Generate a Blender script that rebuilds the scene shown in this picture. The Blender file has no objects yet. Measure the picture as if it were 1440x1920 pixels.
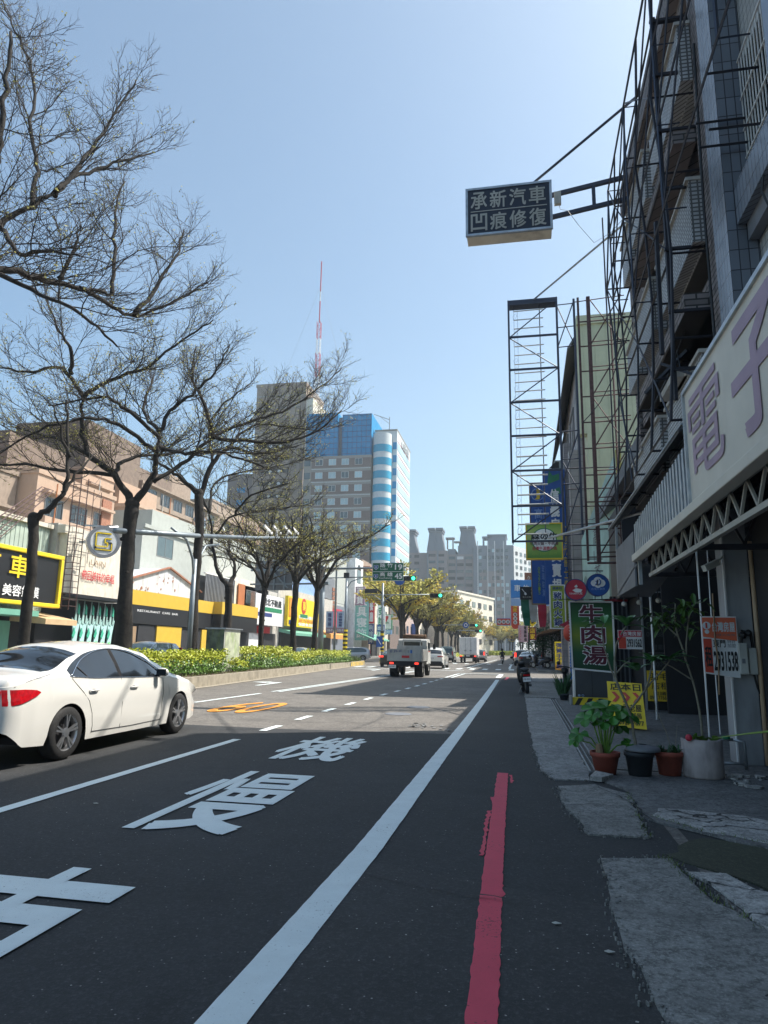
import bpy, math, random
from mathutils import Vector, Matrix
R = math.radians
sc = bpy.context.scene
# ---------------------------------------------------------------- camera
cam = bpy.data.cameras.new("Camera"); camo = bpy.data.objects.new("Camera", cam)
sc.collection.objects.link(camo); sc.camera = camo
cr, cu, cf = (0.98075, 0.19453, 0.01712), (0.02132, -0.19379, 0.98081), (-0.19412, 0.96156, 0.19421)
camo.matrix_world = Matrix(((cr[0], cu[0], -cf[0], 0), (cr[1], cu[1], -cf[1], 0), (cr[2], cu[2], -cf[2], 1.4), (0, 0, 0, 1)))
cam.sensor_fit = 'VERTICAL'; cam.sensor_height = 36; cam.lens = 36 * 1300 / 1920
cam.clip_start = 0.05; cam.clip_end = 3000
# ---------------------------------------------------------------- world and sun
SUN_EL, SUN_AZ = R(53.7), math.atan2(.889, .457)
w = bpy.data.worlds.new("World"); sc.world = w; w.use_nodes = True
nt = w.node_tree; nt.nodes.clear()
sky = nt.nodes.new('ShaderNodeTexSky'); sky.sky_type = 'NISHITA'; sky.sun_disc = False
sky.sun_elevation = SUN_EL; sky.sun_rotation = SUN_AZ; sky.air_density = .9; sky.dust_density = 2.0; sky.ozone_density = 1.0
bg = nt.nodes.new('ShaderNodeBackground'); bg.inputs[1].default_value = 0.15
wo = nt.nodes.new('ShaderNodeOutputWorld')
tint = nt.nodes.new('ShaderNodeMix'); tint.data_type = 'RGBA'; tint.blend_type = 'MULTIPLY'; tint.inputs['Factor'].default_value = 1; tint.inputs['B'].default_value = (.95, 1.04, .97, 1)
nt.links.new(sky.outputs[0], tint.inputs['A']); nt.links.new(tint.outputs['Result'], bg.inputs[0]); nt.links.new(bg.outputs[0], wo.inputs[0])
sl = bpy.data.lights.new("Sun", 'SUN'); sl.energy = 4.9; sl.angle = R(0.53); sl.color = (1, .94, .85)
so = bpy.data.objects.new("Sun", sl); sc.collection.objects.link(so)
sd = Vector((math.sin(SUN_AZ) * math.cos(SUN_EL), math.cos(SUN_AZ) * math.cos(SUN_EL), math.sin(SUN_EL)))
so.rotation_euler = sd.to_track_quat('Z', 'Y').to_euler()
sc.view_settings.view_transform = 'Standard'; sc.view_settings.look = 'None'
sc.view_settings.exposure = 0.62; sc.view_settings.gamma = 1
sc.cycles.max_bounces = 6; sc.cycles.diffuse_bounces = 3; sc.cycles.glossy_bounces = 3
sc.cycles.transmission_bounces = 3; sc.cycles.transparent_max_bounces = 6; sc.cycles.volume_bounces = 0
sc.cycles.use_denoising = True
# ---------------------------------------------------------------- helpers
rnd = random.Random(7)
COL = sc.collection
ORG = {}
def V3(p): return Vector(p)
class MB:
    def __init__(s): s.v = []; s.f = []; s.m = []; s.cur = 0
    def add(s, vs, fs):
        b = len(s.v); s.v.extend([tuple(v) for v in vs]); s.f.extend([tuple(i + b for i in f) for f in fs]); s.m.extend([s.cur] * len(fs)); return s
    def box(s, x0, x1, y0, y1, z0, z1):
        if x0 > x1: x0, x1 = x1, x0
        if y0 > y1: y0, y1 = y1, y0
        if z0 > z1: z0, z1 = z1, z0
        return s.add([(x0,y0,z0),(x1,y0,z0),(x1,y1,z0),(x0,y1,z0),(x0,y0,z1),(x1,y0,z1),(x1,y1,z1),(x0,y1,z1)],
            [(0,3,2,1),(4,5,6,7),(0,1,5,4),(1,2,6,5),(2,3,7,6),(3,0,4,7)])
    def beam(s, p, q, wd, ht=None, up=(0, 0, 1)):
        p, q = V3(p), V3(q); d = (q - p).normalized(); ht = ht or wd
        u = V3(up)
        if abs(d.dot(u)) > .98: u = Vector((0, 1, 0))
        a = d.cross(u).normalized() * wd / 2; b = a.cross(d).normalized() * ht / 2
        return s.add([p-a-b, p+a-b, p+a+b, p-a+b, q-a-b, q+a-b, q+a+b, q-a+b],
            [(0,1,2,3),(7,6,5,4),(0,4,5,1),(1,5,6,2),(2,6,7,3),(3,7,4,0)])
    def tube(s, pts, rad, n=6, cap=True):
        pts = [V3(p) for p in pts]
        if not isinstance(rad, (list, tuple)): rad = [rad] * len(pts)
        rings = []; prev = None
        for i, p in enumerate(pts):
            d = (pts[min(i+1, len(pts)-1)] - pts[max(i-1, 0)])
            if d.length < 1e-9: d = Vector((0, 0, 1))
            d.normalize()
            if prev is None:
                u = Vector((0, 0, 1)) if abs(d.z) < .9 else Vector((1, 0, 0)); a = d.cross(u).normalized()
            else:
                a = prev - d * prev.dot(d)
                a = a.normalized() if a.length > 1e-6 else d.orthogonal().normalized()
            prev = a; b = d.cross(a)
            rings.append([p + (a * math.cos(2*math.pi*k/n) + b * math.sin(2*math.pi*k/n)) * rad[i] for k in range(n)])
        vs = [v for r_ in rings for v in r_]
        fs = [(i*n+k, i*n+(k+1) % n, (i+1)*n+(k+1) % n, (i+1)*n+k) for i in range(len(pts)-1) for k in range(n)]
        if cap: fs += [tuple(range(n-1, -1, -1)), tuple((len(pts)-1)*n+k for k in range(n))]
        return s.add(vs, fs)
    def prism(s, poly, off):
        n = len(poly); o = V3(off); vs = [V3(p) for p in poly] + [V3(p) + o for p in poly]
        return s.add(vs, [tuple(range(n)), tuple(range(2*n-1, n-1, -1))] + [(i, i+n, (i+1) % n+n, (i+1) % n) for i in range(n)])
    def face(s, poly): return s.add(poly, [tuple(range(len(poly)))])
    def lathe(s, prof, c, n=20, axis='z'):
        vs = []; c = V3(c)
        for (r_, h) in prof:
            for k in range(n):
                a = 2*math.pi*k/n; x, y = r_*math.cos(a), r_*math.sin(a)
                vs.append(c + (Vector((x, y, h)) if axis == 'z' else Vector((h, x, y)) if axis == 'x' else Vector((y, h, x))))
        return s.add(vs, [(i*n+k, i*n+(k+1) % n, (i+1)*n+(k+1) % n, (i+1)*n+k) for i in range(len(prof)-1) for k in range(n)])
    def ball(s, c, r_, n=8, sc_=(1, 1, 1)):
        m = n // 2 + 1; vs = []
        for i in range(m + 1):
            t = math.pi * i / m
            for k in range(n):
                a = 2*math.pi*k/n
                vs.append((c[0]+r_*sc_[0]*math.sin(t)*math.cos(a), c[1]+r_*sc_[1]*math.sin(t)*math.sin(a), c[2]+r_*sc_[2]*math.cos(t)))
        return s.add(vs, [(i*n+k, (i+1)*n+k, (i+1)*n+(k+1) % n, i*n+(k+1) % n) for i in range(m) for k in range(n)])
    def build(s, name, mat, parent=None, loc=None, smooth=False, bevel=0):
        o0 = Vector((0, 0, 0))
        if parent is not None: o0 = ORG.get(parent.name, Vector((0, 0, 0)))
        elif loc is not None: o0 = V3(loc)
        me = bpy.data.meshes.new(name)
        me.from_pydata([(v[0]-o0.x, v[1]-o0.y, v[2]-o0.z) for v in s.v], [], s.f)
        mats = mat if isinstance(mat, (list, tuple)) else [mat]
        for m_ in mats: me.materials.append(m_)
        if len(mats) > 1: me.polygons.foreach_set('material_index', s.m)
        if smooth: me.polygons.foreach_set('use_smooth', [True] * len(me.polygons))
        me.update()
        ob = bpy.data.objects.new(name, me); COL.objects.link(ob)
        if parent is not None: ob.parent = parent
        elif loc is not None: ob.location = loc
        ORG[ob.name] = o0
        if bevel:
            b = ob.modifiers.new('Bevel', 'BEVEL'); b.width = bevel; b.segments = 2; b.limit_method = 'ANGLE'
        return ob
def tag(o, label=None, cat=None, group=None, kind=None):
    if label: o['label'] = label
    if cat: o['category'] = cat
    if group: o['group'] = group
    if kind: o['kind'] = kind
    return o
def thing(name, label, cat, loc=(0, 0, 0), group=None, rz=0, local=False):
    o = bpy.data.objects.new(name, None); COL.objects.link(o); o.location = loc; o.rotation_euler = (0, 0, rz)
    o.empty_display_size = .2
    ORG[o.name] = Vector((0, 0, 0)) if (local or rz) else V3(loc)
    return tag(o, label, cat, group)
def struct(name, mb, mat, smooth=False):
    return tag(mb.build(name, mat, smooth=smooth), kind='structure')
def copy_tree(o, parent=None):
    c = o.copy(); COL.objects.link(c); c.parent = parent; ORG[c.name] = ORG.get(o.name, Vector((0, 0, 0)))
    for ch in [x for x in COL.objects if x.parent == o]: copy_tree(ch, c)
    return c
KIDS = {}
def clone(o, loc, label=None, rz=None, scale=None, group=None):
    if o.name not in KIDS:
        byp = {}
        for x in COL.objects:
            if x.parent: byp.setdefault(x.parent.name, []).append(x)
        KIDS[o.name] = byp
    byp = KIDS[o.name]
    def rec(a, par):
        c = a.copy(); COL.objects.link(c); c.parent = par; ORG[c.name] = Vector((0, 0, 0))
        for ch in byp.get(a.name, []): rec(ch, c)
        return c
    c = rec(o, None); c.location = loc
    if rz is not None: c.rotation_euler = (0, 0, rz)
    if scale: c.scale = (scale,)*3 if isinstance(scale, (int, float)) else scale
    if label: c['label'] = label
    if group: c['group'] = group
    return c
# ---------------------------------------------------------------- lettering
_fc = bpy.data.curves.new('lettering', 'FONT'); _fo = bpy.data.objects.new('lettering', _fc); COL.objects.link(_fo)
def glyphs(s, bold=.02, res=3):
    _fc.body = s; _fc.offset = bold; _fc.resolution_u = res; _fc.extrude = 0; _fc.space_line = 1.0
    _fo.update_tag()
    dg = bpy.context.evaluated_depsgraph_get(); dg.update()
    m = bpy.data.meshes.new_from_object(_fo.evaluated_get(dg))
    vs = [tuple(v.co) for v in m.vertices]; fs = [tuple(p.vertices) for p in m.polygons]
    bpy.data.meshes.remove(m); return vs, fs
def letters(mb, s, o, u, v, wd, ht, bold=.02, off=.004, res=3, zs=.0006):
    # heavier weights are laid as shifted copies of the thin face, each a hair above the last
    vs, fs = glyphs(s, 0, res)
    if not vs: return mb
    e = bold*.7
    x0 = min(p[0] for p in vs)-e; x1 = max(p[0] for p in vs)+e; y0 = min(p[1] for p in vs)-e; y1 = max(p[1] for p in vs)+e
    o, u, v = V3(o), V3(u).normalized(), V3(v).normalized(); n = u.cross(v)
    sh = [(0, 0)] if e < .002 else [(e, e), (-e, e), (-e, -e), (e, -e), (0, 0)]
    for k, (dx, dy) in enumerate(sh):
        mb.add([o + u * ((p[0]+dx-x0)/(x1-x0+1e-9)*wd) + v * ((p[1]+dy-y0)/(y1-y0+1e-9)*ht) + n * (off+k*zs) for p in vs], fs)
    return mb
def txt(s, parent, mat, o, u, v, wd, ht, bold=.02, off=.004, name='lettering', res=3):
    mb = MB(); letters(mb, s, o, u, v, wd, ht, bold, off, res)
    return mb.build(name, mat, parent)
def vtxt(s, parent, mat, o, u, v, wd, ht, bold=.02, off=.004, name='lettering', gap=.1):
    # characters stacked downwards, o = lower-left of the whole column
    mb = MB(); n = len(s); ch = ht / n
    for i, c in enumerate(s):
        if c == ' ': continue
        p = V3(o) + V3(v).normalized() * (ht - (i+1)*ch + ch*gap/2)
        letters(mb, c, p, u, v, wd, ch*(1-gap), bold, off)
    return mb.build(name, mat, parent)
# ---------------------------------------------------------------- materials
def mat(name, col, rough=.6, metal=0., var=.12, scale=2., bump=0., bscale=30., coat=0., spec=.5, emit=0, dirt=0., dcol=(.03, .028, .025), alpha=1.):
    m = bpy.data.materials.new(name); m.use_nodes = True; n = m.node_tree.nodes; l = m.node_tree.links; b = n['Principled BSDF']
    b.inputs['Roughness'].default_value = rough; b.inputs['Metallic'].default_value = metal
    b.inputs['Specular IOR Level'].default_value = spec; b.inputs['Coat Weight'].default_value = coat
    tc = n.new('ShaderNodeTexCoord')
    nz = n.new('ShaderNodeTexNoise'); nz.inputs['Scale'].default_value = scale; nz.inputs['Detail'].default_value = 5
    l.new(tc.outputs['Object'], nz.inputs['Vector'])
    mx = n.new('ShaderNodeMix'); mx.data_type = 'RGBA'
    mx.inputs['A'].default_value = (*[max(0, c*(1-var)) for c in col], 1); mx.inputs['B'].default_value = (*[min(1, c*(1+var)) for c in col], 1)
    rp = n.new('ShaderNodeMapRange'); rp.inputs['From Min'].default_value = .3; rp.inputs['From Max'].default_value = .7
    l.new(nz.outputs['Fac'], rp.inputs['Value']); l.new(rp.outputs[0], mx.inputs['Factor'])
    out = mx.outputs['Result']
    if dirt:
        n2 = n.new('ShaderNodeTexNoise'); n2.inputs['Scale'].default_value = scale*2.3; n2.inputs['Detail'].default_value = 8
        mp = n.new('ShaderNodeMapping'); mp.inputs['Scale'].default_value = (1, 1, .25); mp.inputs['Location'].default_value = (3, 7, 1)
        l.new(tc.outputs['Object'], mp.inputs[0]); l.new(mp.outputs[0], n2.inputs['Vector'])
        r2 = n.new('ShaderNodeMapRange'); r2.inputs['From Min'].default_value = .5; r2.inputs['From Max'].default_value = .75; r2.inputs['To Max'].default_value = dirt
        l.new(n2.outputs['Fac'], r2.inputs['Value'])
        m2 = n.new('ShaderNodeMix'); m2.data_type = 'RGBA'; l.new(r2.outputs[0], m2.inputs['Factor']); l.new(out, m2.inputs['A']); m2.inputs['B'].default_value = (*dcol, 1)
        out = m2.outputs['Result']
    l.new(out, b.inputs['Base Color'])
    if bump:
        nb = n.new('ShaderNodeTexNoise'); nb.inputs['Scale'].default_value = bscale; nb.inputs['Detail'].default_value = 4
        l.new(tc.outputs['Object'], nb.inputs['Vector'])
        bp = n.new('ShaderNodeBump'); bp.inputs['Strength'].default_value = bump; bp.inputs['Distance'].default_value = .02
        l.new(nb.outputs['Fac'], bp.inputs['Height']); l.new(bp.outputs[0], b.inputs['Normal'])
    if emit:
        b.inputs['Emission Color'].default_value = (*col, 1); b.inputs['Emission Strength'].default_value = emit
    return m
def tilemat(name, col, mortar, bw, bh, msize=.01, rough=.5, offset=.5, var=.25, bump=.4, dirt=.3, bias=0.):
    # bricks or tiles on upright walls of either direction: u runs along x or y, v is height
    m = bpy.data.materials.new(name); m.use_nodes = True; n = m.node_tree.nodes; l = m.node_tree.links; b = n['Principled BSDF']
    b.inputs['Roughness'].default_value = rough
    tc = n.new('ShaderNodeTexCoord'); sp = n.new('ShaderNodeSeparateXYZ'); l.new(tc.outputs['Object'], sp.inputs[0])
    ad = n.new('ShaderNodeMath'); l.new(sp.outputs['X'], ad.inputs[0]); l.new(sp.outputs['Y'], ad.inputs[1])
    cb = n.new('ShaderNodeCombineXYZ'); l.new(ad.outputs[0], cb.inputs['X']); l.new(sp.outputs['Z'], cb.inputs['Y'])
    br = n.new('ShaderNodeTexBrick'); l.new(cb.outputs[0], br.inputs['Vector']); br.offset = offset
    br.inputs['Scale'].default_value = 1; br.inputs['Brick Width'].default_value = bw; br.inputs['Row Height'].default_value = bh
    br.inputs['Mortar Size'].default_value = msize; br.inputs['Bias'].default_value = bias; br.inputs['Mortar Smooth'].default_value = .1
    br.inputs['Color1'].default_value = (*[c*(1-var) for c in col], 1); br.inputs['Color2'].default_value = (*[min(1, c*(1+var)) for c in col], 1)
    br.inputs['Mortar'].default_value = (*mortar, 1)
    n2 = n.new('ShaderNodeTexNoise'); n2.inputs['Scale'].default_value = 1.3; n2.inputs['Detail'].default_value = 8
    l.new(tc.outputs['Object'], n2.inputs['Vector'])
    r2 = n.new('ShaderNodeMapRange'); r2.inputs['From Min'].default_value = .45; r2.inputs['From Max'].default_value = .75; r2.inputs['To Max'].default_value = dirt
    l.new(n2.outputs['Fac'], r2.inputs['Value'])
    m2 = n.new('ShaderNodeMix'); m2.data_type = 'RGBA'; l.new(r2.outputs[0], m2.inputs['Factor']); l.new(br.outputs['Color'], m2.inputs['A']); m2.inputs['B'].default_value = (.06, .055, .05, 1)
    l.new(m2.outputs['Result'], b.inputs['Base Color'])
    bp = n.new('ShaderNodeBump'); bp.inputs['Strength'].default_value = bump; bp.inputs['Distance'].default_value = .01; bp.invert = True
    l.new(br.outputs['Fac'], bp.inputs['Height']); l.new(bp.outputs[0], b.inputs['Normal'])
    return m
M = {}
def defm(k, *a, **kw): M[k] = mat(k, *a, **kw)
defm('white_paint', (.75, .75, .73), .45); defm('cream', (.72, .66, .55), .6, dirt=.25); defm('steel', (.32, .34, .36), .45, .6)
defm('galv', (.42, .45, .48), .4, .7, var=.2, scale=6); defm('dark_steel', (.035, .035, .045), .5, .3); defm('rust_steel', (.09, .05, .05), .7, .2, var=.4, scale=12)
defm('blue_steel', (.05, .06, .09), .5, .3); defm('black', (.012, .012, .014), .5); defm('near_black', (.02, .02, .024), .7)
defm('rubber', (.018, .018, .019), .75, bump=.3); defm('chrome', (.6, .6, .62), .15, 1, var=.03)
defm('alloy', (.48, .49, .51), .3, .85, var=.05); defm('glass_dark', (.012, .015, .018), .06, coat=.5, var=.3); defm('glass_mid', (.06, .09, .1), .08, coat=.5)
defm('car_white', (.74, .73, .69), .32, coat=1., var=.02); defm('car_silver', (.45, .46, .48), .3, .5, coat=1., var=.03); defm('car_dark', (.03, .033, .04), .28, .2, coat=1., var=.05)
defm('car_green', (.28, .36, .3), .35, .1, coat=.8, var=.03); defm('car_blue', (.1, .14, .22), .3, .2, coat=1., var=.03)
defm('red_lamp', (.45, .006, .012), .12, coat=1., var=.3, scale=25); defm('red_lamp_lit', (.9, .05, .03), .3, emit=1.2); defm('lamp_clear', (.6, .6, .6), .1, coat=1.); defm('amber_lit', (1, .45, .12), .3, emit=1.5)
defm('plate', (.8, .8, .8), .5); defm('text_black', (.02, .02, .022), .6); defm('text_white', (.85, .85, .85), .5); defm('text_navy', (.03, .05, .2), .5)
defm('red', (.55, .02, .03), .5); defm('crimson', (.5, .03, .06), .5); defm('maroon_text', (.11, .01, .03), .5); defm('yellow', (.75, .5, .03), .5); defm('bright_yellow', (.85, .62, .02), .5)
defm('orange', (.7, .28, .03), .5); defm('blue', (.015, .09, .35), .45); defm('sky_blue', (.05, .22, .6), .45); defm('pale_blue', (.25, .38, .65), .5); defm('green', (.02, .22, .1), .5); defm('sign_green', (.005, .13, .07), .5)
defm('lime', (.3, .45, .06), .5); defm('teal', (.25, .55, .5), .5); defm('pale_teal', (.33, .5, .47), .5, var=.3, scale=.8); defm('olive', (.38, .36, .12), .6, var=.2)
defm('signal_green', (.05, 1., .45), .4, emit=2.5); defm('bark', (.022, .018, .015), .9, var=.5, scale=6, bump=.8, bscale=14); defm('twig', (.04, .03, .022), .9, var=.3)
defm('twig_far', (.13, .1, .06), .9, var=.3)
defm('concrete', (.3, .3, .29), .85, var=.25, scale=4, bump=.3, bscale=40, dirt=.5); defm('render_wall', (.5, .48, .44), .85, dirt=.35); defm('terracotta', (.3, .07, .045), .75, var=.2, scale=8, dirt=.2)
defm('black_pot', (.03, .035, .042), .6, var=.3); defm('soil', (.09, .055, .035), .95, var=.5, scale=20, bump=.8, bscale=60); defm('peach', (.46, .325, .24), .85, var=.06, dirt=.15, dcol=(.3, .2, .15)); defm('tan_wall', (.31, .24, .19), .85, dirt=.25)
defm('orange_pipe', (.4, .14, .05), .8); defm('brown_wall', (.2, .15, .12), .85, var=.2); defm('pale_wall', (.42, .44, .41), .85, var=.06, dirt=.12, dcol=(.3, .3, .28)); defm('window_frame', (.2, .2, .2), .5)
defm('wood', (.3, .2, .12), .8); defm('awning_green', (.16, .4, .3), .7, var=.1); defm('awning_tan', (.6, .42, .24), .7); defm('awning_orange', (.75, .35, .1), .7); defm('canvas', (.1, .055, .03), .9, var=.4, scale=10)
defm('truck_bed', (.46, .46, .44), .55, dirt=.35, var=.1); defm('box_white', (.78, .78, .78), .5, dirt=.15); defm('skin', (.5, .3, .2), .6); defm('cloth_dark', (.02, .02, .025), .9); defm('helmet', (.6, .6, .6), .3)
defm('roof_tile', (.35, .16, .1), .8, var=.3, scale=8); defm('hosp_brown', (.19, .145, .13), .8, var=.05); defm('hosp_grey', (.3, .285, .26), .8, var=.05); defm('hosp_glass', (.008, .24, .5), .6, var=.15, spec=.2, scale=.15); defm('hosp_white', (.62, .66, .68), .6, var=.05)
defm('hosp_pane', (.4, .55, .6), .3, var=.2, scale=.2); defm('cyan_band', (.01, .32, .52), .3, var=.06)
defm('tower_pink', (.25, .215, .215), .85, var=.05); defm('tower_blue', (.18, .205, .245), .85, var=.04); defm('tower_white', (.65, .66, .66), .85); defm('rib_pale', (.55, .56, .38), .6, var=.06, dirt=.2, dcol=(.3, .3, .18)); defm('rib_green', (.4, .48, .42), .6)
defm('poster_red', (.62, .07, .04), .5); defm('poster_orange', (.8, .16, .07), .5); defm('mauve', (.34, .23, .31), .5, var=.1); defm('fascia', (.62, .58, .5), .55, var=.06, dirt=.12, dcol=(.35, .3, .25)); defm('utility', (.5, .5, .46), .6, dirt=.3)
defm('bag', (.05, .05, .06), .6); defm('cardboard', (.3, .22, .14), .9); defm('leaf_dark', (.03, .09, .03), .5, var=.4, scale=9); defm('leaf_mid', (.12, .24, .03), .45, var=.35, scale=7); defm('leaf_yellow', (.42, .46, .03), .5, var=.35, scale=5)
defm('bud', (.34, .31, .08), .7, var=.4, scale=3); defm('bud_green', (.42, .38, .06), .7, var=.35, scale=3); defm('bud_gold', (.6, .45, .04), .7, var=.3, scale=3); defm('leaf_bright', (.22, .33, .05), .45, var=.2); defm('grass', (.12, .17, .04), .8, var=.5, scale=6)
defm('stem', (.22, .2, .15), .8, var=.2, scale=12); defm('red_rail', (.4, .03, .05), .6); defm('line_white', (.78, .85, .86), .7, var=.06, scale=5, dirt=.3, dcol=(.35, .38, .38)); defm('line_orange', (.75, .3, .05), .7, dirt=.2)
defm('line_red', (.5, .045, .07), .6, var=.12, scale=6, dirt=.25, dcol=(.12, .02, .03)); defm('patch_dark', (.04, .04, .043), .85, bump=.6, bscale=90); defm('pole_grey', (.25, .29, .32), .45, .4); defm('mast_red', (.55, .05, .08), .6); defm('shop_yellow', (.62, .4, .04), .6, var=.05)
defm('sign_grey', (.17, .18, .2), .6, dirt=.2); defm('led_tube', (.65, .65, .62), .5); defm('teal_art', (.42, .66, .64), .6); defm('art_green', (.05, .4, .26), .6); defm('art_lime', (.2, .75, .2), .6)
M['brick'] = tilemat('brick', (.24, .21, .21), (.045, .042, .04), .3, .085, .012, .75, var=.28, dirt=.35)
M['white_tile'] = tilemat('white_tile', (.5, .5, .48), (.14, .14, .14), .11, .11, .006, .35, 0, var=.07, dirt=.25)
M['mosaic'] = tilemat('mosaic', (.52, .53, .54), (.12, .12, .12), .09, .06, .012, .45, 0, var=.12, dirt=.4)
M['blue_tile'] = tilemat('blue_tile', (.17, .195, .235), (.05, .05, .06), .1, .24, .006, .25, 0, var=.15, dirt=.25)
M['grey_tile'] = tilemat('grey_tile', (.36, .33, .34), (.2, .2, .2), .3, .3, .01, .5, 0, var=.1)
M['pink_tile'] = tilemat('pink_tile', (.5, .38, .33), (.35, .28, .24), .4, .2, .01, .7, 0, var=.08, dirt=.15)
def paintmat(name, col, under, wear=.5, grain=55):
    m = bpy.data.materials.new(name); m.use_nodes = True; n = m.node_tree.nodes; l = m.node_tree.links; b = n['Principled BSDF']; b.inputs['Roughness'].default_value = .7
    tc = n.new('ShaderNodeTexCoord')
    def nz(s_, d): q = n.new('ShaderNodeTexNoise'); q.inputs['Scale'].default_value = s_; q.inputs['Detail'].default_value = d; q.inputs['Roughness'].default_value = .7; l.new(tc.outputs['Object'], q.inputs['Vector']); return q.outputs['Fac']
    big, fine = nz(1.7, 6), nz(grain, 5)
    mr1 = n.new('ShaderNodeMapRange'); l.new(big, mr1.inputs['Value'])
    for k, v in zip(('From Min', 'From Max', 'To Min', 'To Max'), (.42, .72, .24, .24-.2*wear)): mr1.inputs[k].default_value = v
    ad = n.new('ShaderNodeMath'); ad.operation = 'ADD'; l.new(mr1.outputs[0], ad.inputs[0]); ad.inputs[1].default_value = .0
    sb = n.new('ShaderNodeMath'); sb.operation = 'SUBTRACT'; l.new(fine, sb.inputs[0]); l.new(ad.outputs[0], sb.inputs[1])
    mr2 = n.new('ShaderNodeMapRange'); l.new(sb.outputs[0], mr2.inputs['Value'])
    for k, v in zip(('From Min', 'From Max', 'To Min', 'To Max'), (.42, .5, 0, 1)): mr2.inputs[k].default_value = v
    mx0 = n.new('ShaderNodeMix'); mx0.data_type = 'RGBA'; l.new(nz(5, 6), mx0.inputs['Factor']); mx0.inputs['A'].default_value = (*[c*.82 for c in col], 1); mx0.inputs['B'].default_value = (*[min(1, c*1.1) for c in col], 1)
    mx = n.new('ShaderNodeMix'); mx.data_type = 'RGBA'; l.new(mr2.outputs[0], mx.inputs['Factor']); l.new(mx0.outputs['Result'], mx.inputs['A']); mx.inputs['B'].default_value = (*under, 1)
    l.new(mx.outputs['Result'], b.inputs['Base Color'])
    bp = n.new('ShaderNodeBump'); bp.inputs['Strength'].default_value = .3; bp.inputs['Distance'].default_value = .006; l.new(fine, bp.inputs['Height']); l.new(bp.outputs[0], b.inputs['Normal'])
    return m
M['line_white'] = paintmat('line_white', (.8, .88, .88), (.1, .1, .1), .55); M['line_red'] = paintmat('line_red', (.72, .065, .115), (.05, .03, .035), .8); M['line_orange'] = paintmat('line_orange', (.8, .33, .05), (.12, .1, .09), .5)
def gradmat(name, stops, z0, z1, rough=.45):
    m = bpy.data.materials.new(name); m.use_nodes = True; n = m.node_tree.nodes; l = m.node_tree.links; b = n['Principled BSDF']
    b.inputs['Roughness'].default_value = rough
    g = n.new('ShaderNodeNewGeometry'); sp = n.new('ShaderNodeSeparateXYZ'); l.new(g.outputs['Position'], sp.inputs[0])
    mr = n.new('ShaderNodeMapRange'); mr.inputs['From Min'].default_value = z0; mr.inputs['From Max'].default_value = z1; l.new(sp.outputs['Z'], mr.inputs['Value'])
    cr_ = n.new('ShaderNodeValToRGB'); e = cr_.color_ramp.elements
    e[0].position, e[0].color = stops[0][0], (*stops[0][1], 1); e[1].position, e[1].color = stops[-1][0], (*stops[-1][1], 1)
    for p, c in stops[1:-1]:
        q = e.new(p); q.color = (*c, 1)
    l.new(mr.outputs[0], cr_.inputs[0]); l.new(cr_.outputs[0], b.inputs['Base Color']); return m
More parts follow.
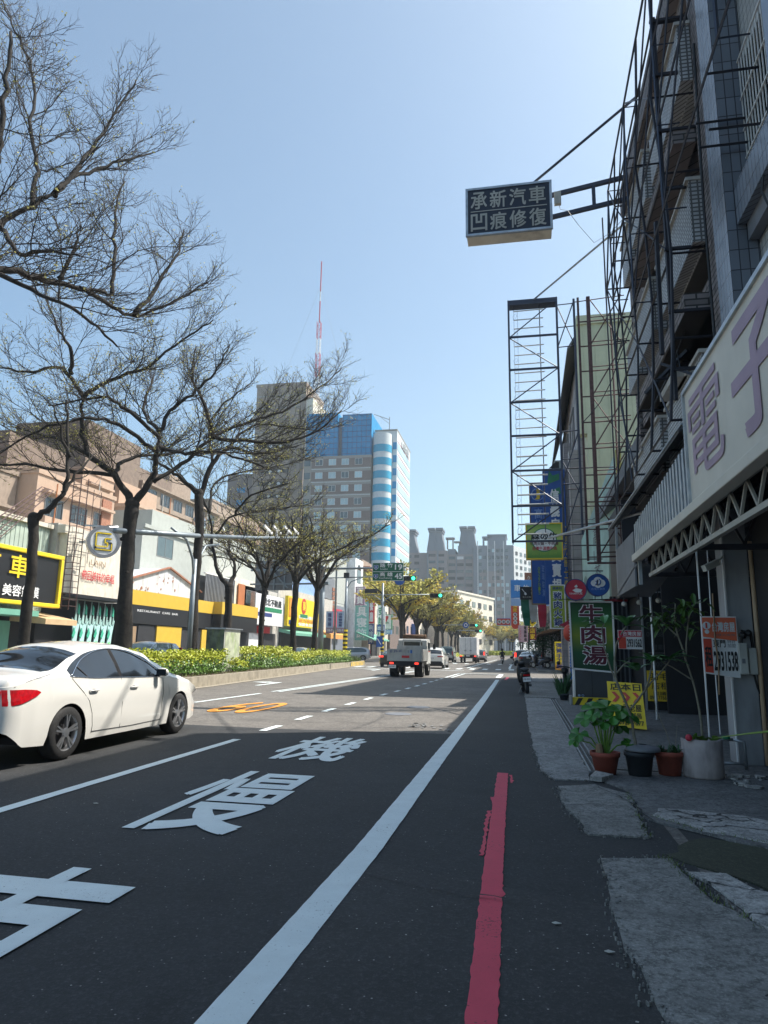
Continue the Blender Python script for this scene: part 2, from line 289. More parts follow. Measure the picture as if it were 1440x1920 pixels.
def asphalt(name, base, spk=.5, cracks=False):
    m = bpy.data.materials.new(name); m.use_nodes = True; n = m.node_tree.nodes; l = m.node_tree.links; b = n['Principled BSDF']
    b.inputs['Roughness'].default_value = .82
    tc = n.new('ShaderNodeTexCoord')
    def noise(s, d, rough=.5):
        q = n.new('ShaderNodeTexNoise'); q.inputs['Scale'].default_value = s; q.inputs['Detail'].default_value = d; q.inputs['Roughness'].default_value = rough; l.new(tc.outputs['Object'], q.inputs['Vector']); return q
    def mr(src, a, b_, c, d):
        q = n.new('ShaderNodeMapRange'); l.new(src, q.inputs['Value'])
        for k, v in zip(('From Min', 'From Max', 'To Min', 'To Max'), (a, b_, c, d)): q.inputs[k].default_value = v
        return q.outputs[0]
    def mix(f, a, b_):
        q = n.new('ShaderNodeMix'); q.data_type = 'RGBA'
        if isinstance(f, float): q.inputs['Factor'].default_value = f
        else: l.new(f, q.inputs['Factor'])
        for k, v in (('A', a), ('B', b_)):
            if isinstance(v, tuple): q.inputs[k].default_value = (*v, 1)
            else: l.new(v, q.inputs[k])
        return q.outputs['Result']
    big = noise(.35, 6, .6); mid = noise(3., 8, .65); fine = noise(48, 4, .8); grit_ = noise(17, 6, .8); lum = max(base)
    c = mix(mr(big.outputs['Fac'], .35, .65, 0, 1), tuple(x*.82 for x in base), tuple(x*1.16 for x in base))
    c = mix(mr(mid.outputs['Fac'], .45, .7, 0, .45), c, tuple(x*.55 for x in base))
    c = mix(mr(grit_.outputs['Fac'], .47 if lum < .17 else .45, .66 if lum < .17 else .58, 0, .55 if lum < .17 else .85), c, tuple(x*(.5 if lum < .17 else .33) for x in base))
    if lum > .17: c = mix(mr(noise(6, 9, .8).outputs['Fac'], .5, .62, 0, .6), c, tuple(min(1, x*1.45) for x in base))
    c = mix(mr(fine.outputs['Fac'], .5, .72, 0, .75), c, tuple(min(1, x*(2.6 if lum < .1 else 1.9)) for x in base))
    st = noise(.9, 7, .7); c = mix(mr(st.outputs['Fac'], .56, .66, 0, .38), c, tuple(x*.45 for x in base)); st2 = noise(.5, 5, .6); c = mix(mr(st2.outputs['Fac'], .55, .7, 0, .4), c, tuple(x*1.5 for x in base))
    if lum > .17: c = mix(mr(noise(1.3, 9, .75).outputs['Fac'], .5, .62, 0, .5), c, tuple(x*.45 for x in base))
    vo = n.new('ShaderNodeTexVoronoi'); vo.inputs['Scale'].default_value = 30; l.new(tc.outputs['Object'], vo.inputs['Vector'])
    wn = n.new('ShaderNodeMath'); wn.operation = 'MULTIPLY'
    l.new(mr(vo.outputs['Distance'], .1, .16, 1, 0), wn.inputs[0])
    sp = n.new('ShaderNodeSeparateColor'); l.new(vo.outputs['Color'], sp.inputs[0]); l.new(mr(sp.outputs[0], .8, .84, 0, spk), wn.inputs[1])
    c = mix(wn.outputs[0], c, (.42, .4, .38))
    if cracks:
        vd = n.new('ShaderNodeTexVoronoi'); vd.feature = 'DISTANCE_TO_EDGE'; vd.inputs['Scale'].default_value = .9
        wv = n.new('ShaderNodeVectorMath'); wv.operation = 'ADD'; l.new(tc.outputs['Object'], wv.inputs[0])
        nn = noise(2.5, 5); ms = n.new('ShaderNodeVectorMath'); ms.operation = 'SCALE'; ms.inputs['Scale'].default_value = .6; l.new(nn.outputs['Color'], ms.inputs[0]); l.new(ms.outputs[0], wv.inputs[1])
        l.new(wv.outputs[0], vd.inputs['Vector'])
        c = mix(mr(vd.outputs['Distance'], .004, .014, 1, 0), c, (.03, .03, .03))
    l.new(c, b.inputs['Base Color'])
    bp = n.new('ShaderNodeBump'); bp.inputs['Strength'].default_value = .55; bp.inputs['Distance'].default_value = .008
    l.new(fine.outputs['Fac'], bp.inputs['Height']); l.new(bp.outputs[0], b.inputs['Normal'])
    return m
M['asphalt'] = asphalt('asphalt', (.18, .165, .148), .45); M['asphalt_old'] = asphalt('asphalt_old', (.042, .042, .043), .9)
M['asphalt_new_and_shade'] = asphalt('asphalt_new_and_shade', (.034, .035, .037), .6)  # newer asphalt; shade on the near road is deepened in this colour
M['slab'] = asphalt('slab', (.3, .3, .295), .1); M['slab_rough'] = asphalt('slab_rough', (.25, .248, .235), .6); M['slab_white'] = asphalt('slab_white', (.44, .43, .41), .05, True)
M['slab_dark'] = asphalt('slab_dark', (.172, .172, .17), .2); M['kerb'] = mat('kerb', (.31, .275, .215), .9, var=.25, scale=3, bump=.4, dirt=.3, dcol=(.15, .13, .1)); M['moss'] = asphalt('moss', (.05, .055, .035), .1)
TREES = {
 'tree0': dict(r=0.2, trunk=[(-11.59, 12.8, 1.2), (-12.31, 12.8, 4.92), (-12.75, 12.8, 8.12), (-12.95, 12.8, 9.34)],
  limbs=[[(-12.86, 12.8, 8.79), (-12.47, 12.9, 10.46), (-12.43, 13.2, 11.51), (-11.95, 13.6, 12.24), (-11.7, 14, 12.8)],
   [(-11.95, 13.6, 12.24), (-12.3, 14, 13.58), (-12.85, 14.3, 15.02), (-13.62, 14.8, 17.66), (-14.5, 15, 19.3), (-15.34, 15.2, 20.82)],
   [(-11.7, 14, 12.8), (-11.41, 14.5, 14.0), (-11.4, 15.5, 16.15), (-11.03, 16, 17.98)],
   [(-11.7, 14, 12.8), (-11.77, 15, 14.09), (-11.2, 16, 15.29), (-10.83, 17, 16.29)],
   [(-12.43, 12.6, 10.0), (-12.02, 12.3, 11.84), (-11.6, 12, 12.67), (-11.66, 12, 14.11), (-11.75, 12, 15.75)],
   [(-12.95, 12.8, 9.34), (-12.36, 13, 10.12), (-11.87, 14, 10.47), (-11.38, 15, 10.68), (-11.1, 16, 11.0)],
   [(-11.1, 16, 11.0), (-11.35, 16.3, 12.4), (-11.99, 17, 14.32), (-12.08, 17.5, 15.8)],
   [(-11.38, 15, 10.68), (-11.07, 16, 10.64), (-11.03, 17, 10.86), (-10.44, 18, 11.71), (-9.77, 19, 12.92)],
   [(-11.03, 17, 10.86), (-10.55, 18, 12.98), (-10.77, 19, 14.94)],
   [(-12.36, 13, 10.12), (-11.12, 13, 9.49), (-9.41, 12.5, 8.49), (-8.42, 12.5, 7.67)],
   [(-12.86, 12.8, 8.79), (-12.33, 11, 9.3), (-12.5, 10, 10.23)],
   [(-12.86, 12.8, 8.79), (-14.89, 13, 9.06), (-17.88, 14, 10.42)],
   [(-12.43, 13.2, 11.51), (-11.34, 12.6, 10.3), (-9.99, 12, 9.79), (-8.81, 11.5, 9.24)],
   [(-11.73, 14.6, 10.72), (-11.51, 14.8, 11.67), (-11.6, 15, 12.6)]]),
 'tree1': dict(r=0.245, trunk=[(-13.31, 21.8, 0.94), (-13.45, 21.8, 3.37), (-13.51, 21.8, 5.24), (-13.49, 21.8, 6.29)],
  limbs=[[(-13.48, 21.8, 6.19), (-14.16, 21.6, 7.33), (-15.17, 21.4, 8.1), (-15.45, 21.3, 9.28), (-15.48, 21.2, 10.16)],
   [(-15.48, 21.2, 10.16), (-16.18, 20.8, 11.16), (-16.96, 20.3, 10.9), (-18.02, 20, 10.95)],
   [(-15.87, 21, 11.02), (-15.79, 20.6, 11.87), (-16.23, 20.5, 12.47), (-16.63, 20.3, 13.45)],
   [(-15.48, 21.2, 10.16), (-14.85, 21.6, 10.89), (-13.63, 22, 11.5), (-12.54, 22.6, 12.76), (-11.49, 23, 13.75)],
   [(-14.16, 21.6, 7.33), (-15.39, 20.8, 7.26), (-16.47, 20, 7.37), (-17.47, 19.5, 7.18)],
   [(-13.49, 21.8, 6.29), (-12.93, 22, 7.29), (-12.8, 22, 8.18), (-12.88, 22.2, 9.05)],
   [(-12.88, 22.2, 9.05), (-12.64, 22.4, 9.92), (-11.99, 22.7, 10.62), (-11.34, 23, 11.55), (-10.9, 23.3, 12.74)],
   [(-12.85, 21.9, 7.07), (-12.1, 22.5, 7.89), (-11.16, 23, 9.02), (-10.14, 24, 9.92), (-9.02, 25, 10.76), (-8.04, 26, 11.99), (-7.42, 27, 13.18)],
   [(-11.16, 23, 9.02), (-9.45, 24, 9.04), (-8.09, 25, 9.61), (-7.09, 26, 10.9)],
   [(-12.8, 22, 8.18), (-13.96, 21.5, 9.07), (-14.21, 20, 8.88), (-15.42, 19.5, 8.49), (-16.69, 19, 7.47)],
   [(-12.75, 22, 8.78), (-13.48, 21, 9.48), (-14.24, 20.5, 9.83), (-15.91, 20, 9.44)],
   [(-11.16, 23, 9.02), (-11.57, 23, 10.29), (-12.31, 23.3, 11.52), (-12.38, 23.5, 12.94)],
   [(-12.71, 22, 8.37), (-11.13, 21, 7.83), (-9.39, 20.2, 7.53), (-7.67, 19.6, 6.78)],
   [(-14.16, 21.6, 7.33), (-14.33, 22.6, 8.2), (-13.44, 24.5, 8.92), (-12.55, 26, 9.08)],
   [(-15.17, 21.4, 8.1), (-17.58, 22.6, 9.17), (-20.73, 24, 10.21)],
   [(-12.88, 22.2, 9.05), (-14.4, 23.5, 10.4), (-14.98, 25, 12.6)]]),
 'tree2': dict(r=0.2, trunk=[(-13.58, 27.3, 0.88), (-13.61, 27.3, 3.86), (-13.61, 27.3, 6.15), (-13.74, 27.3, 7.92)],
  limbs=[[(-13.7, 27.3, 7.68), (-13.31, 27.6, 9.31), (-12.78, 28, 10.14), (-11.85, 29.5, 10.28), (-10.55, 31, 11.06)],
   [(-13.71, 27.3, 7.8), (-14.34, 27, 8.46), (-14.85, 26.5, 8.83), (-15.23, 26, 9.18)],
   [(-13.31, 27.6, 9.31), (-13.6, 27.6, 10.55), (-13.66, 28, 11.69), (-12.91, 28.5, 12.86), (-12.37, 29, 13.54)],
   [(-12.78, 28, 10.14), (-12.24, 29, 11.44), (-10.78, 30, 11.7), (-9.5, 31, 11.69)]]),
 'tree3': dict(r=0.19, trunk=[(-13.46, 30.4, 0.73), (-13.42, 30.4, 2.67), (-13.44, 30.4, 4.14)],
  limbs=[[(-13.43, 30.4, 4.02), (-14.03, 30.3, 4.88), (-14.36, 30.2, 6.39), (-14.52, 30, 7.64)],
   [(-13.44, 30.4, 4.14), (-13.5, 31, 5.22), (-14.14, 31.4, 6.05)],
   [(-14.35, 30.3, 6.41), (-13.66, 31, 7.69), (-12.04, 32.5, 8.22), (-10.56, 34, 8.77)],
   [(-14.52, 30, 7.64), (-14.87, 31, 9.19), (-13.95, 32, 10.09), (-12.53, 33.5, 10.72), (-11.27, 35, 11.53)],
   [(-14.52, 30, 7.64), (-14.69, 29, 8.46), (-15.26, 28, 8.74)],
   [(-13.66, 31, 7.69), (-12.47, 30, 8.37), (-10.48, 29.5, 8.83)]]),
 'tree00': dict(r=0.16, trunk=[(-13.87, 17.6, 0.97), (-13.91, 17.6, 2.53), (-13.93, 17.6, 3.76), (-14.04, 17.6, 5.02)],
  limbs=[[(-14.03, 17.6, 4.94), (-13.59, 17.7, 5.35), (-13.31, 17.8, 5.77), (-13.29, 17.9, 6.53), (-13.53, 18, 7.91), (-13.68, 18, 8.78)],
   [(-13.33, 17.9, 6.86), (-13.47, 17.5, 7.74), (-13.58, 17.3, 8.35)],
   [(-13.31, 17.8, 5.77), (-13.11, 18.2, 6.6), (-13.04, 18.8, 7.27)]]),
}
# ================================================================ ground, road and markings
def sheet(poly, z): m = MB(); m.face([(x, y, z) for x, y in poly]); return m
struct('ground', sheet([(-900, -300), (900, -300), (900, 1500), (-900, 1500)], 0), M['asphalt_old'])
struct('road', sheet([(-24.5, -30), (1.2, -30), (1.2, 40), (60, 40), (60, 51), (1.2, 51), (1.2, 420), (-24.5, 420)], .004), M['asphalt'])
struct('kerbside_strip', sheet([(-1.12, -10), (1.1, -10), (1.1, 40), (-1.12, 40)], .008), M['asphalt_new_and_shade'])
struct('asphalt_patch_and_shade', sheet([(-1.1, -10), (.45, -10), (.5, 4.4), (.1, 4.5), (-1.1, 4.9)], .012), M['asphalt_old'])
struct('asphalt_patch_and_shade', sheet([(-8.6, -10), (-1.1, -10), (-1.1, 12.3), (-4.3, 12.0), (-8.6, 12.2)], .008), M['asphalt_new_and_shade'])  # near road: newer patch, also painting in shade up to the shadow edge
rg = random.Random(3)
def ribbon(pts, wd, z, wob=.0025, step=.12):
    m = MB(); P = []
    for (x0, y0), (x1, y1) in zip(pts, pts[1:]):
        n = max(1, int(math.hypot(x1-x0, y1-y0)/step))
        for k in range(n): P.append((x0+(x1-x0)*k/n, y0+(y1-y0)*k/n))
    P.append(pts[-1])
    vs = []
    for i, (x, y) in enumerate(P):
        a = P[max(0, i-1)]; b = P[min(len(P)-1, i+1)]; dx, dy = b[0]-a[0], b[1]-a[1]; L = math.hypot(dx, dy); nx, ny = dy/L, -dx/L
        h1 = wd/2 + rg.uniform(-wob, wob); h2 = wd/2 + rg.uniform(-wob, wob)
        vs += [(x-nx*h1, y-ny*h1, z), (x+nx*h2, y+ny*h2, z)]
    m.add(vs, [(2*i, 2*i+1, 2*i+3, 2*i+2) for i in range(len(P)-1)]); return m
LZ = .016
struct('edge_line', ribbon([(-1.17, -5), (-1.145, 2.8), (-1.11, 5.2), (-1.125, 8), (-1.14, 12.5), (-1.2, 22), (-1.33, 35.6)], .19, LZ), M['line_white'])
struct('red_kerb_line', ribbon([(-.14, -4), (-.19, 3), (-.23, 5), (-.275, 8.6)], .125, LZ, .0045, .05), M['line_red'])
struct('red_kerb_line', ribbon([(-.95, 35.8), (-.9, 39)], .14, LZ), M['line_red'])
m = MB()
for a, b_, dx in ((5.2, 6.6, .085), (6.9, 7.2, .08), (7.6, 7.95, .07), (4.4, 4.7, -.075), (8.0, 8.5, -.075)):
    q = ribbon([(-.235-.0+dx*-1, a), (-.25+dx*-1, b_)], .03, LZ-.002, .012, .05); m.add(q.v, q.f)
struct('red_paint_smear', m, M['line_red'])
struct('lane_line', ribbon([(-4.36, -5), (-4.36, 5.5), (-4.33, 10.42)], .13, LZ), M['line_white'])
m = MB()
for y, x in ((11.6, -4.37), (13.55, -4.4), (15.5, -4.42), (17.5, -4.41), (19.5, -4.38), (21.5, -4.33), (23.5, -4.26), (25.4, -4.2), (27.3, -4.15), (29.2, -4.12), (31.2, -4.1), (33, -4.08), (34.8, -4.06)):
    q = ribbon([(x, y), (x, y+.85)], .14, LZ); m.add(q.v, q.f)
struct('lane_dashes', m, M['line_white'])
struct('lane_line', ribbon([(-4.05, 37), (-3.95, 44)], .13, LZ), M['line_white']); struct('lane_line', ribbon([(-3.75, 37), (-3.6, 44)], .1, LZ), M['line_white'])
struct('lane_line', ribbon([(-8.13, 16.7), (-7.93, 20.7)], .13, LZ), M['line_white'])
for dx in (-.11, .11): struct('double_line', ribbon([(-7.82+dx, 21.7), (-7.25+dx, 39), (-7.1+dx, 50)], .11, LZ), M['line_white'])
struct('lane_line', ribbon([(-8.2, 6), (-8.15, 9)], .13, LZ), M['line_white'])
# lettering painted on the road
for ch, x0, y0, x1, y1 in (('\u6a5f', -3.36, 8.78, -2.32, 11.12), ('\u6162', -3.22, 5.22, -2.2, 7.86), ('\u8eca', -3.3, 1.7, -2.21, 4.27)):
    mb = MB(); letters(mb, ch, (x0, y0, LZ), (1, 0, 0), (0, 1, 0), x1-x0, y1-y0, .022, .0, 6); struct('road_lettering', mb, M['line_white'])
mb = MB(); letters(mb, '60', (-6.95, 14.5, LZ), (1, 0, 0), (0, 1, 0), 1.2, 2.95, .01, .0, 6); struct('speed_marking', mb, M['line_orange'])
def arrow(x, y, mname='arrow_marking'):
    m = MB()
    m.face([(x-.09, y, LZ), (x+.09, y, LZ), (x+.09, y+2.2, LZ), (x-.09, y+2.2, LZ)])
    m.face([(x-.09, y+2.2, LZ), (x+.09, y+2.2, LZ), (x+.09, y+2.6, LZ), (x-.45, y+2.6, LZ), (x-.45, y+2.25, LZ)])
    m.face([(x-.45, y+2.0, LZ), (x-.45, y+2.95, LZ), (x-1.15, y+2.45, LZ)]); return struct(mname, m, M['line_white'])
arrow(-9.7, 24.9); arrow(-9.9, 46)
# waiting box, stop line and crossing stripes
m = MB()
for p in ([(-3.9, 44.2), (-1.4, 44.2), (-1.4, 38.5)],):
    q = ribbon(p, .28, LZ); m.add(q.v, q.f)
struct('stop_line', m, M['line_white'])
struct('stop_line', ribbon([(-12.5, 50.5), (-4.2, 50.2)], .35, LZ), M['line_white'])
for k in range(13):
    x = -13 + k*1.0; struct('crossing_stripe', ribbon([(x, 54), (x, 57)], .4, LZ, .01, 1), M['line_white'])
for k in range(9):
    x = -11 + k*1.2; struct('crossing_stripe', ribbon([(x, 76), (x, 79)], .4, LZ, .01, 1), M['line_white'])
struct('edge_line', ribbon([(-1.2, 58.5), (-1.3, 66), (-1.35, 80)], .2, LZ), M['line_white'])
struct('lane_line', ribbon([(-4.6, 58), (-4.5, 120)], .14, LZ), M['line_white']); struct('lane_line', ribbon([(-8.0, 80), (-8.0, 300)], .14, LZ), M['line_white'])
struct('yellow_marking', ribbon([(-3.3, 40.5), (-1.9, 40.5)], 1.3, LZ-.004), M['line_orange']) if False else None
# manhole covers
for k, (x, y) in enumerate(((-2.6, 17.6), (-2.75, 15.6))):
    m = MB(); m.lathe([(0, .02), (.27, .02), (.3, .012), (.3, .004)], (x, y, 0), 20)
    tag(m.build('manhole_cover', M['sign_grey'], loc=(x, y, 0)), ('farther' if k == 0 else 'nearer') + ' of two dark round manhole covers in the sunlit lane', 'manhole cover', 'manhole covers in the lane')
m = MB()
for k in range(34):
    x = -2.25+rg.uniform(0, .95); y = 13.1+rg.uniform(0, .8)+(x+2.25)*-.5; s_ = rg.uniform(.02, .07)
    m.face([(x, y, LZ), (x+s_, y+rg.uniform(-.02, .02), LZ), (x+s_*.8, y+s_*2.6, LZ), (x-s_*.2, y+s_*2.2, LZ)])
struct('worn_marking', m, M['slab'])
# litter
def jag(poly, amp=.03, step=.18, seed=1):
    r_ = random.Random(seed); out = []
    for (x0, y0), (x1, y1) in zip(poly, poly[1:]+poly[:1]):
        n = max(1, int(math.hypot(x1-x0, y1-y0)/step))
        for k in range(n): out.append((x0+(x1-x0)*k/n+r_.uniform(-amp, amp), y0+(y1-y0)*k/n+r_.uniform(-amp, amp)))
    return out
def slab(name, poly, z, mt, amp=.03, seed=1, h=.02):
    p = jag(poly, amp, .15, seed); m = MB(); m.prism([(x, y, z-h) for x, y in p], (0, 0, h))
    m.f = [tuple(reversed(f)) for f in m.f]; return struct(name, m, mt)
slab('pavement', [(.0, 22.4), (.06, 14), (.1, 11.2), (.17, 8.9), (.3, 8.3), (.68, 8.4), (.72, 9), (.72, 22.4)], .024, M['slab'], .015, 2)
slab('pavement', [(-.02, 22.7), (1.3, 22.7), (1.3, 34), (.3, 34), (.05, 30)], .024, M['slab_rough'], .02, 5)
slab('pavement', [(.3, 34.6), (3.2, 34.6), (3.2, 39.6), (.4, 39.6)], .024, M['slab'], .02, 6)
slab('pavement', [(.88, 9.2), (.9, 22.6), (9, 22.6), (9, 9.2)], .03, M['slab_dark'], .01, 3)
slab('concrete_patch', [(.33, 7.95), (.34, 7.0), (.47, 5.95), (.9, 6.0), (1.0, 7.7), (.7, 8.15)], .022, M['slab_rough'], .025, 7)
slab('concrete_patch', [(.5, 5.3), (.93, 5.45), (1.05, 4.6), (1.6, 3.2), (2.2, 1.5), (1.2, .8), (.6, 2.4), (.47, 3.3), (.44, 4.1)], .022, M['slab_rough'], .025, 8)
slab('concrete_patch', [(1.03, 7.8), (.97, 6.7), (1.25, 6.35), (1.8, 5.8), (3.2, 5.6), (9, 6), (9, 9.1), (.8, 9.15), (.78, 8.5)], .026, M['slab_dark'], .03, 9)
slab('concrete_patch', [(1.05, 6.75), (1.35, 6.3), (1.85, 5.95), (2.4, 5.8), (2.5, 7.0), (2.0, 6.85), (1.5, 7.05), (1.15, 7.1)], .03, M['slab_white'], .05, 10)
slab('concrete_patch', [(1.0, 5.12), (1.2, 5.15), (1.42, 4.75), (1.6, 4.1), (1.7, 3.3), (1.45, 3.2), (1.25, 3.7), (1.22, 4.2), (1.1, 4.7)], .03, M['slab_white'], .045, 11)
slab('mossy_gutter', [(.95, 5.55), (1.3, 6.1), (3.5, 5.5), (3.5, 3), (1.9, 3.0), (1.7, 4.2), (1.4, 5)], .014, M['moss'], .05, 12)
g_ = thing('drain_grate', 'long dark steel drain grate set in the pavement beside the potted plants', 'drain grate', (.8, 12, 0))
m = MB(); m.box(.74, .86, 8.95, 22, .0, .012); m.build('channel', M['black'], g_)
m = MB(); m.box(.725, .745, 8.95, 22, 0, .034); m.box(.795, .805, 8.95, 22, 0, .032); m.box(.86, .88, 8.95, 22, 0, .034); m.build('rail', M['galv'], g_)
for pts in ([(.66, 8.3), (.74, 7.9), (.95, 7.3), (1.0, 6.7), (1.03, 6.35)], [(.95, 3.42), (1.05, 3.5), (1.2, 3.48), (1.5, 3.46), (1.9, 3.5)], [(.62, 2.75), (.72, 2.98), (.86, 3.05), (.93, 3.2), (.93, 3.42)], [(1.42, 4.7), (1.36, 4.4), (1.45, 4.15), (1.4, 3.9)], [(.36, 6.95), (.6, 7.05), (.82, 7.0)], [(1.2, 7.0), (1.5, 6.75), (1.9, 6.7)], [(1.4, 6.4), (1.6, 6.5), (2.2, 6.35)], [(-1.0, 4.6), (-.4, 4.35), (.1, 4.3)]):
    P2_ = []
    for (x0, y0), (x1, y1) in zip(pts, pts[1:]):
        for k in range(5): P2_.append((x0+(x1-x0)*k/5+rg.uniform(-.014, .014), y0+(y1-y0)*k/5+rg.uniform(-.014, .014)))
    struct('crack', ribbon(P2_, .012, .034, .006, .05), M['near_black'])
m = MB()
for k in range(150):
    x, y, s_ = rg.uniform(-4.5, .4), rg.uniform(1.2, 12), rg.uniform(.003, .009); a = rg.uniform(0, 6.28)
    m.face([(x+s_*math.cos(a+q*1.57)*rg.uniform(.6, 1.2), y+s_*math.sin(a+q*1.57)*rg.uniform(.6, 1.2), .0145) for q in range(4)])
struct('road_grit', m, M['utility'])
m = MB(); r5 = random.Random(77)
edges = [[(.1, 11.2), (.17, 8.9), (.3, 8.3), (.68, 8.4)], [(.33, 7.95), (.34, 7.0), (.47, 5.95), (.9, 6.0), (1.0, 7.7)], [(.5, 5.3), (.44, 4.1), (.47, 3.3), (.6, 2.4)], [(.5, 5.3), (.93, 5.45), (1.05, 4.6), (1.6, 3.2)], [(1.05, 6.75), (1.35, 6.3), (1.85, 5.95), (2.5, 5.8)], [(1.0, 5.12), (1.22, 4.2), (1.45, 3.2)], [(1.2, 5.15), (1.6, 4.1), (1.7, 3.3)]]
for pl in edges:
    for (x0, y0), (x1, y1) in zip(pl, pl[1:]):
        for _ in range(int(60*math.hypot(x1-x0, y1-y0))):
            t_ = r5.random(); x = x0+(x1-x0)*t_+r5.gauss(0, .028); y = y0+(y1-y0)*t_+r5.gauss(0, .035); q = r5.uniform(.002, .009)
            m.prism([(x+q*math.cos(a)*r5.uniform(.6, 1.3), y+q*math.sin(a)*r5.uniform(.6, 1.3), .012) for a in (0, 1.3, 2.5, 3.9, 5.1)], (0, 0, .012+q*.5))
tag(m.build('gravel', M['slab_rough']), 'crumbs of broken concrete along the edges of the pavement patches', 'gravel', kind='stuff')
m = MB()
for pl in edges[1:5]:
    for (x0, y0), (x1, y1) in zip(pl, pl[1:]):
        for _ in range(60):
            t_ = r5.random(); a = r5.uniform(0, 6.28); x = x0+(x1-x0)*t_+r5.gauss(0, .02); y = y0+(y1-y0)*t_+r5.gauss(0, .02)
            if x > .85: m.add([(x-.003, y, .02), (x+.003, y, .02), (x+math.cos(a)*.02, y+math.sin(a)*.02, .02+r5.uniform(.01, .04))], [(0, 1, 2)])
tag(m.build('moss_tufts', M['grass']), 'tiny weeds in the joints of the broken pavement', 'weeds', kind='stuff')
# ================================================================ median
KR = [(-10.6, -30), (-10.75, 14), (-11.06, 23.3), (-12.0, 35.2), (-13.3, 51), (-14.0, 61.5), (-14.4, 63.5)]
KL = [(-15.0, 63.5), (-15.4, 61.5), (-15.6, 20), (-15.6, -30)]
def shrink(poly, d): 
    cx = -13.2; return [(x + (d if x < -14.7 and i > 6 else -d) if y < 63 else x, y - (d if y > 63 else 0)) for i, (x, y) in enumerate(poly)]
m = MB(); outer = KR+KL; m.prism([(x, y, 0) for x, y in outer], (0, 0, .36)); m.f = [tuple(reversed(f)) for f in m.f]; struct('median', m, M['kerb'])
inn = [(-10.85, -29), (-11.0, 14), (-11.3, 23.3), (-12.25, 35.2), (-13.5, 51), (-14.2, 61.2), (-15.15, 61.2), (-15.35, 20), (-15.35, -29)]
struct('planting_bed', sheet(inn, .366), M['soil'])
m = ribbon([(x+.17, y) for x, y in KR[:-1]], .34, .02, .01); struct('gutter_strip', m, M['kerb'])
m = MB()
for i, y in enumerate([55+.7*k for k in range(12)]):
    def kx(y):
        for (x0, y0), (x1, y1) in zip(KR, KR[1:]):
            if y0 <= y <= y1: return x0+(x1-x0)*(y-y0)/(y1-y0)
        return -14.2
    m.face([(kx(y)+.006, y, .03), (kx(y+.35)+.006, y+.35, .03), (kx(y+.55)+.006, y+.55, .355), (kx(y+.2)+.006, y+.2, .355)])
struct('kerb_stripes', m, M['yellow'])
m = MB(); m.prism([(-10.6, 80, 0), (-10.9, 78.5, 0), (-15, 78.5, 0), (-15.4, 80, 0), (-15.4, 400, 0), (-10.6, 400, 0)], (0, 0, .3)); struct('median', m, M['concrete'])
# oncoming pavement
m = MB(); m.box(-31, -24.5, -30, 400, 0, .15); struct('pavement', m, M['slab'])
m = MB(); m.box(.9, 6, 51, 400, 0, .14); struct('pavement', m, M['slab_dark'])
def cards(mb, n, fn, s0, s1, r_):
    for _ in range(n):
        c = V3(fn()); s_ = r_.uniform(s0, s1)
        a = Vector((r_.uniform(-1, 1), r_.uniform(-1, 1), r_.uniform(-1, 1))).normalized(); b = a.orthogonal().normalized()*s_*.5; a = a*s_
        mb.add([c-a*.5, c+b*.7, c+a*.5, c-b*.7], [(0, 1, 2, 3)])
def hedge(label, x0, x1, y0, y1, z1, seed, n=6000):
    r_ = random.Random(seed); t = thing('hedge', label, 'hedge', ((x0+x1)/2, (y0+y1)/2, .36), 'clipped hedges on the median')
    L = y1-y0; lumps = [(r_.uniform(y0, y1), r_.uniform(.4, .9), r_.uniform(-.14, .1)) for _ in range(int(L*1.5)+2)]
    def top(y):
        return z1 + sum(a*math.exp(-((y-c)/w_)**2) for c, w_, a in lumps)
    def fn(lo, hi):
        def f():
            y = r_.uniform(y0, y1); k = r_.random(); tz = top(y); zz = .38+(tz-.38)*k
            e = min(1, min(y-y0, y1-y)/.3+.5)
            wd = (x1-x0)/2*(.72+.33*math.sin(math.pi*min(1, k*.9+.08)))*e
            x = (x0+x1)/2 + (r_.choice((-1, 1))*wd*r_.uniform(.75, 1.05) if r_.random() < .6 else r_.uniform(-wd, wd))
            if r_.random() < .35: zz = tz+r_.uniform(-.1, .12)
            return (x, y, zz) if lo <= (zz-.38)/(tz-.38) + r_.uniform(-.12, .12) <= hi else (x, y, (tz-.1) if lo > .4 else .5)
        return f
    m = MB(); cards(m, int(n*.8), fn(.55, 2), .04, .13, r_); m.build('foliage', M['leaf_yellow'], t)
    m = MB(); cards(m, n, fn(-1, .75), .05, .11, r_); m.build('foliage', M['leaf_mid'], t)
    m = MB()
    for k in range(int(L*5)):
        y = y0+L*(k+.5)/(L*5); x = r_.uniform(x0+.2, x1-.2); m.tube([(x, y, .36), (x+r_.uniform(-.1, .1), y+r_.uniform(-.1, .1), top(y)-.15)], .012, 4)
    m.build('stem', M['twig'], t)
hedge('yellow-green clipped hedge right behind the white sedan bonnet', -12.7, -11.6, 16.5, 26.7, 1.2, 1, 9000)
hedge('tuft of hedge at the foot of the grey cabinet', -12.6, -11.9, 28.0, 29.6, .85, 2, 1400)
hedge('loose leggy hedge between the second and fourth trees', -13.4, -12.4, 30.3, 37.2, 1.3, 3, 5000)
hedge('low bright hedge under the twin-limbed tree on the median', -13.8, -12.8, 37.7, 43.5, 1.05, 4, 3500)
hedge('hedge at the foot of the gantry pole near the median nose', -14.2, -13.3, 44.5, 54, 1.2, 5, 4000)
m = MB(); rr = random.Random(5)
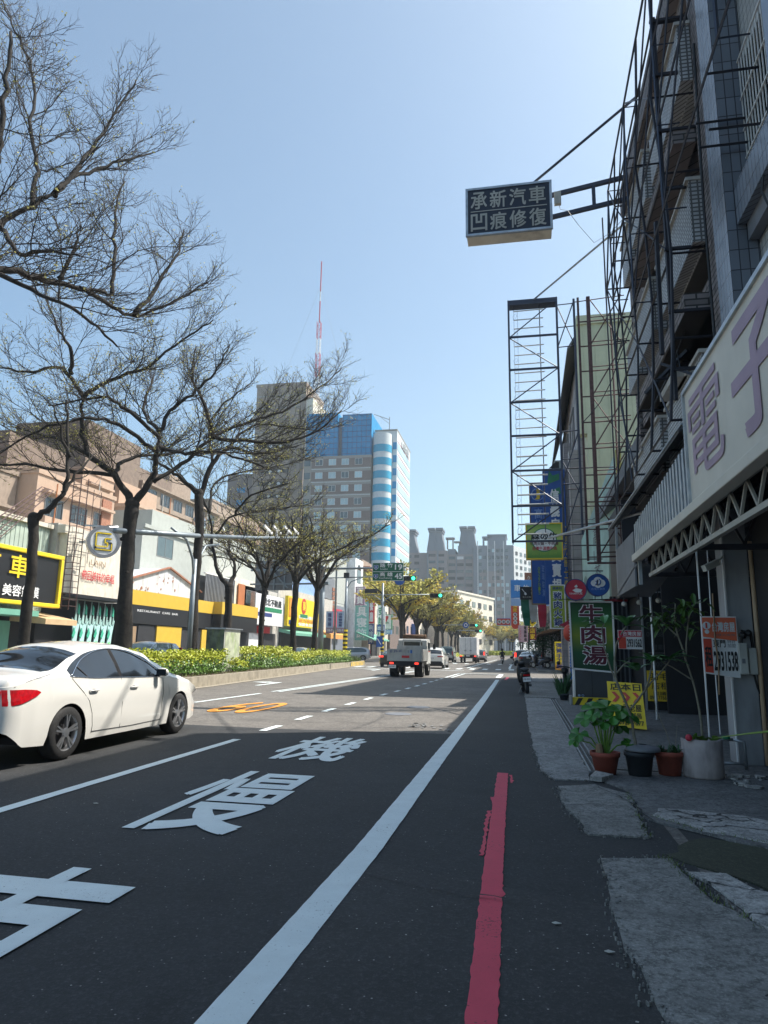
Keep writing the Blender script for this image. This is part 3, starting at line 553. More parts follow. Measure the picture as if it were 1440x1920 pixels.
def blade(mb, x, y, z, h, w_, r_):
    a = r_.uniform(0, 6.28); dx, dy = math.cos(a)*w_, math.sin(a)*w_; lx, ly = r_.uniform(-.5, .5)*h, r_.uniform(-.5, .5)*h
    mb.add([(x-dx, y-dy, z), (x+dx, y+dy, z), (x+lx, y+ly, z+h)], [(0, 1, 2)])
for _ in range(9000):
    y = rr.uniform(14, 61); xr = -11.3-(y-23.3)*.078 if y > 23.3 else -11.3
    x = rr.uniform(-15.2, xr+.1); h = rr.uniform(.03, .12) if y < 50 else rr.uniform(.1, .5)
    blade(m, x, y, .366, h, .012 if y < 50 else .025, rr)
tag(m.build('grass', M['grass']), 'patchy grass and weeds growing in the median bed', 'grass', kind='stuff')
m = MB(); cards(m, 5000, lambda: (rr.uniform(-14.5, -11), rr.uniform(82, 300), .3+rr.uniform(0, .7)), .15, .3, rr)
cards(m, 2500, lambda: (rr.uniform(-10, 1), rr.uniform(205, 212), .3+rr.uniform(0, 1.2)), .3, .5, rr)
tag(m.build('shrubbery', M['leaf_yellow']), 'low yellow-green planting along the far median', 'shrubs', kind='stuff')
# ================================================================ trees
def jit(r_, s): return Vector((r_.uniform(-s, s), r_.uniform(-s, s), r_.uniform(-s, s)))
def smoothline(pts, r_, j=.03, sub=4):
    P = [V3(p) for p in pts]; out = []
    for i in range(len(P)-1):
        p0 = P[max(0, i-1)]; p1 = P[i]; p2 = P[i+1]; p3 = P[min(len(P)-1, i+2)]
        for k in range(sub):
            t = k/sub
            out.append(.5*((2*p1)+(-p0+p2)*t+(2*p0-5*p1+4*p2-p3)*t*t+(-p0+3*p1-3*p2+p3)*t**3)+jit(r_, j))
    out.append(P[-1]); return out
def seg3(mb, pts, r0, r1):
    # thin three-sided twig
    n = len(pts); vs = []
    for i, p in enumerate(pts):
        d = (pts[min(i+1, n-1)]-pts[max(i-1, 0)]); a = d.orthogonal().normalized(); b = d.cross(a).normalized(); q = r0+(r1-r0)*i/(n-1)
        for k in range(3): vs.append(p+(a*math.cos(2.094*k)+b*math.sin(2.094*k))*q)
    mb.add(vs, [(i*3+k, i*3+(k+1) % 3, i*3+3+(k+1) % 3, i*3+3+k) for i in range(n-1) for k in range(3)])
def sprout(mb, line, r0, level, r_, prm, tips):
    # side branches of one line: flat spreading tiers whose tips turn upwards
    n = len(line); L = sum((line[i+1]-line[i]).length for i in range(n-1))
    step = prm['step'][level]; acc = step*r_.random(); side = r_.choice((-1, 1)); dist = 0; start = prm['start'][level]*L
    for i in range(n-1):
        sgm = line[i+1]-line[i]; sl_ = sgm.length
        if sl_ < 1e-6: continue
        tdir = sgm.normalized()
        while acc < dist+sl_:
            if acc > start:
                p = line[i]+sgm*((acc-dist)/sl_); f = acc/L
                side = -side
                ang = r_.uniform(.55, 1.05)*side
                hd = Vector((tdir.x, tdir.y, tdir.z*.6)) if (abs(tdir.x)+abs(tdir.y)) > .25 else Vector((math.cos(r_.uniform(0, 6.28)), math.sin(r_.uniform(0, 6.28)), .2))
                d = Matrix.Rotation(ang, 3, 'Z') @ hd; d.z += r_.uniform(-.15, .4) if level == 0 else r_.uniform(-.25, .4)
                d.normalize()
                ln = prm['len'][level]*(1.1-.62*f)*r_.uniform(.7, 1.25)
                k = prm['seg'][level]; pts = [p]; q = p.copy(); dd = d.copy()
                for j in range(k):
                    dd = (dd+jit(r_, .28)+Vector((0, 0, prm['up'][level]))).normalized(); q = q+dd*(ln/k); pts.append(q.copy())
                rr_ = prm['rad'][level]*(1.15-.5*f)
                if level < 1: mb[0].tube(pts, [rr_*(1-.75*j/k) for j in range(k+1)], 4, cap=False)
                else: seg3(mb[1], pts, rr_, rr_*.5)
                if level+1 < len(prm['step']): sprout(mb, pts, rr_, level+1, r_, prm, tips)
                else:
                    tips.append(pts[-1]); tips.append(pts[len(pts)//2])
            acc += step*r_.uniform(.7, 1.3)
        dist += sl_
PRM = dict(step=(.4, .2, .14), start=(.12, .1, .1), len=(2.6, 1.05, .45), seg=(6, 4, 3), up=(.1, .09, .08), rad=(.02, .009, .0052))
def make_tree(name, data, label, seed, leafy=.3, prm=PRM, group='bare tiered trees on the median', bud='bud', twig='twig', lsz=(.018, .04)):
    r_ = random.Random(seed); tr = data['trunk']; base = (tr[0][0], tr[0][1], .36)
    t = thing(name, label, 'tree', base, group)
    tm = MB(); R0 = data['r']; pts = smoothline([(tr[0][0], tr[0][1], .2)]+[tuple(p) for p in tr[1:]], r_, .02, 5)
    n = len(pts); tm.tube(pts, [R0*(1.25-.3*min(1, i/(n*.3)))*(1+.1*r_.uniform(-1, 1)) for i in range(n)], 12)
    for _ in range(5):
        p = pts[r_.randrange(3, n)]; tm.ball(p+jit(r_, R0*.7), R0*r_.uniform(.3, .55), 7)
    tm.ball(pts[-1], R0*1.05, 10)
    bm_ = MB(); tw = MB(); tips = []
    starts = {}
    for li, lb in enumerate(data['limbs']):
        line = smoothline(lb, r_, .05, 5); L = sum((line[i+1]-line[i]).length for i in range(len(line)-1))
        # radius at the start: thick if it leaves the trunk
        near = min((V3(lb[0])-V3(q)).length for q in tr)
        r0 = R0*.62 if near < .9 else R0*.34
        k = len(line); bm_.tube(line, [max(.02, r0*(1-.72*i/(k-1)))*(1+.08*r_.uniform(-1, 1)) for i in range(k)], 8)
        sprout((bm_, tw), line, r0, 0, r_, prm, tips)
    tm.build('trunk', M['bark'], t, smooth=True); bm_.build('limb', M['bark'], t, smooth=True); tw.build('crown', M[twig], t)
    if leafy:
        lf = MB()
        for p in tips:
            if r_.random() < leafy:
                for _ in range(r_.randint(1, 3)):
                    c = p+jit(r_, .08); s_ = r_.uniform(*lsz); a = jit(r_, 1).normalized(); b = a.orthogonal()*s_*.5
                    lf.add([c-a*s_, c+b, c+a*s_, c-b], [(0, 1, 2, 3)])
        lf.build('foliage', M[bud], t)
    return t
make_tree('terminalia_tree', TREES['tree0'], 'big bare tree reaching in from the top left corner, trunk out of the frame', 11, .1)
P1 = dict(PRM, step=(.42, .2, .14), len=(2.7, 1.1, .48), rad=(.022, .011, .0065))
make_tree('terminalia_tree', TREES['tree1'], 'thick-trunked forking bare tree behind the white sedan, largest on the median', 12, .3, P1)
make_tree('terminalia_tree', TREES['tree00'], 'slim pruned tree in front of the black and yellow signboard', 13, .1, dict(P1, step=(.9, .5, .3), len=(1.4, .7, .35)), group=None)
P2 = dict(PRM, step=(.5, .26, .17), len=(2.6, 1.1, .5), rad=(.026, .014, .0095))
make_tree('terminalia_tree', TREES['tree2'], 'straight dark tree beside the camera pole, cut off at its top with thin upper limbs', 14, .5, P2)
make_tree('terminalia_tree', TREES['tree3'], 'crooked-trunked tree right of the grey cabinet', 15, .7, P2, bud='bud')
def gen_tree(seed, fork, H, spread, R0, nl=5):
    r_ = random.Random(seed); tr = [(0, 0, .2), (r_.uniform(-.1, .1), r_.uniform(-.1, .1), fork*.5), (r_.uniform(-.2, .2), r_.uniform(-.2, .2), fork)]
    limbs = []; top = V3(tr[-1])
    for k in range(nl):
        a = 2*math.pi*k/nl+r_.uniform(-.4, .4); sp_ = spread*r_.uniform(.75, 1.1); h = (H-fork)*r_.uniform(.55, .95)
        d = Vector((math.cos(a), math.sin(a), 0))
        limbs.append([top-Vector((0, 0, .1)), top+d*sp_*.25+Vector((0, 0, h*.42)), top+d*sp_*.6+Vector((0, 0, h*.72)), top+d*sp_+Vector((0, 0, h))])
        m_ = V3(limbs[-1][1]); a2 = a+r_.choice((-1, 1))*r_.uniform(.5, .9); d2 = Vector((math.cos(a2), math.sin(a2), 0))
        limbs.append([m_, m_+d2*sp_*.3+Vector((0, 0, h*.15)), m_+d2*sp_*.7+Vector((0, 0, h*.25))])
    limbs.append([top, top+Vector((.1, .1, (H-fork)*.5)), top+Vector((.3, -.2, (H-fork)*.95))])
    return dict(r=R0, trunk=tr, limbs=limbs)
P3 = dict(PRM, step=(.5, .28, .2), len=(2.2, 1.0, .5), rad=(.03, .017, .012), seg=(5, 3, 2))
def shift(d, x, y):
    f = lambda p: (p[0]+x, p[1]+y, p[2]); return dict(r=d['r'], trunk=[f(p) for p in d['trunk']], limbs=[[f(p) for p in l] for l in d['limbs']])
make_tree('terminalia_tree', shift(gen_tree(31, 4.6, 9, 3.6, .15, 4), -13.9, 36.2), 'thin tree in front of the back of the grey road sign', 31, .6, P3, bud='bud', lsz=(.02, .045))
make_tree('terminalia_tree', shift(gen_tree(32, 5.4, 10.2, 4.3, .2, 5), -13.9, 41.6), 'left one of the two crossing-limbed trees by the yellow pharmacy sign', 32, .75, P3, bud='bud_green', lsz=(.022, .05))
make_tree('terminalia_tree', shift(gen_tree(33, 5.3, 10.3, 4.6, .2, 5), -13.9, 45.8), 'right one of the two crossing-limbed trees, next to the gantry pole', 33, .75, P3, bud='bud_green', lsz=(.022, .05))
P4 = dict(PRM, step=(.5, .32, .24), len=(2.0, 1.05, .6), rad=(.04, .026, .02), seg=(4, 3, 2))
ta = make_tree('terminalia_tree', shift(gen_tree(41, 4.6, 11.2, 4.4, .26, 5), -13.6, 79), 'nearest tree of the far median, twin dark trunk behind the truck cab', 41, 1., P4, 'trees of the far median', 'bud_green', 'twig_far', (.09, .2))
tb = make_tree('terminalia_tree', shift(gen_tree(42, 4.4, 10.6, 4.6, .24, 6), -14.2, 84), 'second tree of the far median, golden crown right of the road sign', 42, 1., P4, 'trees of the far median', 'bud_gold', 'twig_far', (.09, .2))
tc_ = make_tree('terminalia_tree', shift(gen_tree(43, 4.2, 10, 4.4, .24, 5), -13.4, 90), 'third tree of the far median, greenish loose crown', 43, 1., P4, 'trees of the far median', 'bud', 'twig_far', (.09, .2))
ORD = ['first', 'second', 'third', 'fourth', 'fifth', 'sixth', 'seventh', 'eighth', 'ninth', 'tenth', 'eleventh', 'twelfth', 'thirteenth', 'fourteenth', 'fifteenth']
FL = 'tree with thin trunk and yellowish crown in the row down the far median'
for i, y in enumerate([96, 102, 109, 116, 123, 131, 139, 148, 158, 168, 180, 192]):
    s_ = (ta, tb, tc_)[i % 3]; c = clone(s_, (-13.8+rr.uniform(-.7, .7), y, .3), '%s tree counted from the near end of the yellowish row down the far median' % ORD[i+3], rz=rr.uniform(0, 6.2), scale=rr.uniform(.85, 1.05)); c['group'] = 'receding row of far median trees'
FR = 'hazy tree in the cluster where the far street bends'
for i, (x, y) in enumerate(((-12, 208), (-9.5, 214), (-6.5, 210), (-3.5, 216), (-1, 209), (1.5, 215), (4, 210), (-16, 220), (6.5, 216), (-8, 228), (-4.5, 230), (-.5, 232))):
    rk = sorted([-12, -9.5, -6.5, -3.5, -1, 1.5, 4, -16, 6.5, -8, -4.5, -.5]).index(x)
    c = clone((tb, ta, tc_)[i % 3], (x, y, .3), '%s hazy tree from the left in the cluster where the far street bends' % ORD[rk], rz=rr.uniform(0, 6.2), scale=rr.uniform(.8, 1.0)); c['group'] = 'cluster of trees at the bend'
# ================================================================ vehicles
def lerp(a, b, t): return a+(b-a)*t
def interp(tab, y):
    if y <= tab[0][0]: return tab[0][1]
    for (a, va), (b, vb) in zip(tab, tab[1:]):
        if y <= b:
            t = (y-a)/(b-a); t2 = t*t*(3-2*t)*.5+t*.5; return va+(vb-va)*t2
    return tab[-1][1]
def make_car(name, label, cat, p, paint, loc, rz=0, group=None, lit=False, plate=None, glass='glass_dark', detail=True):
    t = thing(name, label, cat, loc, group, rz=rz, local=True)
    L, W, H = p['L'], p['W']/2, p['H']; yr_, yf = p['axles']; RW = p['rw']; AR = RW*1.13
    top, belt, plan, rail_w = p['top'], p['belt'], p['plan'], p['rail']
    n = 96 if detail else 44; ys = [L*i/n for i in range(n+1)]
    for a in (yr_, yf):
        ys += [a-AR, a+AR, a-AR*.92, a+AR*.92]
    ys = sorted(set(round(y, 4) for y in ys)); dl = p['dlo']
    def zb(y):
        z = interp(p['sill'], y)
        for a in (yr_, yf):
            if abs(y-a) < AR: z = max(z, RW+math.sqrt(AR*AR-(y-a)**2)-.02)
        return z
    def wid(y, z):
        b = interp(belt, y); w_ = W*interp(plan, y); zt = interp(top, y); bb = min(b, zt-.03); f = min(1.2, z/bb)
        side = 1-.10*max(0, (.42-f)/.42)**2-.055*max(0, (f-.62)/.38)**2+.012*math.exp(-((f-.78)/.06)**2)
        return w_*side
    rows = []; K = 14
    for y in ys:
        b0, zt = interp(belt, y), interp(top, y); b = min(b0, zt-.02); z0 = min(zb(y), b-.05)
        rail = max(b+.004, zt-interp(p['crown'], y)); d = min(max(dl(y), b+.003), rail-.001) if dl(y) > b+.01 else b+.003
        row = []
        for k in range(6):
            z = lerp(z0, b, k/5); row.append((wid(y, z), y, z))
        wb = wid(y, b); wr = W*interp(rail_w, y) if rail > b+.03 else wb*.97
        for z in (lerp(b, d, .5), d, lerp(d, rail, .5), rail):
            t_ = (z-b)/max(rail-b, 1e-4); row.append((lerp(wb-.012*min(1, (rail-b)/.1), wr, t_**1.25), y, z))
        for u in (.3, .62, 1):
            row.append((wr*(1-u), y, rail+(zt-rail)*math.sin(u*math.pi/2)**.8))
        rows.append(row)
    nr = len(rows[0])
    body = MB(); gl = MB(); sideg = MB(); sideg2 = MB(); rearg = MB()
    for i in range(len(ys)-1):
        ym = (ys[i]+ys[i+1])/2
        for k in range(nr-1):
            tgt = body
            q = [rows[i][k], rows[i+1][k], rows[i+1][k+1], rows[i][k+1]]
            if k in (6, 7) and p['dlo_y'][0] < ym < p['dlo_y'][1] and dl(ym) > interp(belt, ym)+.015: tgt = sideg
            elif k in (5,) and p['dlo_y'][0] < ym < p['dlo_y'][1] and dl(ym) > interp(belt, ym)+.015: tgt = sideg
            elif k >= 9+(1 if False else 0) and p['ws'][0] < ym < p['ws'][1]: tgt = gl
            elif k >= 9 and p['rs'][0] < ym < p['rs'][1]: tgt = rearg
            tgt.add(q, [(0, 1, 2, 3)]); (sideg2 if tgt is sideg else tgt).add([(-a, b, c) for a, b, c in q], [(3, 2, 1, 0)])
    for i, e in ((0, 0), (len(ys)-1, 1)):
        poly = [r_ for r_ in rows[i]]+[(-a, b, c) for a, b, c in reversed(rows[i][:-1])]
        body.face(poly if e else list(reversed(poly)))
    def weld(mb, nm, mt, par, bev=0):
        o = mb.build(nm, mt, par, smooth=True)
        import bmesh
        b_ = bmesh.new(); b_.from_mesh(o.data); bmesh.ops.remove_doubles(b_, verts=b_.verts, dist=.0008); bmesh.ops.recalc_face_normals(b_, faces=b_.faces)
        for e in b_.edges:
            if len(e.link_faces) == 2 and e.calc_face_angle(0) > .7: e.smooth = False
        b_.to_mesh(o.data); b_.free(); return o
    bo = weld(body, 'body', M[paint], t)
    if sideg.v: weld(sideg, 'side_window', M[glass], t); weld(sideg2, 'side_window', M[glass], t)
    if gl.v: weld(gl, 'windscreen', M[glass], t)
    if rearg.v: weld(rearg, 'rear_window', M[glass], t)
    # dark floor and wheel housings
    u = MB(); u.box(-W*.86, W*.86, .25, L-.3, p['sill'][1][1]+.02, p['sill'][1][1]+.1)
    for a in (yr_, yf): u.box(-W*.86, W*.86, a-AR*.97, a+AR*.97, .2, RW*2+.06)
    u.build('underbody', M['near_black'], t)
    for a in (yr_, yf):
        for s in (-1, 1):
            wx = s*(W-.12-.0); wm = MB(); wd = .2
            prof = [(RW*.66, -wd/2), (RW*.9, -wd/2-.005), (RW*.985, -wd/2+.03), (RW, -wd/2+.06), (RW, wd/2-.06), (RW*.985, wd/2-.03), (RW*.9, wd/2+.005), (RW*.66, wd/2)]
            wm.lathe(prof, (wx, a, RW), 32, 'x'); wo = wm.build('wheel', M['rubber'], t, smooth=True); ORG[wo.name] = Vector((0, 0, 0))
            rm = MB(); rm.lathe([(RW*.69, s*.1), (RW*.66, s*.1), (RW*.63, s*.075), (RW*.6, s*.02)], (wx, a, RW), 28, 'x')
            hub = (wx+s*.085, a, RW)
            ns = p.get('spokes', 5)
            for k in range(ns):
                an = 2*math.pi*k/ns+.3
                for da, wdt in (((-.13, .022), (.13, .022)) if detail else ((0, .06),)):
                    an2 = an+da; c0 = (hub[0]-s*.005, a+math.cos(an)*RW*.1, RW+math.sin(an)*RW*.1); c1 = (wx+s*.09, a+math.cos(an2)*RW*.66, RW+math.sin(an2)*RW*.66)
                    rm.beam(c0, c1, wdt, .03, up=(1, 0, 0))
            rm.lathe([(0, s*.1), (RW*.17, s*.098), (RW*.19, s*.08)], (wx, a, RW), 14, 'x')
            rm.build('rim', M['alloy'], wo, smooth=False)
            dk = MB(); dk.lathe([(0, s*.03), (RW*.64, s*.03)], (wx, a, RW), 24, 'x'); dk.build('brake_disc', M['near_black'], wo)
    # door seams, handles, mirrors, lamps, plate
    def patch(mb, poly_y, zlo, zhi, off, s):
        n_ = len(poly_y); vs = []
        for j in range(n_):
            for q in range(5):
                z = lerp(zlo[j], zhi[j], q/4); vs.append((s*(wid(poly_y[j], z)+off), poly_y[j], z))
        mb.add(vs, [(j*5+q, (j+1)*5+q, (j+1)*5+q+1, j*5+q+1) for j in range(n_-1) for q in range(4)])
    if detail:
        for s in (-1, 1):
            for (nm, seams) in p['seams'].items():
                m_ = MB(); pts = [(s*(wid(y, z)+.0015), y, z) for y, z in seams]; m_.tube(pts, .0035, 4); m_.build('door_seam', M['near_black'], t)
            for (y, z) in p['handles']:
                m_ = MB(); x = s*(wid(y, z)+.022)
                m_.tube([(x-s*.03, y-.1, z), (x, y-.08, z+.004), (x+s*.004, y, z+.006), (x, y+.08, z+.004), (x-s*.03, y+.1, z)], .011, 6); m_.build('door_handle', M[paint], t, smooth=True)
                m_ = MB(); m_.ball((s*(wid(y, z)-.002), y, z), .05, 10, (.12, 1.3, .5)); m_.build('handle_recess', M['sign_grey'], t, smooth=True)
            m_ = MB(); N_ = 30; y0, y1 = p['dlo_y']
            pts = []
            for j in range(N_+1):
                y = lerp(y0+.02, y1-.02, j/N_); b = interp(belt, y); pts.append((s*(wid(y, b)+.003), y, b+.002))
            m_.tube(pts, .008, 5)
            def gx(y, z):
                b = interp(belt, y); zt = interp(top, y); rail = max(b+.004, zt-interp(p['crown'], y)); wb = wid(y, b); wr = W*interp(rail_w, y); tt = max(0, (z-b)/max(rail-b, 1e-4)); return lerp(wb-.012*min(1, (rail-b)/.1), wr, tt**1.25)
            pts2 = []
            for j in range(N_+1):
                y = lerp(y0+.01, y1-.01, j/N_); zz = max(min(dl(y), interp(top, y)-interp(p['crown'], y)-.001), interp(belt, y)+.003); pts2.append((s*(gx(y, zz)+.004), y, zz))
            m_.tube(pts2, .009, 5); m_.build('window_trim', M['chrome'], t, smooth=True)
            for yb, zt2, lean in ((2.13, .0, .0), (1.36, 0, -.12)):
                m_ = MB(); pp_ = []
                for q in range(7):
                    f_ = q/6; y = yb+lean*f_; za = interp(belt, yb)+.01; zb2 = dl(yb+lean)-.005; z = lerp(za, zb2, f_); pp_.append((s*(gx(y, z)+.002), y, z))
                m_.tube(pp_, .022 if yb > 2 else .01, 4); m_.build('door_pillar', M['near_black'], t)
    for s in (-1, 1):
        y, z = p['mirror']; x = s*(W*.93)
        m_ = MB(); m_.ball((x+s*.1, y, z+.04), .1, 12, (1.05, .55, .68)); mo = m_.build('mirror', M[paint], t, smooth=True)
        m_ = MB(); m_.beam((x-s*.03, y, z-.02), (x+s*.09, y, z), .05, .035); m_.box(x+s*.03, x+s*.185, y-.062, y-.05, z-.01, z+.09); m_.build('mirror_glass', M['glass_dark'], mo)
    for s in (-1, 1):
        m_ = MB(); tl = p['tail']
        if tl[0] == 'wrap':
            ysx = [.0, .03, .08, .15, .22, .30, .38, .44]; zl, zh = tl[1], tl[2]
            zlo = [zl, zl, zl+.005, zl+.02, zl+.04, zl+.07, zl+.1, zl+.13]; zhi = [zh, zh, zh, zh, zh, zh-.005, zh-.012, zl+.14]
            patch(m_, ysx, zlo, zhi, .006, s)
            w0 = wid(0, (zl+zh)/2); m_.box(s*w0*.62, s*w0*.985, -.02, .0, zl+.02, zh-.01)
        else:
            x0, x1, z0, z1 = tl[1:]; m_.box(s*x0, s*x1, -.02, .04, z0, z1)
        m_.build('tail_light', M['red_lamp_lit' if lit else 'red_lamp'], t, smooth=False)
        m_ = MB(); hy = L-.42; zz = p['head']; patch(m_, [L-.3, L-.2, L-.1, L-.02], [zz+.02, zz-.01, zz-.04, zz-.05], [zz+.04, zz+.05, zz+.05, zz+.04], .003, s); m_.build('headlight', M['lamp_clear'], t)
    pz = p.get('plate', .72); m_ = MB(); m_.box(-.17, .17, -.03, -.008, pz, pz+.16); po = m_.build('number_plate', M['plate'], t)
    if plate: txt(plate, po, M['text_black'], (-.15, -.031, pz+.03), (1, 0, 0), (0, 0, 1), .3, .1, .01, .002)
    if p.get('bumper'):
        m_ = MB(); m_.box(-W*.8, W*.8, -.025, .02, p['bumper'][0], p['bumper'][1]); m_.build('bumper_trim', M['near_black'], t)
    if p.get('rails'):
        for s in (-1, 1):
            m_ = MB(); m_.tube([(s*W*.66, y, interp(top, y)-.0) for y in (1.0, 1.3, 1.9, 2.4, 2.8)], .018, 5); m_.build('roof_rail', M['chrome'], t)
    return t, wid
def arch(y0, y1, zb_, zt_, pw=2.2, skew=.5):
    def f(y):
        if not y0 < y < y1: return 0
        u = (y-y0)/(y1-y0); m = skew
        v = (u-m)/m if u < m else (u-m)/(1-m)
        return zb_+(zt_-zb_)*(1-abs(v)**pw)
    return f
PLAN = [(0, .80), (.06, .885), (.16, .935), (.4, .972), (1.0, .995), (2.4, 1.0), (3.8, .99), (4.3, .95), (4.55, .88), (4.69, .74)]
SEDAN = dict(L=4.69, W=1.81, H=1.44, axles=(.98, 3.84), rw=.325,
    top=[(0, .93), (.06, 1.02), (.2, 1.045), (.5, 1.075), (.75, 1.12), (1.25, 1.32), (1.6, 1.405), (2.1, 1.442), (2.6, 1.43), (2.95, 1.37), (3.3, 1.2), (3.62, 1.0), (3.9, .95), (4.3, .86), (4.55, .76), (4.66, .66), (4.69, .55)],
    belt=[(0, .90), (.4, .985), (1.0, .99), (1.6, .955), (3.0, .925), (3.6, .90), (4.2, .80), (4.69, .5)],
    plan=PLAN, rail=[(0, .8), (.9, .74), (1.5, .66), (2.2, .65), (2.8, .66), (3.3, .76), (3.6, .86)],
    crown=[(0, .03), (.6, .04), (1.0, .09), (1.5, .09), (2.6, .085), (3.2, .08), (3.6, .03), (4.69, .03)],
    sill=[(0, .42), (.25, .24), (.6, .22), (1.4, .2), (3.3, .2), (4.3, .2), (4.69, .25)],
    dlo=arch(.97, 3.32, .955, 1.335, 2.1, .5), dlo_y=(.99, 3.3), ws=(2.86, 3.56), rs=(.66, 1.42),
    seams=dict(rear=[(1.02, .97), (1.1, .9), (1.22, .8), (1.36, .68), (1.44, .52), (1.47, .36), (1.47, .27)], front=[(2.13, .945), (2.13, .6), (2.12, .27)], cowl=[(3.3, .9), (3.27, .7), (3.24, .5), (3.24, .27)], rocker=[(1.47, .29), (2.4, .275), (3.24, .285)], boot=[(.62, 1.03), (.45, 1.0), (.3, .97), (.1, .9)]),
    handles=[(1.45, .80), (2.42, .80)], mirror=(3.12, .95), tail=('wrap', .70, .875), head=.62, plate=.8, spokes=5, bumper=(.28, .4))
hero, hw = make_car('parked_car', 'white saloon car with tinted windows, large at the left edge', 'car', SEDAN, 'car_white', (-6.42, 6.98, .004))
hero.name = 'white_sedan'
SUV = dict(SEDAN, L=4.3, W=1.82, H=1.62, axles=(.8, 3.4), rw=.35, top=[(0, .95), (.04, 1.08), (.25, 1.28), (.6, 1.5), (1.0, 1.6), (2.0, 1.62), (2.5, 1.56), (3.3, 1.1), (3.6, 1.04), (4.1, .9), (4.3, .6)],
    belt=[(0, .9), (.4, 1.05), (1.5, 1.0), (3.3, .95), (3.9, .85), (4.3, .5)], plan=[(0, .86), (.1, .94), (.4, .985), (1, 1), (3.4, 1), (4, .93), (4.3, .78)],
    rail=[(0, .84), (.4, .76), (1.2, .72), (2.4, .72), (3.2, .84)], crown=[(0, .02), (.3, .06), (1, .08), (2.5, .08), (3.2, .04), (4.3, .03)], sill=[(0, .5), (.2, .3), (3.9, .26), (4.3, .3)],
    dlo=arch(.5, 3.0, 1.0, 1.5, 3.5, .45), dlo_y=(.52, 2.95), ws=(2.5, 3.25), rs=(.05, .5), tail=('box', .42, .84, .88, .97), head=.75, mirror=(2.85, 1.05), plate=.72, bumper=(.36, .56), rails=True)
WAG = dict(SUV, L=4.6, W=1.78, H=1.6, tail=('box', .62, .82, .85, 1.3), rs=(.03, .42), top=[(0, .9), (.03, 1.1), (.2, 1.4), (.45, 1.56), (1, 1.6), (2.4, 1.6), (2.9, 1.5), (3.6, 1.1), (4, 1), (4.4, .85), (4.6, .6)], dlo=arch(.4, 3.3, 1.0, 1.48, 4, .45), dlo_y=(.42, 3.25), ws=(2.85, 3.5), axles=(.85, 3.65), rails=False)
VAN = dict(WAG, L=4.5, W=1.66, H=1.9, top=[(0, .9), (.03, 1.3), (.15, 1.75), (.4, 1.88), (2.8, 1.9), (3.3, 1.8), (3.95, 1.2), (4.3, 1.0), (4.5, .6)], dlo=arch(.3, 3.7, 1.05, 1.65, 5, .5), dlo_y=(.32, 3.6), ws=(3.25, 3.9), rail=[(0, .86), (.4, .82), (3, .82), (3.8, .88)], tail=('box', .66, .8, .8, 1.3), axles=(.7, 3.6), mirror=(3.4, 1.15))
SDN2 = dict(SEDAN, tail=('box', .5, .86, .78, .92))
make_car('parked_car', 'white crossover driving just right of the flatbed truck', 'car', SUV, 'car_white', (-6.95, 54, .004), plate='RDA-7162', detail=False)[0].name = 'crossover_car'
make_car('parked_car', 'dark grey saloon with lit brake lamps left of the flatbed truck', 'car', SDN2, 'car_dark', (-10.35, 54.5, .004), lit=True, detail=False, glass='glass_mid')[0].name = 'saloon_car'
make_car('parked_car', 'silver estate car right of the white box lorry', 'car', WAG, 'car_silver', (-5.85, 93, .004), lit=True, detail=False, glass='glass_mid')[0].name = 'estate_car'
make_car('parked_car', 'silver-grey van between the crossover and the box lorry', 'van', VAN, 'car_silver', (-9.1, 84, .004), detail=False, glass='glass_mid')[0].name = 'van'
make_car('parked_car', 'distant dark saloon beyond the silver estate car', 'car', SDN2, 'car_dark', (-9.0, 142, .004), detail=False)[0].name = 'saloon_car'
make_car('parked_car', 'dark saloon parked behind the black scooter on the right', 'car', SDN2, 'car_dark', (.35, 66, .004), detail=False, glass='glass_mid', plate='AJK-5208')[0].name = 'saloon_car'
make_car('parked_car', 'pale car with a lit lamp half hidden behind the dark parked saloon', 'car', WAG, 'car_silver', (-.15, 72, .004), detail=False, lit=True)[0].name = 'hatchback_car'
make_car('parked_car', 'white parked car farthest along the right kerb', 'car', WAG, 'car_white', (1.2, 80, .004), detail=False)[0].name = 'hatchback_car'
make_car('parked_car', 'dark blue car seen behind the hedge left of the thick tree trunk', 'car', WAG, 'car_blue', (-19.3, 36, .004), rz=math.pi, detail=False, glass='glass_mid')[0].name = 'hatchback_car'
make_car('parked_car', 'silver car behind the hedge below the yellow pharmacy sign', 'car', SDN2, 'car_silver', (-19.0, 61, .004), rz=math.pi, detail=False, glass='glass_mid')[0].name = 'saloon_car'
make_car('parked_car', 'pale car behind the hedge below the white estate agent sign', 'car', SDN2, 'car_silver', (-19.6, 53, .004), rz=math.pi, detail=False, glass='glass_mid')[0].name = 'saloon_car'
make_car('parked_car', 'silver-green people carrier turning at the left side of the crossing', 'van', WAG, 'car_silver', (-17.5, 80, .004), rz=R(105), detail=False, glass='glass_mid')[0].name = 'people_carrier'
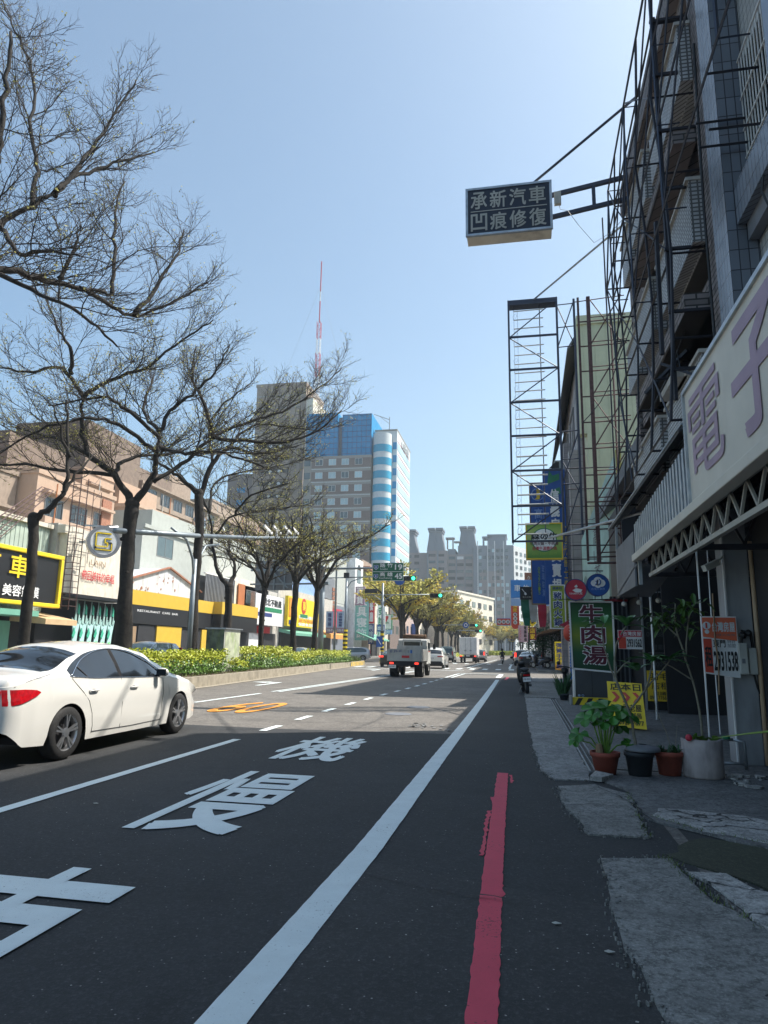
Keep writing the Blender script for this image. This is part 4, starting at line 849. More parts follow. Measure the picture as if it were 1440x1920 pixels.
# flatbed truck, local frame: rear at y=0
t = thing('flatbed_truck', 'small cream flatbed truck with lettered tailgate and brown canvas roll on its roof', 'truck', (-6.06, 35.9, .004), rz=R(0), local=True)
m = MB(); m.box(-.86, .86, 0, .035, .82, 1.42); tg = m.build('tailgate', M['truck_bed'], t, bevel=.006)
m = MB()
for x in (-.84, -.66, -.42, -.25, -.05, .08, .25, .42, .62, .82): m.box(x-.014, x+.014, -.018, -.002, .84, 1.4)
m.box(-.86, .86, -.02, -.002, 1.39, 1.43); m.box(-.86, .86, -.02, -.002, .82, .86); m.build('rib', M['truck_bed'], tg)
txt('JJ JS-0', tg, M['text_navy'], (-.76, -.022, 1.24), (1, 0, 0), (0, 0, 1), .62, .13, .01, .003); txt('1 1', tg, M['text_navy'], (.2, -.022, 1.24), (1, 0, 0), (0, 0, 1), .2, .13, .01, .003)
m = MB(); m.box(.32, .42, -.024, -.02, 1.22, 1.38); m.build('sticker', M['sky_blue'], tg)
m = MB(); m.box(-.12, .27, -.026, -.02, .98, 1.1); so_ = m.build('sticker', M['red'], tg); txt('SKYBUS', so_, M['text_white'], (-.08, -.027, 1.01), (1, 0, 0), (0, 0, 1), .3, .06, .0, .002) if False else None
for s in (-1, 1):
    m = MB(); m.box(s*.86, s*.9, .02, 2.55, .82, 1.42); sp_ = m.build('side_board', M['truck_bed'], t, bevel=.005)
    m = MB()
    for k in range(12): y = .12+k*.21; m.box(s*.9, s*.915, y, y+.03, .84, 1.4)
    m.build('rib', M['truck_bed'], sp_)
m = MB(); m.box(-.86, .86, .04, 2.55, .76, .82); m.box(-.4, -.3, .1, 4.2, .5, .76); m.box(.3, .4, .1, 4.2, .5, .76); m.build('chassis', M['near_black'], t)
m = MB(); m.box(-.8, .8, .0, .06, .58, .76); m.build('rear_beam', M['near_black'], t)
m = MB(); m.box(-.84, .84, 2.55, 2.6, .82, 1.62); m.box(-.5, -.45, 2.5, 2.55, 1.4, 1.95); m.box(.45, .5, 2.5, 2.55, 1.4, 1.95); m.box(-.5, .5, 2.5, 2.55, 1.9, 1.95); m.build('headboard', M['truck_bed'], t)
m = MB(); m.prism([(-.8, 2.7, .62), (-.8, 4.35, .62), (-.8, 4.4, 1.15), (-.8, 4.1, 1.9), (-.8, 3.9, 1.99), (-.8, 2.85, 1.99), (-.8, 2.7, 1.9)], (1.6, 0, 0)); m.build('cab', M['truck_bed'], t, bevel=.03)
m = MB(); m.box(-.55, .55, 2.69, 2.7, 1.4, 1.82); m.build('rear_window', M['glass_dark'], t)
for s in (-1, 1):
    m = MB(); m.prism([(s*.803, 3.1, 1.32), (s*.803, 4.15, 1.28), (s*.803, 4.02, 1.78), (s*.803, 3.1, 1.82)], (s*.003, 0, 0)); m.build('side_window', M['glass_dark'], t)
    m = MB(); m.tube([(s*.8, 4.2, 1.35), (s*1.0, 4.28, 1.4), (s*1.02, 4.28, 1.75), (s*.8, 4.1, 1.8)], .012, 5); m.box(s*.94, s*1.1, 4.25, 4.29, 1.45, 1.72); m.build('mirror', M['black'], t)
m = MB(); m.tube([(-.62, 3.3, 2.09), (.68, 3.3, 2.11)], [.15, .14], 12)
for q in (-.5, -.1, .3, .6): m.tube([(q, 3.3, 2.1), (q+.03, 3.3, 2.1)], .16, 12)
rc_ = m.build('canvas_roll', M['canvas'], t, smooth=True)
m = MB(); m.lathe([(.19, -.1), (.34, -.11), (.36, -.07), (.36, .07), (.34, .11), (.19, .1)], (0, 0, 0), 22, 'x'); whl = None
for y, xs in ((.95, (-.76, -.55, .55, .76)), (3.7, (-.7, .7))):
    for x in xs:
        m = MB(); m.lathe([(.19, -.1), (.34, -.11), (.36, -.07), (.36, .07), (.34, .11), (.19, .1)], (x, y, .36), 22, 'x'); wo_ = m.build('wheel', M['rubber'], t, smooth=True)
        m = MB(); m.lathe([(0, .06), (.12, .08), (.19, .02)], (x, y, .36), 14, 'x'); m.lathe([(0, -.06), (.12, -.08), (.19, -.02)], (x, y, .36), 14, 'x'); m.build('rim', M['utility'], wo_)
for s in (-1, 1):
    m = MB(); m.box(s*.55, s*.75, -.03, .0, .66, .76); m.build('tail_light', M['red_lamp_lit'], t)
    m = MB(); m.box(s*.5, s*.85, .6, .62, .25, .75); m.build('mudflap', M['near_black'], t)
m = MB(); m.box(-.8, -.42, -.035, -.02, .46, .62); po = m.build('number_plate', M['plate'], t); txt('JS-0187', po, M['text_black'], (-.77, -.036, .49), (1, 0, 0), (0, 0, 1), .32, .09, .01, .002)
# box lorry
t = thing('box_lorry', 'white box lorry with two rear doors ahead in the middle lane', 'truck', (-6.45, 83, .004), local=True)
m = MB(); m.box(-1.02, 1.02, 0, 4.6, .95, 2.95); m.build('cargo_box', M['box_white'], t, bevel=.02)
for s in (-1, 1):
    m = MB(); m.box(s*.02, s*.98, -.03, -.005, 1.0, 2.9); d_ = m.build('door', M['box_white'], t, bevel=.01)
    m = MB(); m.tube([(s*.3, -.05, 1.0), (s*.3, -.05, 2.9)], .02, 5); m.box(s*.2, s*.42, -.06, -.03, 1.35, 1.5); m.build('lock_rod', M['steel'], d_)
    m = MB(); m.box(s*.7, s*.95, -.02, .02, .72, .84); m.build('tail_light', M['red_lamp_lit'], t)
m = MB(); m.box(-1.0, 1.0, .05, .15, .55, .72); m.box(-.4, .4, .1, 6.2, .6, .92); m.build('chassis', M['near_black'], t)
m = MB(); m.prism([(-.9, 4.75, .6), (-.9, 6.3, .6), (-.9, 6.35, 1.3), (-.9, 6.0, 2.2), (-.9, 4.75, 2.2)], (1.8, 0, 0)); m.build('cab', M['box_white'], t, bevel=.04)
m = MB(); m.box(-.22, .22, -.04, -.02, .75, .9); m.build('number_plate', M['plate'], t)
for y in (1.1, 5.4):
    for x in (-.85, .85):
        m = MB(); m.lathe([(0, -.12), (.36, -.12), (.4, -.08), (.4, .08), (.36, .12), (0, .12)], (x, y, .4), 20, 'x'); m.build('wheel', M['rubber'], t, smooth=True)
# ---------------- scooters
def make_scooter(label, loc, rz=0, paint='black', lean=0., group=None, name='motor_scooter'):
    t = thing(name, label, 'scooter', loc, group, rz=rz, local=True); t.rotation_euler = (0, lean, rz)
    for y, nm in ((.25, 0), (1.5, 1)):
        m = MB(); m.lathe([(.15, -.05), (.22, -.055), (.25, -.02), (.25, .02), (.22, .055), (.15, .05)], (0, y, .25), 24, 'x'); wo_ = m.build('wheel', M['rubber'], t, smooth=True)
        m = MB(); m.lathe([(0, .04), (.15, .035), (.15, -.035), (0, -.04)], (0, y, .25), 12, 'x'); m.build('rim', M['steel'], wo_)
    def loft(secs, nm, mt):
        m = MB(); n = 12; vs = []
        for (y, zc, hw_, hh) in secs:
            for k in range(n):
                a = 2*math.pi*k/n; cx = abs(math.cos(a))**.7*math.copysign(1, math.cos(a)); cz = abs(math.sin(a))**.7*math.copysign(1, math.sin(a)); vs.append((hw_*cx, y, zc+hh*cz))
        m.add(vs, [(i*n+k, i*n+(k+1) % n, (i+1)*n+(k+1) % n, (i+1)*n+k) for i in range(len(secs)-1) for k in range(n)]+[tuple(range(n-1, -1, -1)), tuple((len(secs)-1)*n+k for k in range(n))])
        return m.build(nm, M[mt], t, smooth=True)
    loft([(-.06, .68, .05, .03), (0, .66, .11, .09), (.15, .62, .16, .14), (.45, .58, .17, .16), (.75, .5, .15, .13), (.85, .42, .13, .1)], 'tail_body', paint)
    loft([(-.02, .78, .08, .02), (.1, .8, .12, .045), (.4, .82, .15, .05), (.75, .78, .12, .05), (.9, .74, .07, .03)], 'seat', 'near_black')
    loft([(.7, .3, .14, .05), (1.15, .28, .15, .05), (1.3, .34, .13, .08)], 'footboard', paint)
    loft([(1.18, .55, .17, .3), (1.3, .62, .19, .34), (1.4, .66, .12, .28), (1.46, .66, .05, .2)], 'leg_shield', paint)
    loft([(1.2, .27, .05, .02), (1.35, .5, .08, .06), (1.62, .46, .07, .05), (1.75, .34, .04, .02)], 'mudguard', paint)
    m = MB(); m.tube([(0, 1.5, .25), (0, 1.32, .7), (0, 1.22, 1.02)], .03, 8); m.tube([(-.33, 1.1, 1.02), (-.2, 1.2, 1.04), (.2, 1.2, 1.04), (.33, 1.1, 1.02)], .016, 6); m.build('handlebar', M['dark_steel'], t)
    loft([(1.1, .98, .08, .04), (1.2, .98, .14, .08), (1.32, .95, .06, .06)], 'headlamp_cowl', paint)
    for s in (-1, 1):
        m = MB(); m.tube([(s*.22, 1.18, 1.04), (s*.3, 1.17, 1.18)], .007, 5); m.ball((s*.32, 1.17, 1.22), .055, 8, (1, .3, .75)); m.build('mirror', M['near_black'], t)
    m = MB(); m.box(-.11, .11, -.1, -.075, .6, .66); m.build('tail_light', M['red_lamp'], t)
    m = MB(); m.add([(-.13, -.14, .42), (.13, -.14, .42), (.13, -.1, .57), (-.13, -.1, .57), (-.13, -.12, .42), (.13, -.12, .42), (.13, -.08, .57), (-.13, -.08, .57)], [(0, 1, 2, 3), (7, 6, 5, 4), (0, 4, 5, 1), (1, 5, 6, 2), (2, 6, 7, 3), (3, 7, 4, 0)]); po = m.build('number_plate', M['plate'], t)
    txt('MJR-0653', po, M['text_black'], (-.11, -.136, .46), (1, 0, 0), (0, .25, 1), .22, .07, .0, .003)
    m = MB(); m.tube([(.12, .1, .28), (.15, .3, .3), (.13, .7, .26)], .04, 8); m.build('exhaust', M['sign_grey'], t, smooth=True)
    m = MB(); m.tube([(-.1, .75, .28), (-.24, .72, .02)], .012, 5); m.build('side_stand', M['steel'], t)
    return t
make_scooter('black scooter parked by the roadside with its tail to the viewer', (.1, 24.3, .008), rz=R(6), lean=R(-5)).name = 'parked_scooter'
def rider(label, loc, shirt, helm, pants='cloth_dark'):
    t = thing('person', label, 'person', loc, rz=0, local=True)
    me = bpy.data.meshes.new('body')
    J = [((0, 0, .0), .15), ((0, .05, .2), .14), ((0, .1, .42), .17), ((0, .12, .52), .09), ((0, .13, .6), .06), ((0, .14, .72), .09),
         ((.2, .1, .43), .07), ((.3, .28, .2), .05), ((.3, .52, .24), .035), ((-.2, .1, .43), .07), ((-.3, .28, .2), .05), ((-.3, .52, .24), .035),
         ((.12, .05, -.02), .11), ((.17, .42, -.04), .085), ((.14, .44, -.4), .055), ((.14, .55, -.46), .045), ((-.12, .05, -.02), .11), ((-.17, .42, -.04), .085), ((-.14, .44, -.4), .055), ((-.14, .55, -.46), .045)]
    E_ = [(0, 1), (1, 2), (2, 3), (3, 4), (4, 5), (2, 6), (6, 7), (7, 8), (2, 9), (9, 10), (10, 11), (0, 12), (12, 13), (13, 14), (14, 15), (0, 16), (16, 17), (17, 18), (18, 19)]
    me.from_pydata([j[0] for j in J], E_, []); o = bpy.data.objects.new('body', me); COL.objects.link(o); o.parent = t
    sk = o.modifiers.new('Skin', 'SKIN'); sv = me.skin_vertices[0].data
    for i, j in enumerate(J): sv[i].radius = (j[1], j[1])
    sv[0].use_root = True
    ss = o.modifiers.new('Sub', 'SUBSURF'); ss.levels = 1; ss.render_levels = 1; me.materials.append(M[shirt])
    m = MB(); m.ball((0, .14, .76), .135, 14, (1, 1.1, 1)); m.build('helmet', M[helm], t, smooth=True)
    return t
make_scooter('white-tailed scooter being ridden away down the middle of the street', (-2.45, 80.6, .004), paint='car_white').name = 'ridden_scooter'
rider('person in dark clothes riding away on the middle scooter', (-2.45, 80.95, .84), 'cloth_dark', 'near_black')
make_scooter('distant scooter ridden beside the parked cars', (-1.5, 104, .004), paint='crimson').name = 'ridden_scooter'
rider('person in a pale top riding the distant scooter by the parked cars', (-1.5, 104.35, .84), 'car_silver', 'helmet')
for i, (x, y, pn, lb) in enumerate(((2.0, 57, 'black', 'black scooter parked on the pavement right of the dark saloon'), (1.9, 59, 'car_blue', 'blue scooter parked on the pavement beyond the black one'), (2.1, 61.2, 'car_silver', 'grey scooter parked farthest in the pavement row'), (-19, 70, 'car_dark', 'dark scooter waiting beside the people carrier'), (-20.5, 72, 'car_silver', 'silver scooter waiting left of the people carrier'))):
    make_scooter(lb, (x, y, .14 if x > 0 else .004), rz=R(60) if x > 0 else R(100), paint=pn)
# ================================================================ left side of the street
UX, UY, UZ = (1, 0, 0), (0, 1, 0), (0, 0, 1)
def part(name, mt, parent, *boxes, bevel=0):
    m = MB()
    for b in boxes: m.box(*b)
    return m.build(name, M[mt] if isinstance(mt, str) else mt, parent, bevel=bevel)
def winx(par, X, y0, y1, z0, z1, d=.08, glass='glass_mid', fr='window_frame', bars=1, name='window', proud=.03):
    # window on a wall facing +x
    fo = part(name, fr, par, (X-d, X+proud, y0, y0+.06, z0, z1), (X-d, X+proud, y1-.06, y1, z0, z1), (X-d, X+proud, y0+.06, y1-.06, z0, z0+.06), (X-d, X+proud, y0+.06, y1-.06, z1-.06, z1),
        *[(X-d, X+proud*.6, y0+(y1-y0)*(k+1)/(bars+1)-.025, y0+(y1-y0)*(k+1)/(bars+1)+.025, z0+.06, z1-.06) for k in range(bars)])
    part('pane', glass, fo, (X-d, X+.006, y0+.061, y1-.061, z0+.061, z1-.061)); return fo
def winy(par, Y, x0, x1, z0, z1, glass='glass_mid', fr='window_frame', bars=1, name='window', proud=.04, pane=True):
    fo = part(name, fr, par, (x0, x0+.07, Y-proud, Y+.05, z0, z1), (x1-.07, x1, Y-proud, Y+.05, z0, z1), (x0+.07, x1-.07, Y-proud, Y+.05, z0, z0+.07), (x0+.07, x1-.07, Y-proud, Y+.05, z1-.07, z1),
        *[(x0+(x1-x0)*(k+1)/(bars+1)-.03, x0+(x1-x0)*(k+1)/(bars+1)+.03, Y-proud*.7, Y+.04, z0+.07, z1-.07) for k in range(bars)])
    if pane: part('pane', glass, fo, (x0+.07, x1-.07, Y-.012, Y+.03, z0+.07, z1-.07))
    return fo
def ribs(mt, par, x0, x1, y, z0, z1, step=.3, name='cladding_rib', axis='x', X=0):
    m = MB(); a = x0
    while a < x1:
        if axis == 'x': m.box(a, min(a+step*.35, x1), y-.025, y, z0, z1)
        else: m.box(X, X+.025 if axis == 'y' else X-.025, a, min(a+step*.35, x1), z0, z1)
        a += step
    return m.build(name, M[mt], par)
# -- garage with black and yellow signboard
b = thing('garage', 'low car-wash garage with a dark open bay under the black signboard at the left edge', 'building', (-29, 31, 0))
part('wall', 'rib_green', b, (-40, -28, 18, 36.6, 3.2, 8.2)); ribs('rib_green', b, 18, 36.6, 0, 3.3, 8.2, .35, axis='y', X=-28)
part('roof', 'cream', b, (-40.3, -27.8, 17.8, 36.7, 8.2, 8.45)); part('bay', 'near_black', b, (-40, -28.6, 18, 36.6, .15, 3.2))
part('door', 'awning_green', b, (-28.6, -28.3, 24, 34.6, .15, 2.5), (-28.4, -28.25, 24, 34.5, 2.3, 2.6))
part('awning', 'awning_green', b, (-28.4, -26.4, 22, 34.4, 2.85, 3.15)); part('shutter_box', 'sign_grey', b, (-28.3, -28.2, 32.3, 33.2, 1.6, 2.1))
m = MB(); m.prism([(-28.3, 34.5, 3.2), (-26.0, 34.5, 2.75), (-26.0, 34.5, 2.45), (-28.3, 34.5, 2.6)], (0, 2.8, 0)); m.build('awning', M['awning_tan'], b)
s = thing('shop_signboard', 'black signboard with thick yellow border reading 汽車 and 美容鍍膜', 'signboard', (-26.5, 30, 3.4))
part('board', 'black', s, (-26.75, -26.45, 22.3, 35.7, 3.6, 6.2)); m = MB()
for bx in ((22, 36, 3.4, 3.62), (22, 36, 6.18, 6.42)): m.box(-26.8, -26.3, *bx)
for yy in (22, 35.74): m.box(-26.8, -26.3, yy, yy+.26, 3.62, 6.18)
m.build('frame', M['bright_yellow'], s, bevel=.04)
for ch, y in (('\u6c7d', 29.6), ('\u8eca', 31.7)): txt(ch, s, M['bright_yellow'], (-26.44, y, 4.8), UY, UZ, 1.4, 1.22, .02, .08)
txt('\u7f8e\u5bb9\u934d\u819c', s, M['text_white'], (-26.44, 31.4, 3.82), UY, UZ, 2.8, .62, .02, .05)
s = thing('hoarding_stay', 'slanting rusty lattice struts rising behind the black signboard', 'struts', (-27, 33, 6.4))
m = MB()
for o_ in (0, .5, 1.1, 1.7):
    m.tube([(-27.2, 29.5+o_, 6.4), (-27.2, 34.5+o_*.6, 10.3)], .035, 4)
for k in range(14):
    f = k/13; m.tube([(-27.2, 29.5+5*f, 6.4+3.9*f), (-27.2, 31.2+4.3*f, 6.4+3.9*f)], .02, 4)
m.build('strut', M['rust_steel'], s)
# -- cream signboard shop
b = thing('shop_building', 'shop with a blank cream sign wall and a teal leaf-pattern screen', 'building', (-27.5, 40, 0))
part('wall', 'render_wall', b, (-38, -27.6, 36.8, 43.5, 4.2, 8.6)); part('shopfront', 'near_black', b, (-38, -28.4, 36.8, 43.5, .15, 4.2)); part('sign_wall', 'cream', b, (-27.6, -27, 37.05, 43.15, 4.42, 8.0), (-27.6, -27.1, 36.8, 38.6, 8.0, 8.5))
txt('\u5e36\u56de\u7f8e\u5473\u7684\u5e78\u798f', b, M['red'], (-26.99, 38.6, 5.35), UY, UZ, 3.5, .62, .012, .1)
txt('LAIN', b, M['wood'], (-26.99, 39.4, 6.35), UY, UZ, 1.6, .35, .0, .08)
part('canopy', 'black', b, (-27.6, -26.7, 36.9, 43.3, 4.2, 4.4))
sc_ = part('leaf_screen', 'teal_art', b, (-27.5, -27.44, 38.9, 43.2, .15, .5)); m = MB(); m2 = MB(); m3 = MB(); m4 = MB()
for k in range(6):
    y = 38.9+k*.75
    def lp(mt, poly, th=.05, X=-27.42):
        q_ = MB(); q_.prism([(X, a_, b_) for a_, b_ in poly], (th, 0, 0)); q_.build('leaf_shape', M[mt], sc_)
    lp('teal_art', [(y, .3), (y+.42, .3), (y+.55, 2.0), (y+.75, 3.0), (y+.3, 2.6), (y-.1, 3.0), (y+.1, 2.0)], .06, -27.45)
    lp('teal_art', [(y-.3, .3), (y-.1, .3), (y+.5, 2.4), (y+.3, 2.5)])
    lp('pale_teal', [(y+.05, 2.7), (y+.3, 2.6), (y+.22, 4.1)], .05, -27.4); lp('pale_teal', [(y+.42, 2.7), (y+.62, 2.7), (y+.5, 3.6)], .05, -27.4)
    lp('art_green', [(y-.05, 1.9), (y+.12, 1.75), (y+.28, 2.1), (y+.1, 2.4)], .04, -27.38); lp('art_green', [(y+.3, 3.3), (y+.5, 3.2), (y+.5, 3.7), (y+.34, 3.9)], .04, -27.38)
    lp('art_lime', [(y+.18, 1.2), (y+.34, 1.25), (y+.3, 1.6), (y+.14, 1.5)], .04, -27.36)
s = thing('round_sign', 'round light-box sign with a yellow square-cornered emblem in a grey ring', 'sign', (-25.4, 38.2, 7.5))
c = Vector((-25.4, 38.2, 7.6)); nrm = Vector((.75, -.66, 0)).normalized(); ru = Vector((.66, .75, 0)).normalized()
def rdisc(mb, c_, n_, r0, r1, d0, d1, seg=40):
    a = Vector((0, 0, 1)); b_ = n_.cross(a).normalized(); vs = []
    for (rr_, dd) in ((r0, d0), (r1, d0), (r1, d1), (r0, d1)):
        for k in range(seg):
            t_ = 2*math.pi*k/seg; vs.append(c_+a*math.cos(t_)*rr_+b_*math.sin(t_)*rr_+n_*dd)
    mb.add(vs, [(i*seg+k, i*seg+(k+1) % seg, ((i+1) % 4)*seg+(k+1) % seg, ((i+1) % 4)*seg+k) for i in range(4) for k in range(seg)])
m = MB(); rdisc(m, c, nrm, 0.001, .98, -.22, .2); m.build('box', M['white_paint'], s)
m = MB(); rdisc(m, c, nrm, .8, 1.0, .2, .23); m.build('ring', M['sign_grey'], s); m = MB(); rdisc(m, c, nrm, .001, .8, .2, .21); m.build('face', M['tower_white'], s)
def on(u, v, d=.24): return c+ru*u+Vector((0, 0, v))+nrm*d
for (q, w_, mt) in (([(.4, .52), (-.48, .52), (-.48, -.3), (-.48, -.5), (.46, -.5), (.46, -.06), (.06, -.06), (.06, .2), (.44, .2)], .06, 'text_black'), ([(.4, .52), (-.48, .52), (-.48, -.3), (.22, -.3), (.22, -.06), (.06, -.06), (.06, .2), (.44, .2)], .036, 'bright_yellow'), ([(-.48, -.5), (.46, -.5), (.46, -.1)], .03, 'bright_yellow')):
    m = MB(); pp = [on(u, v, .235 if mt == 'text_black' else .25) for u, v in q]
    for p_, q_ in zip(pp, pp[1:]): m.beam(p_, q_, w_*2, .02, up=nrm)
    m.build('emblem', M[mt], s)
m = MB(); m.beam(on(0, .98, 0), on(-1.0, 1.05, -.8), .1); m.tube([on(.2, .95, 0), on(.9, 1.1, -.3)], .06); m.build('bracket', M['galv'], s)
m = MB(); m.beam((-26.9, 38.0, 7.6), (-25.9, 38.2, 7.6), .12); m.build('bracket', M['galv'], s)
s = thing('lattice_mast', 'rusty vertical lattice sign mast beside the round emblem sign', 'mast', (-26.5, 37.2, 3.5))
m = MB(); pts4 = [(-26.4, 36.9), (-26.4, 37.6), (-26.9, 36.9), (-26.9, 37.6)]
for x, y in pts4: m.tube([(x, y, 3.4), (x, y, 11.5)], .035, 4)
for y in (38.4, 39.2): m.tube([(-26.5, y, 6.3), (-26.5, y, 11)], .025, 4)
for k in range(22):
    z = 3.6+k*.37; m.tube([(-26.4, 36.9, z), (-26.4, 37.6, z)], .02, 4); m.tube([(-26.4, 36.9, z), (-26.9, 36.9, z)], .02, 4)
    if z > 6.3 and k % 2: m.tube([(-26.4, 37.6, z), (-26.5, 39.2, z)], .018, 4)
    if k % 3 == 0 and z > 6: m.tube([(-26.5, 38.4, z), (-26.5, 39.2, z+.9)], .015, 4)
m.build('lattice', M['rust_steel'], s)
# -- yellow restaurant
b = thing('restaurant', 'single-storey restaurant with yellow fascia over a black band and orange doors', 'building', (-27.5, 52, 0))
part('wall', 'near_black', b, (-38, -27.2, 43.7, 67, .15, 4.2)); part('fascia', 'shop_yellow', b, (-27.6, -27.0, 43.8, 58, 4.22, 5.25), (-27.6, -26.2, 58, 58.3, 4.22, 5.3), (-27.6, -26.2, 58.3, 66.6, 4.22, 5.3))
bd = part('band', 'black', b, (-27.3, -27.02, 43.8, 58, 2.9, 4.2), (-27.3, -26.25, 58, 66.6, 2.8, 4.2))
txt('RESTAURANT  CAFE  BAR', bd, M['text_white'], (-27.01, 45.5, 3.75), UY, UZ, 6, .16, .0, .01)
part('door', 'shop_yellow', b, (-27.25, -27.1, 48.6, 52.5, .15, 2.85)); part('door', 'near_black', b, (-27.22, -27.12, 46.0, 48.2, .15, 2.8)); part('door', 'shop_yellow', b, (-27.25, -27.1, 56.2, 58, .15, 2.8))
part('poster', 'poster_orange', b, (-27.2, -27.14, 43.9, 44.6, 1.2, 2.7)); part('poster', 'wood', b, (-27.2, -27.14, 44.7, 45.8, 1.2, 2.7))
b = thing('gabled_house', 'whitewashed gable with flaking patches and orange roof edge behind the yellow fascia', 'building', (-28, 51, 5))
m = MB(); m.prism([(-28.5, 43.7, 4.2), (-28.5, 58, 4.2), (-28.5, 58, 6.1), (-28.5, 52.2, 7.6), (-28.5, 43.7, 5.4)], (-8, 0, 0)); m.f = [tuple(reversed(f)) for f in m.f]; m.build('wall', mat('flaking', (.6, .62, .64), .9, var=.05, dirt=.7, scale=1.4, dcol=(.3, .28, .26)), b)
m = MB(); m.beam((-28.4, 43.4, 5.42), (-28.4, 52.2, 7.68), .22, .12); m.beam((-28.4, 52.2, 7.68), (-28.4, 58.2, 6.15), .22, .12); m.build('roof_edge', M['roof_tile'], b)
m = MB(); r_ = random.Random(9)
for _ in range(22):
    y = r_.uniform(45, 57); z = r_.uniform(5.4, 5.6+ (1.9 if 49 < y < 55 else .6)); s_ = r_.uniform(.05, .16); m.prism([(-28.49, y+s_*math.cos(a)*r_.uniform(.6, 1.2), z+s_*math.sin(a)*r_.uniform(.6, 1.3)) for a in (0, 1.2, 2.3, 3.5, 4.8)], (.012, 0, 0))
m.build('flaked_patch', M['roof_tile'], b)
b = thing('slatted_terrace', 'rooftop terrace screened with dark vertical slats above the restaurant', 'terrace', (-27.6, 60, 5.3))
m = MB()
for k in range(22): y = 57.8+k*.3; m.box(-27.9, -27.82, y, y+.13, 5.3, 7.8)
m.build('slat', M['sign_grey'], b); part('rail', 'white_paint', b, (-28, -27.8, 57.6, 64.4, 7.8, 7.9)); part('back_wall', 'black', b, (-28.6, -28.5, 57.6, 64.4, 5.3, 7.7)); part('brown_panel', 'orange_pipe', b, (-27.9, -27.8, 65.2, 66.8, 5.3, 7.6)); part('wall', 'cream', b, (-34, -28, 64.4, 74, 5.3, 8.2))
winx(b, -28, 67.6, 70.5, 5.7, 7.2)
b = thing('plain_building', 'pale green-white windowless building rising behind the gabled house', 'building', (-33, 62, 0))
part('wall', 'pale_wall', b, (-46, -31, 52, 92, 0, 11.3), (-44, -32, 55, 80, 11.3, 13.2)); winx(b, -31.99+.99, 54.5, 57.3, 9.0, 10.8); part('parapet', 'pale_wall', b, (-30.98, -30.8, 52, 92, 11.1, 11.4))
# -- peach apartments
def apartment(label, X, y0, y1, h, seed, wallm='peach', tops=(), rows=None, pitch=3.0, stripe=None, z0=7.5):
    b = thing('apartment_building', label, 'building', (X-6, (y0+y1)/2, 0), 'peach apartment blocks')
    part('wall', wallm, b, (X-16, X, y0, y1, 0, h)); part('parapet', wallm, b, (X-16.1, X+.12, y0-.1, y1+.1, h, h+.35))
    z = z0
    while z+1.6 < h:
        part('ledge', wallm, b, (X+.002, X+.5, y0+.6, y1-.5, z-.55, z-.05)); part('ledge', wallm, b, (X+.002, X+.5, y0+.6, y1-.5, z+1.75, z+1.95))
        y = y0+1
        while y+2.3 < y1:
            winx(b, X, y, y+2.1, z, z+1.5, glass='glass_dark', bars=2, proud=.06); y += pitch
        z += 3.1
    r7 = random.Random(seed*13)
    for _ in range(int((y1-y0)*.55)):
        y = r7.uniform(y0+.6, y1-1.4); z = z0+3.1*r7.randrange(max(1, int((h-z0)/3.1)))+r7.choice((-.2, 1.6)); ac = part('air_conditioner', r7.choice(('box_white', 'utility', 'render_wall')), b, (X+.51, X+.85, y, y+.75, z, z+.55))
    for _ in range(max(1, int((y1-y0)/5))):
        y = r7.uniform(y0+.3, y1-.4); m = MB(); m.tube([(X+.58, y, 3), (X+.58, y, h-.5)], .05, 5); m.build('downpipe', M['render_wall' if r7.random() < .5 else 'orange_pipe'], b)
    if stripe: part('stripe', 'roof_tile', b, (X+.003, X+.12, stripe, stripe+1.3, 0, h-.2))
    for (a0, a1, c0, c1, hh, mt) in tops: part('penthouse', mt, b, (a0, a1, c0, c1, h+.3, hh))
    return b
b = apartment('side block with shade put into its tan colour and an air-conditioner window at the far left', -36, 25, 43, 13.3, 1, 'tan_wall', tops=((-50, -40, 33, 43, 16.5, 'brown_wall'),), pitch=7, z0=9)  # tan instead of peach: the less lit wall is put into the colour
part('downpipe', 'orange_pipe', b, (-36, -35.9, 40.1, 40.35, 6, 13.1)); part('air_conditioner', 'awning_green', b, (-36, -35.4, 36.3, 38, 10.2, 11.6))
apartment('peach block with brown penthouse and an orange vertical stripe', -34.5, 43.2, 53, 13.6, 2, stripe=51.2, tops=((-50, -38, 44, 51, 17.3, 'brown_wall'), (-46, -38.5, 54, 63, 21.5, 'brown_wall')))
apartment('recessed peach block between the striped block and the corner block', -38, 53.2, 58, 16.5, 3, tops=((-46, -41, 55, 60, 20.5, 'tan_wall'),), pitch=2.8)
apartment('peach corner block whose windows show right of the thick tree trunk', -35.5, 58.2, 66, 14.2, 4, tops=((-48, -38, 59, 66, 17, 'peach'), (-44, -40, 62, 65, 19, 'brown_wall')))
apartment('pinkish brown block behind the plain pale building', -40, 66.2, 86, 18.5, 5, 'tan_wall', tops=((-52, -43, 68, 78, 21.5, 'brown_wall'), (-50, -44, 79, 85, 23.0, 'tan_wall')))
apartment('distant tan block just left of the brown tower', -48, 100, 128, 24.0, 6, 'tan_wall', pitch=4)
s = thing('water_tank', 'shiny steel water tank on the roof left of the crooked tree', 'water tank', (-36, 70, 14)); m = MB(); m.lathe([(0, 1.9), (.5, 1.8), (.75, 1.5), (.75, .3), (.6, 0), (0, 0)], (-34.5, 69, 11.4+2.0), 16); m.build('tank', M['chrome'], s, smooth=True)
m = MB(); [m.tube([(-34.5+a, 69+b2, 11.4), (-34.5+a, 69+b2, 13.5)], .04, 4) for a in (-.5, .5) for b2 in (-.5, .5)]; m.build('stand', M['steel'], s)
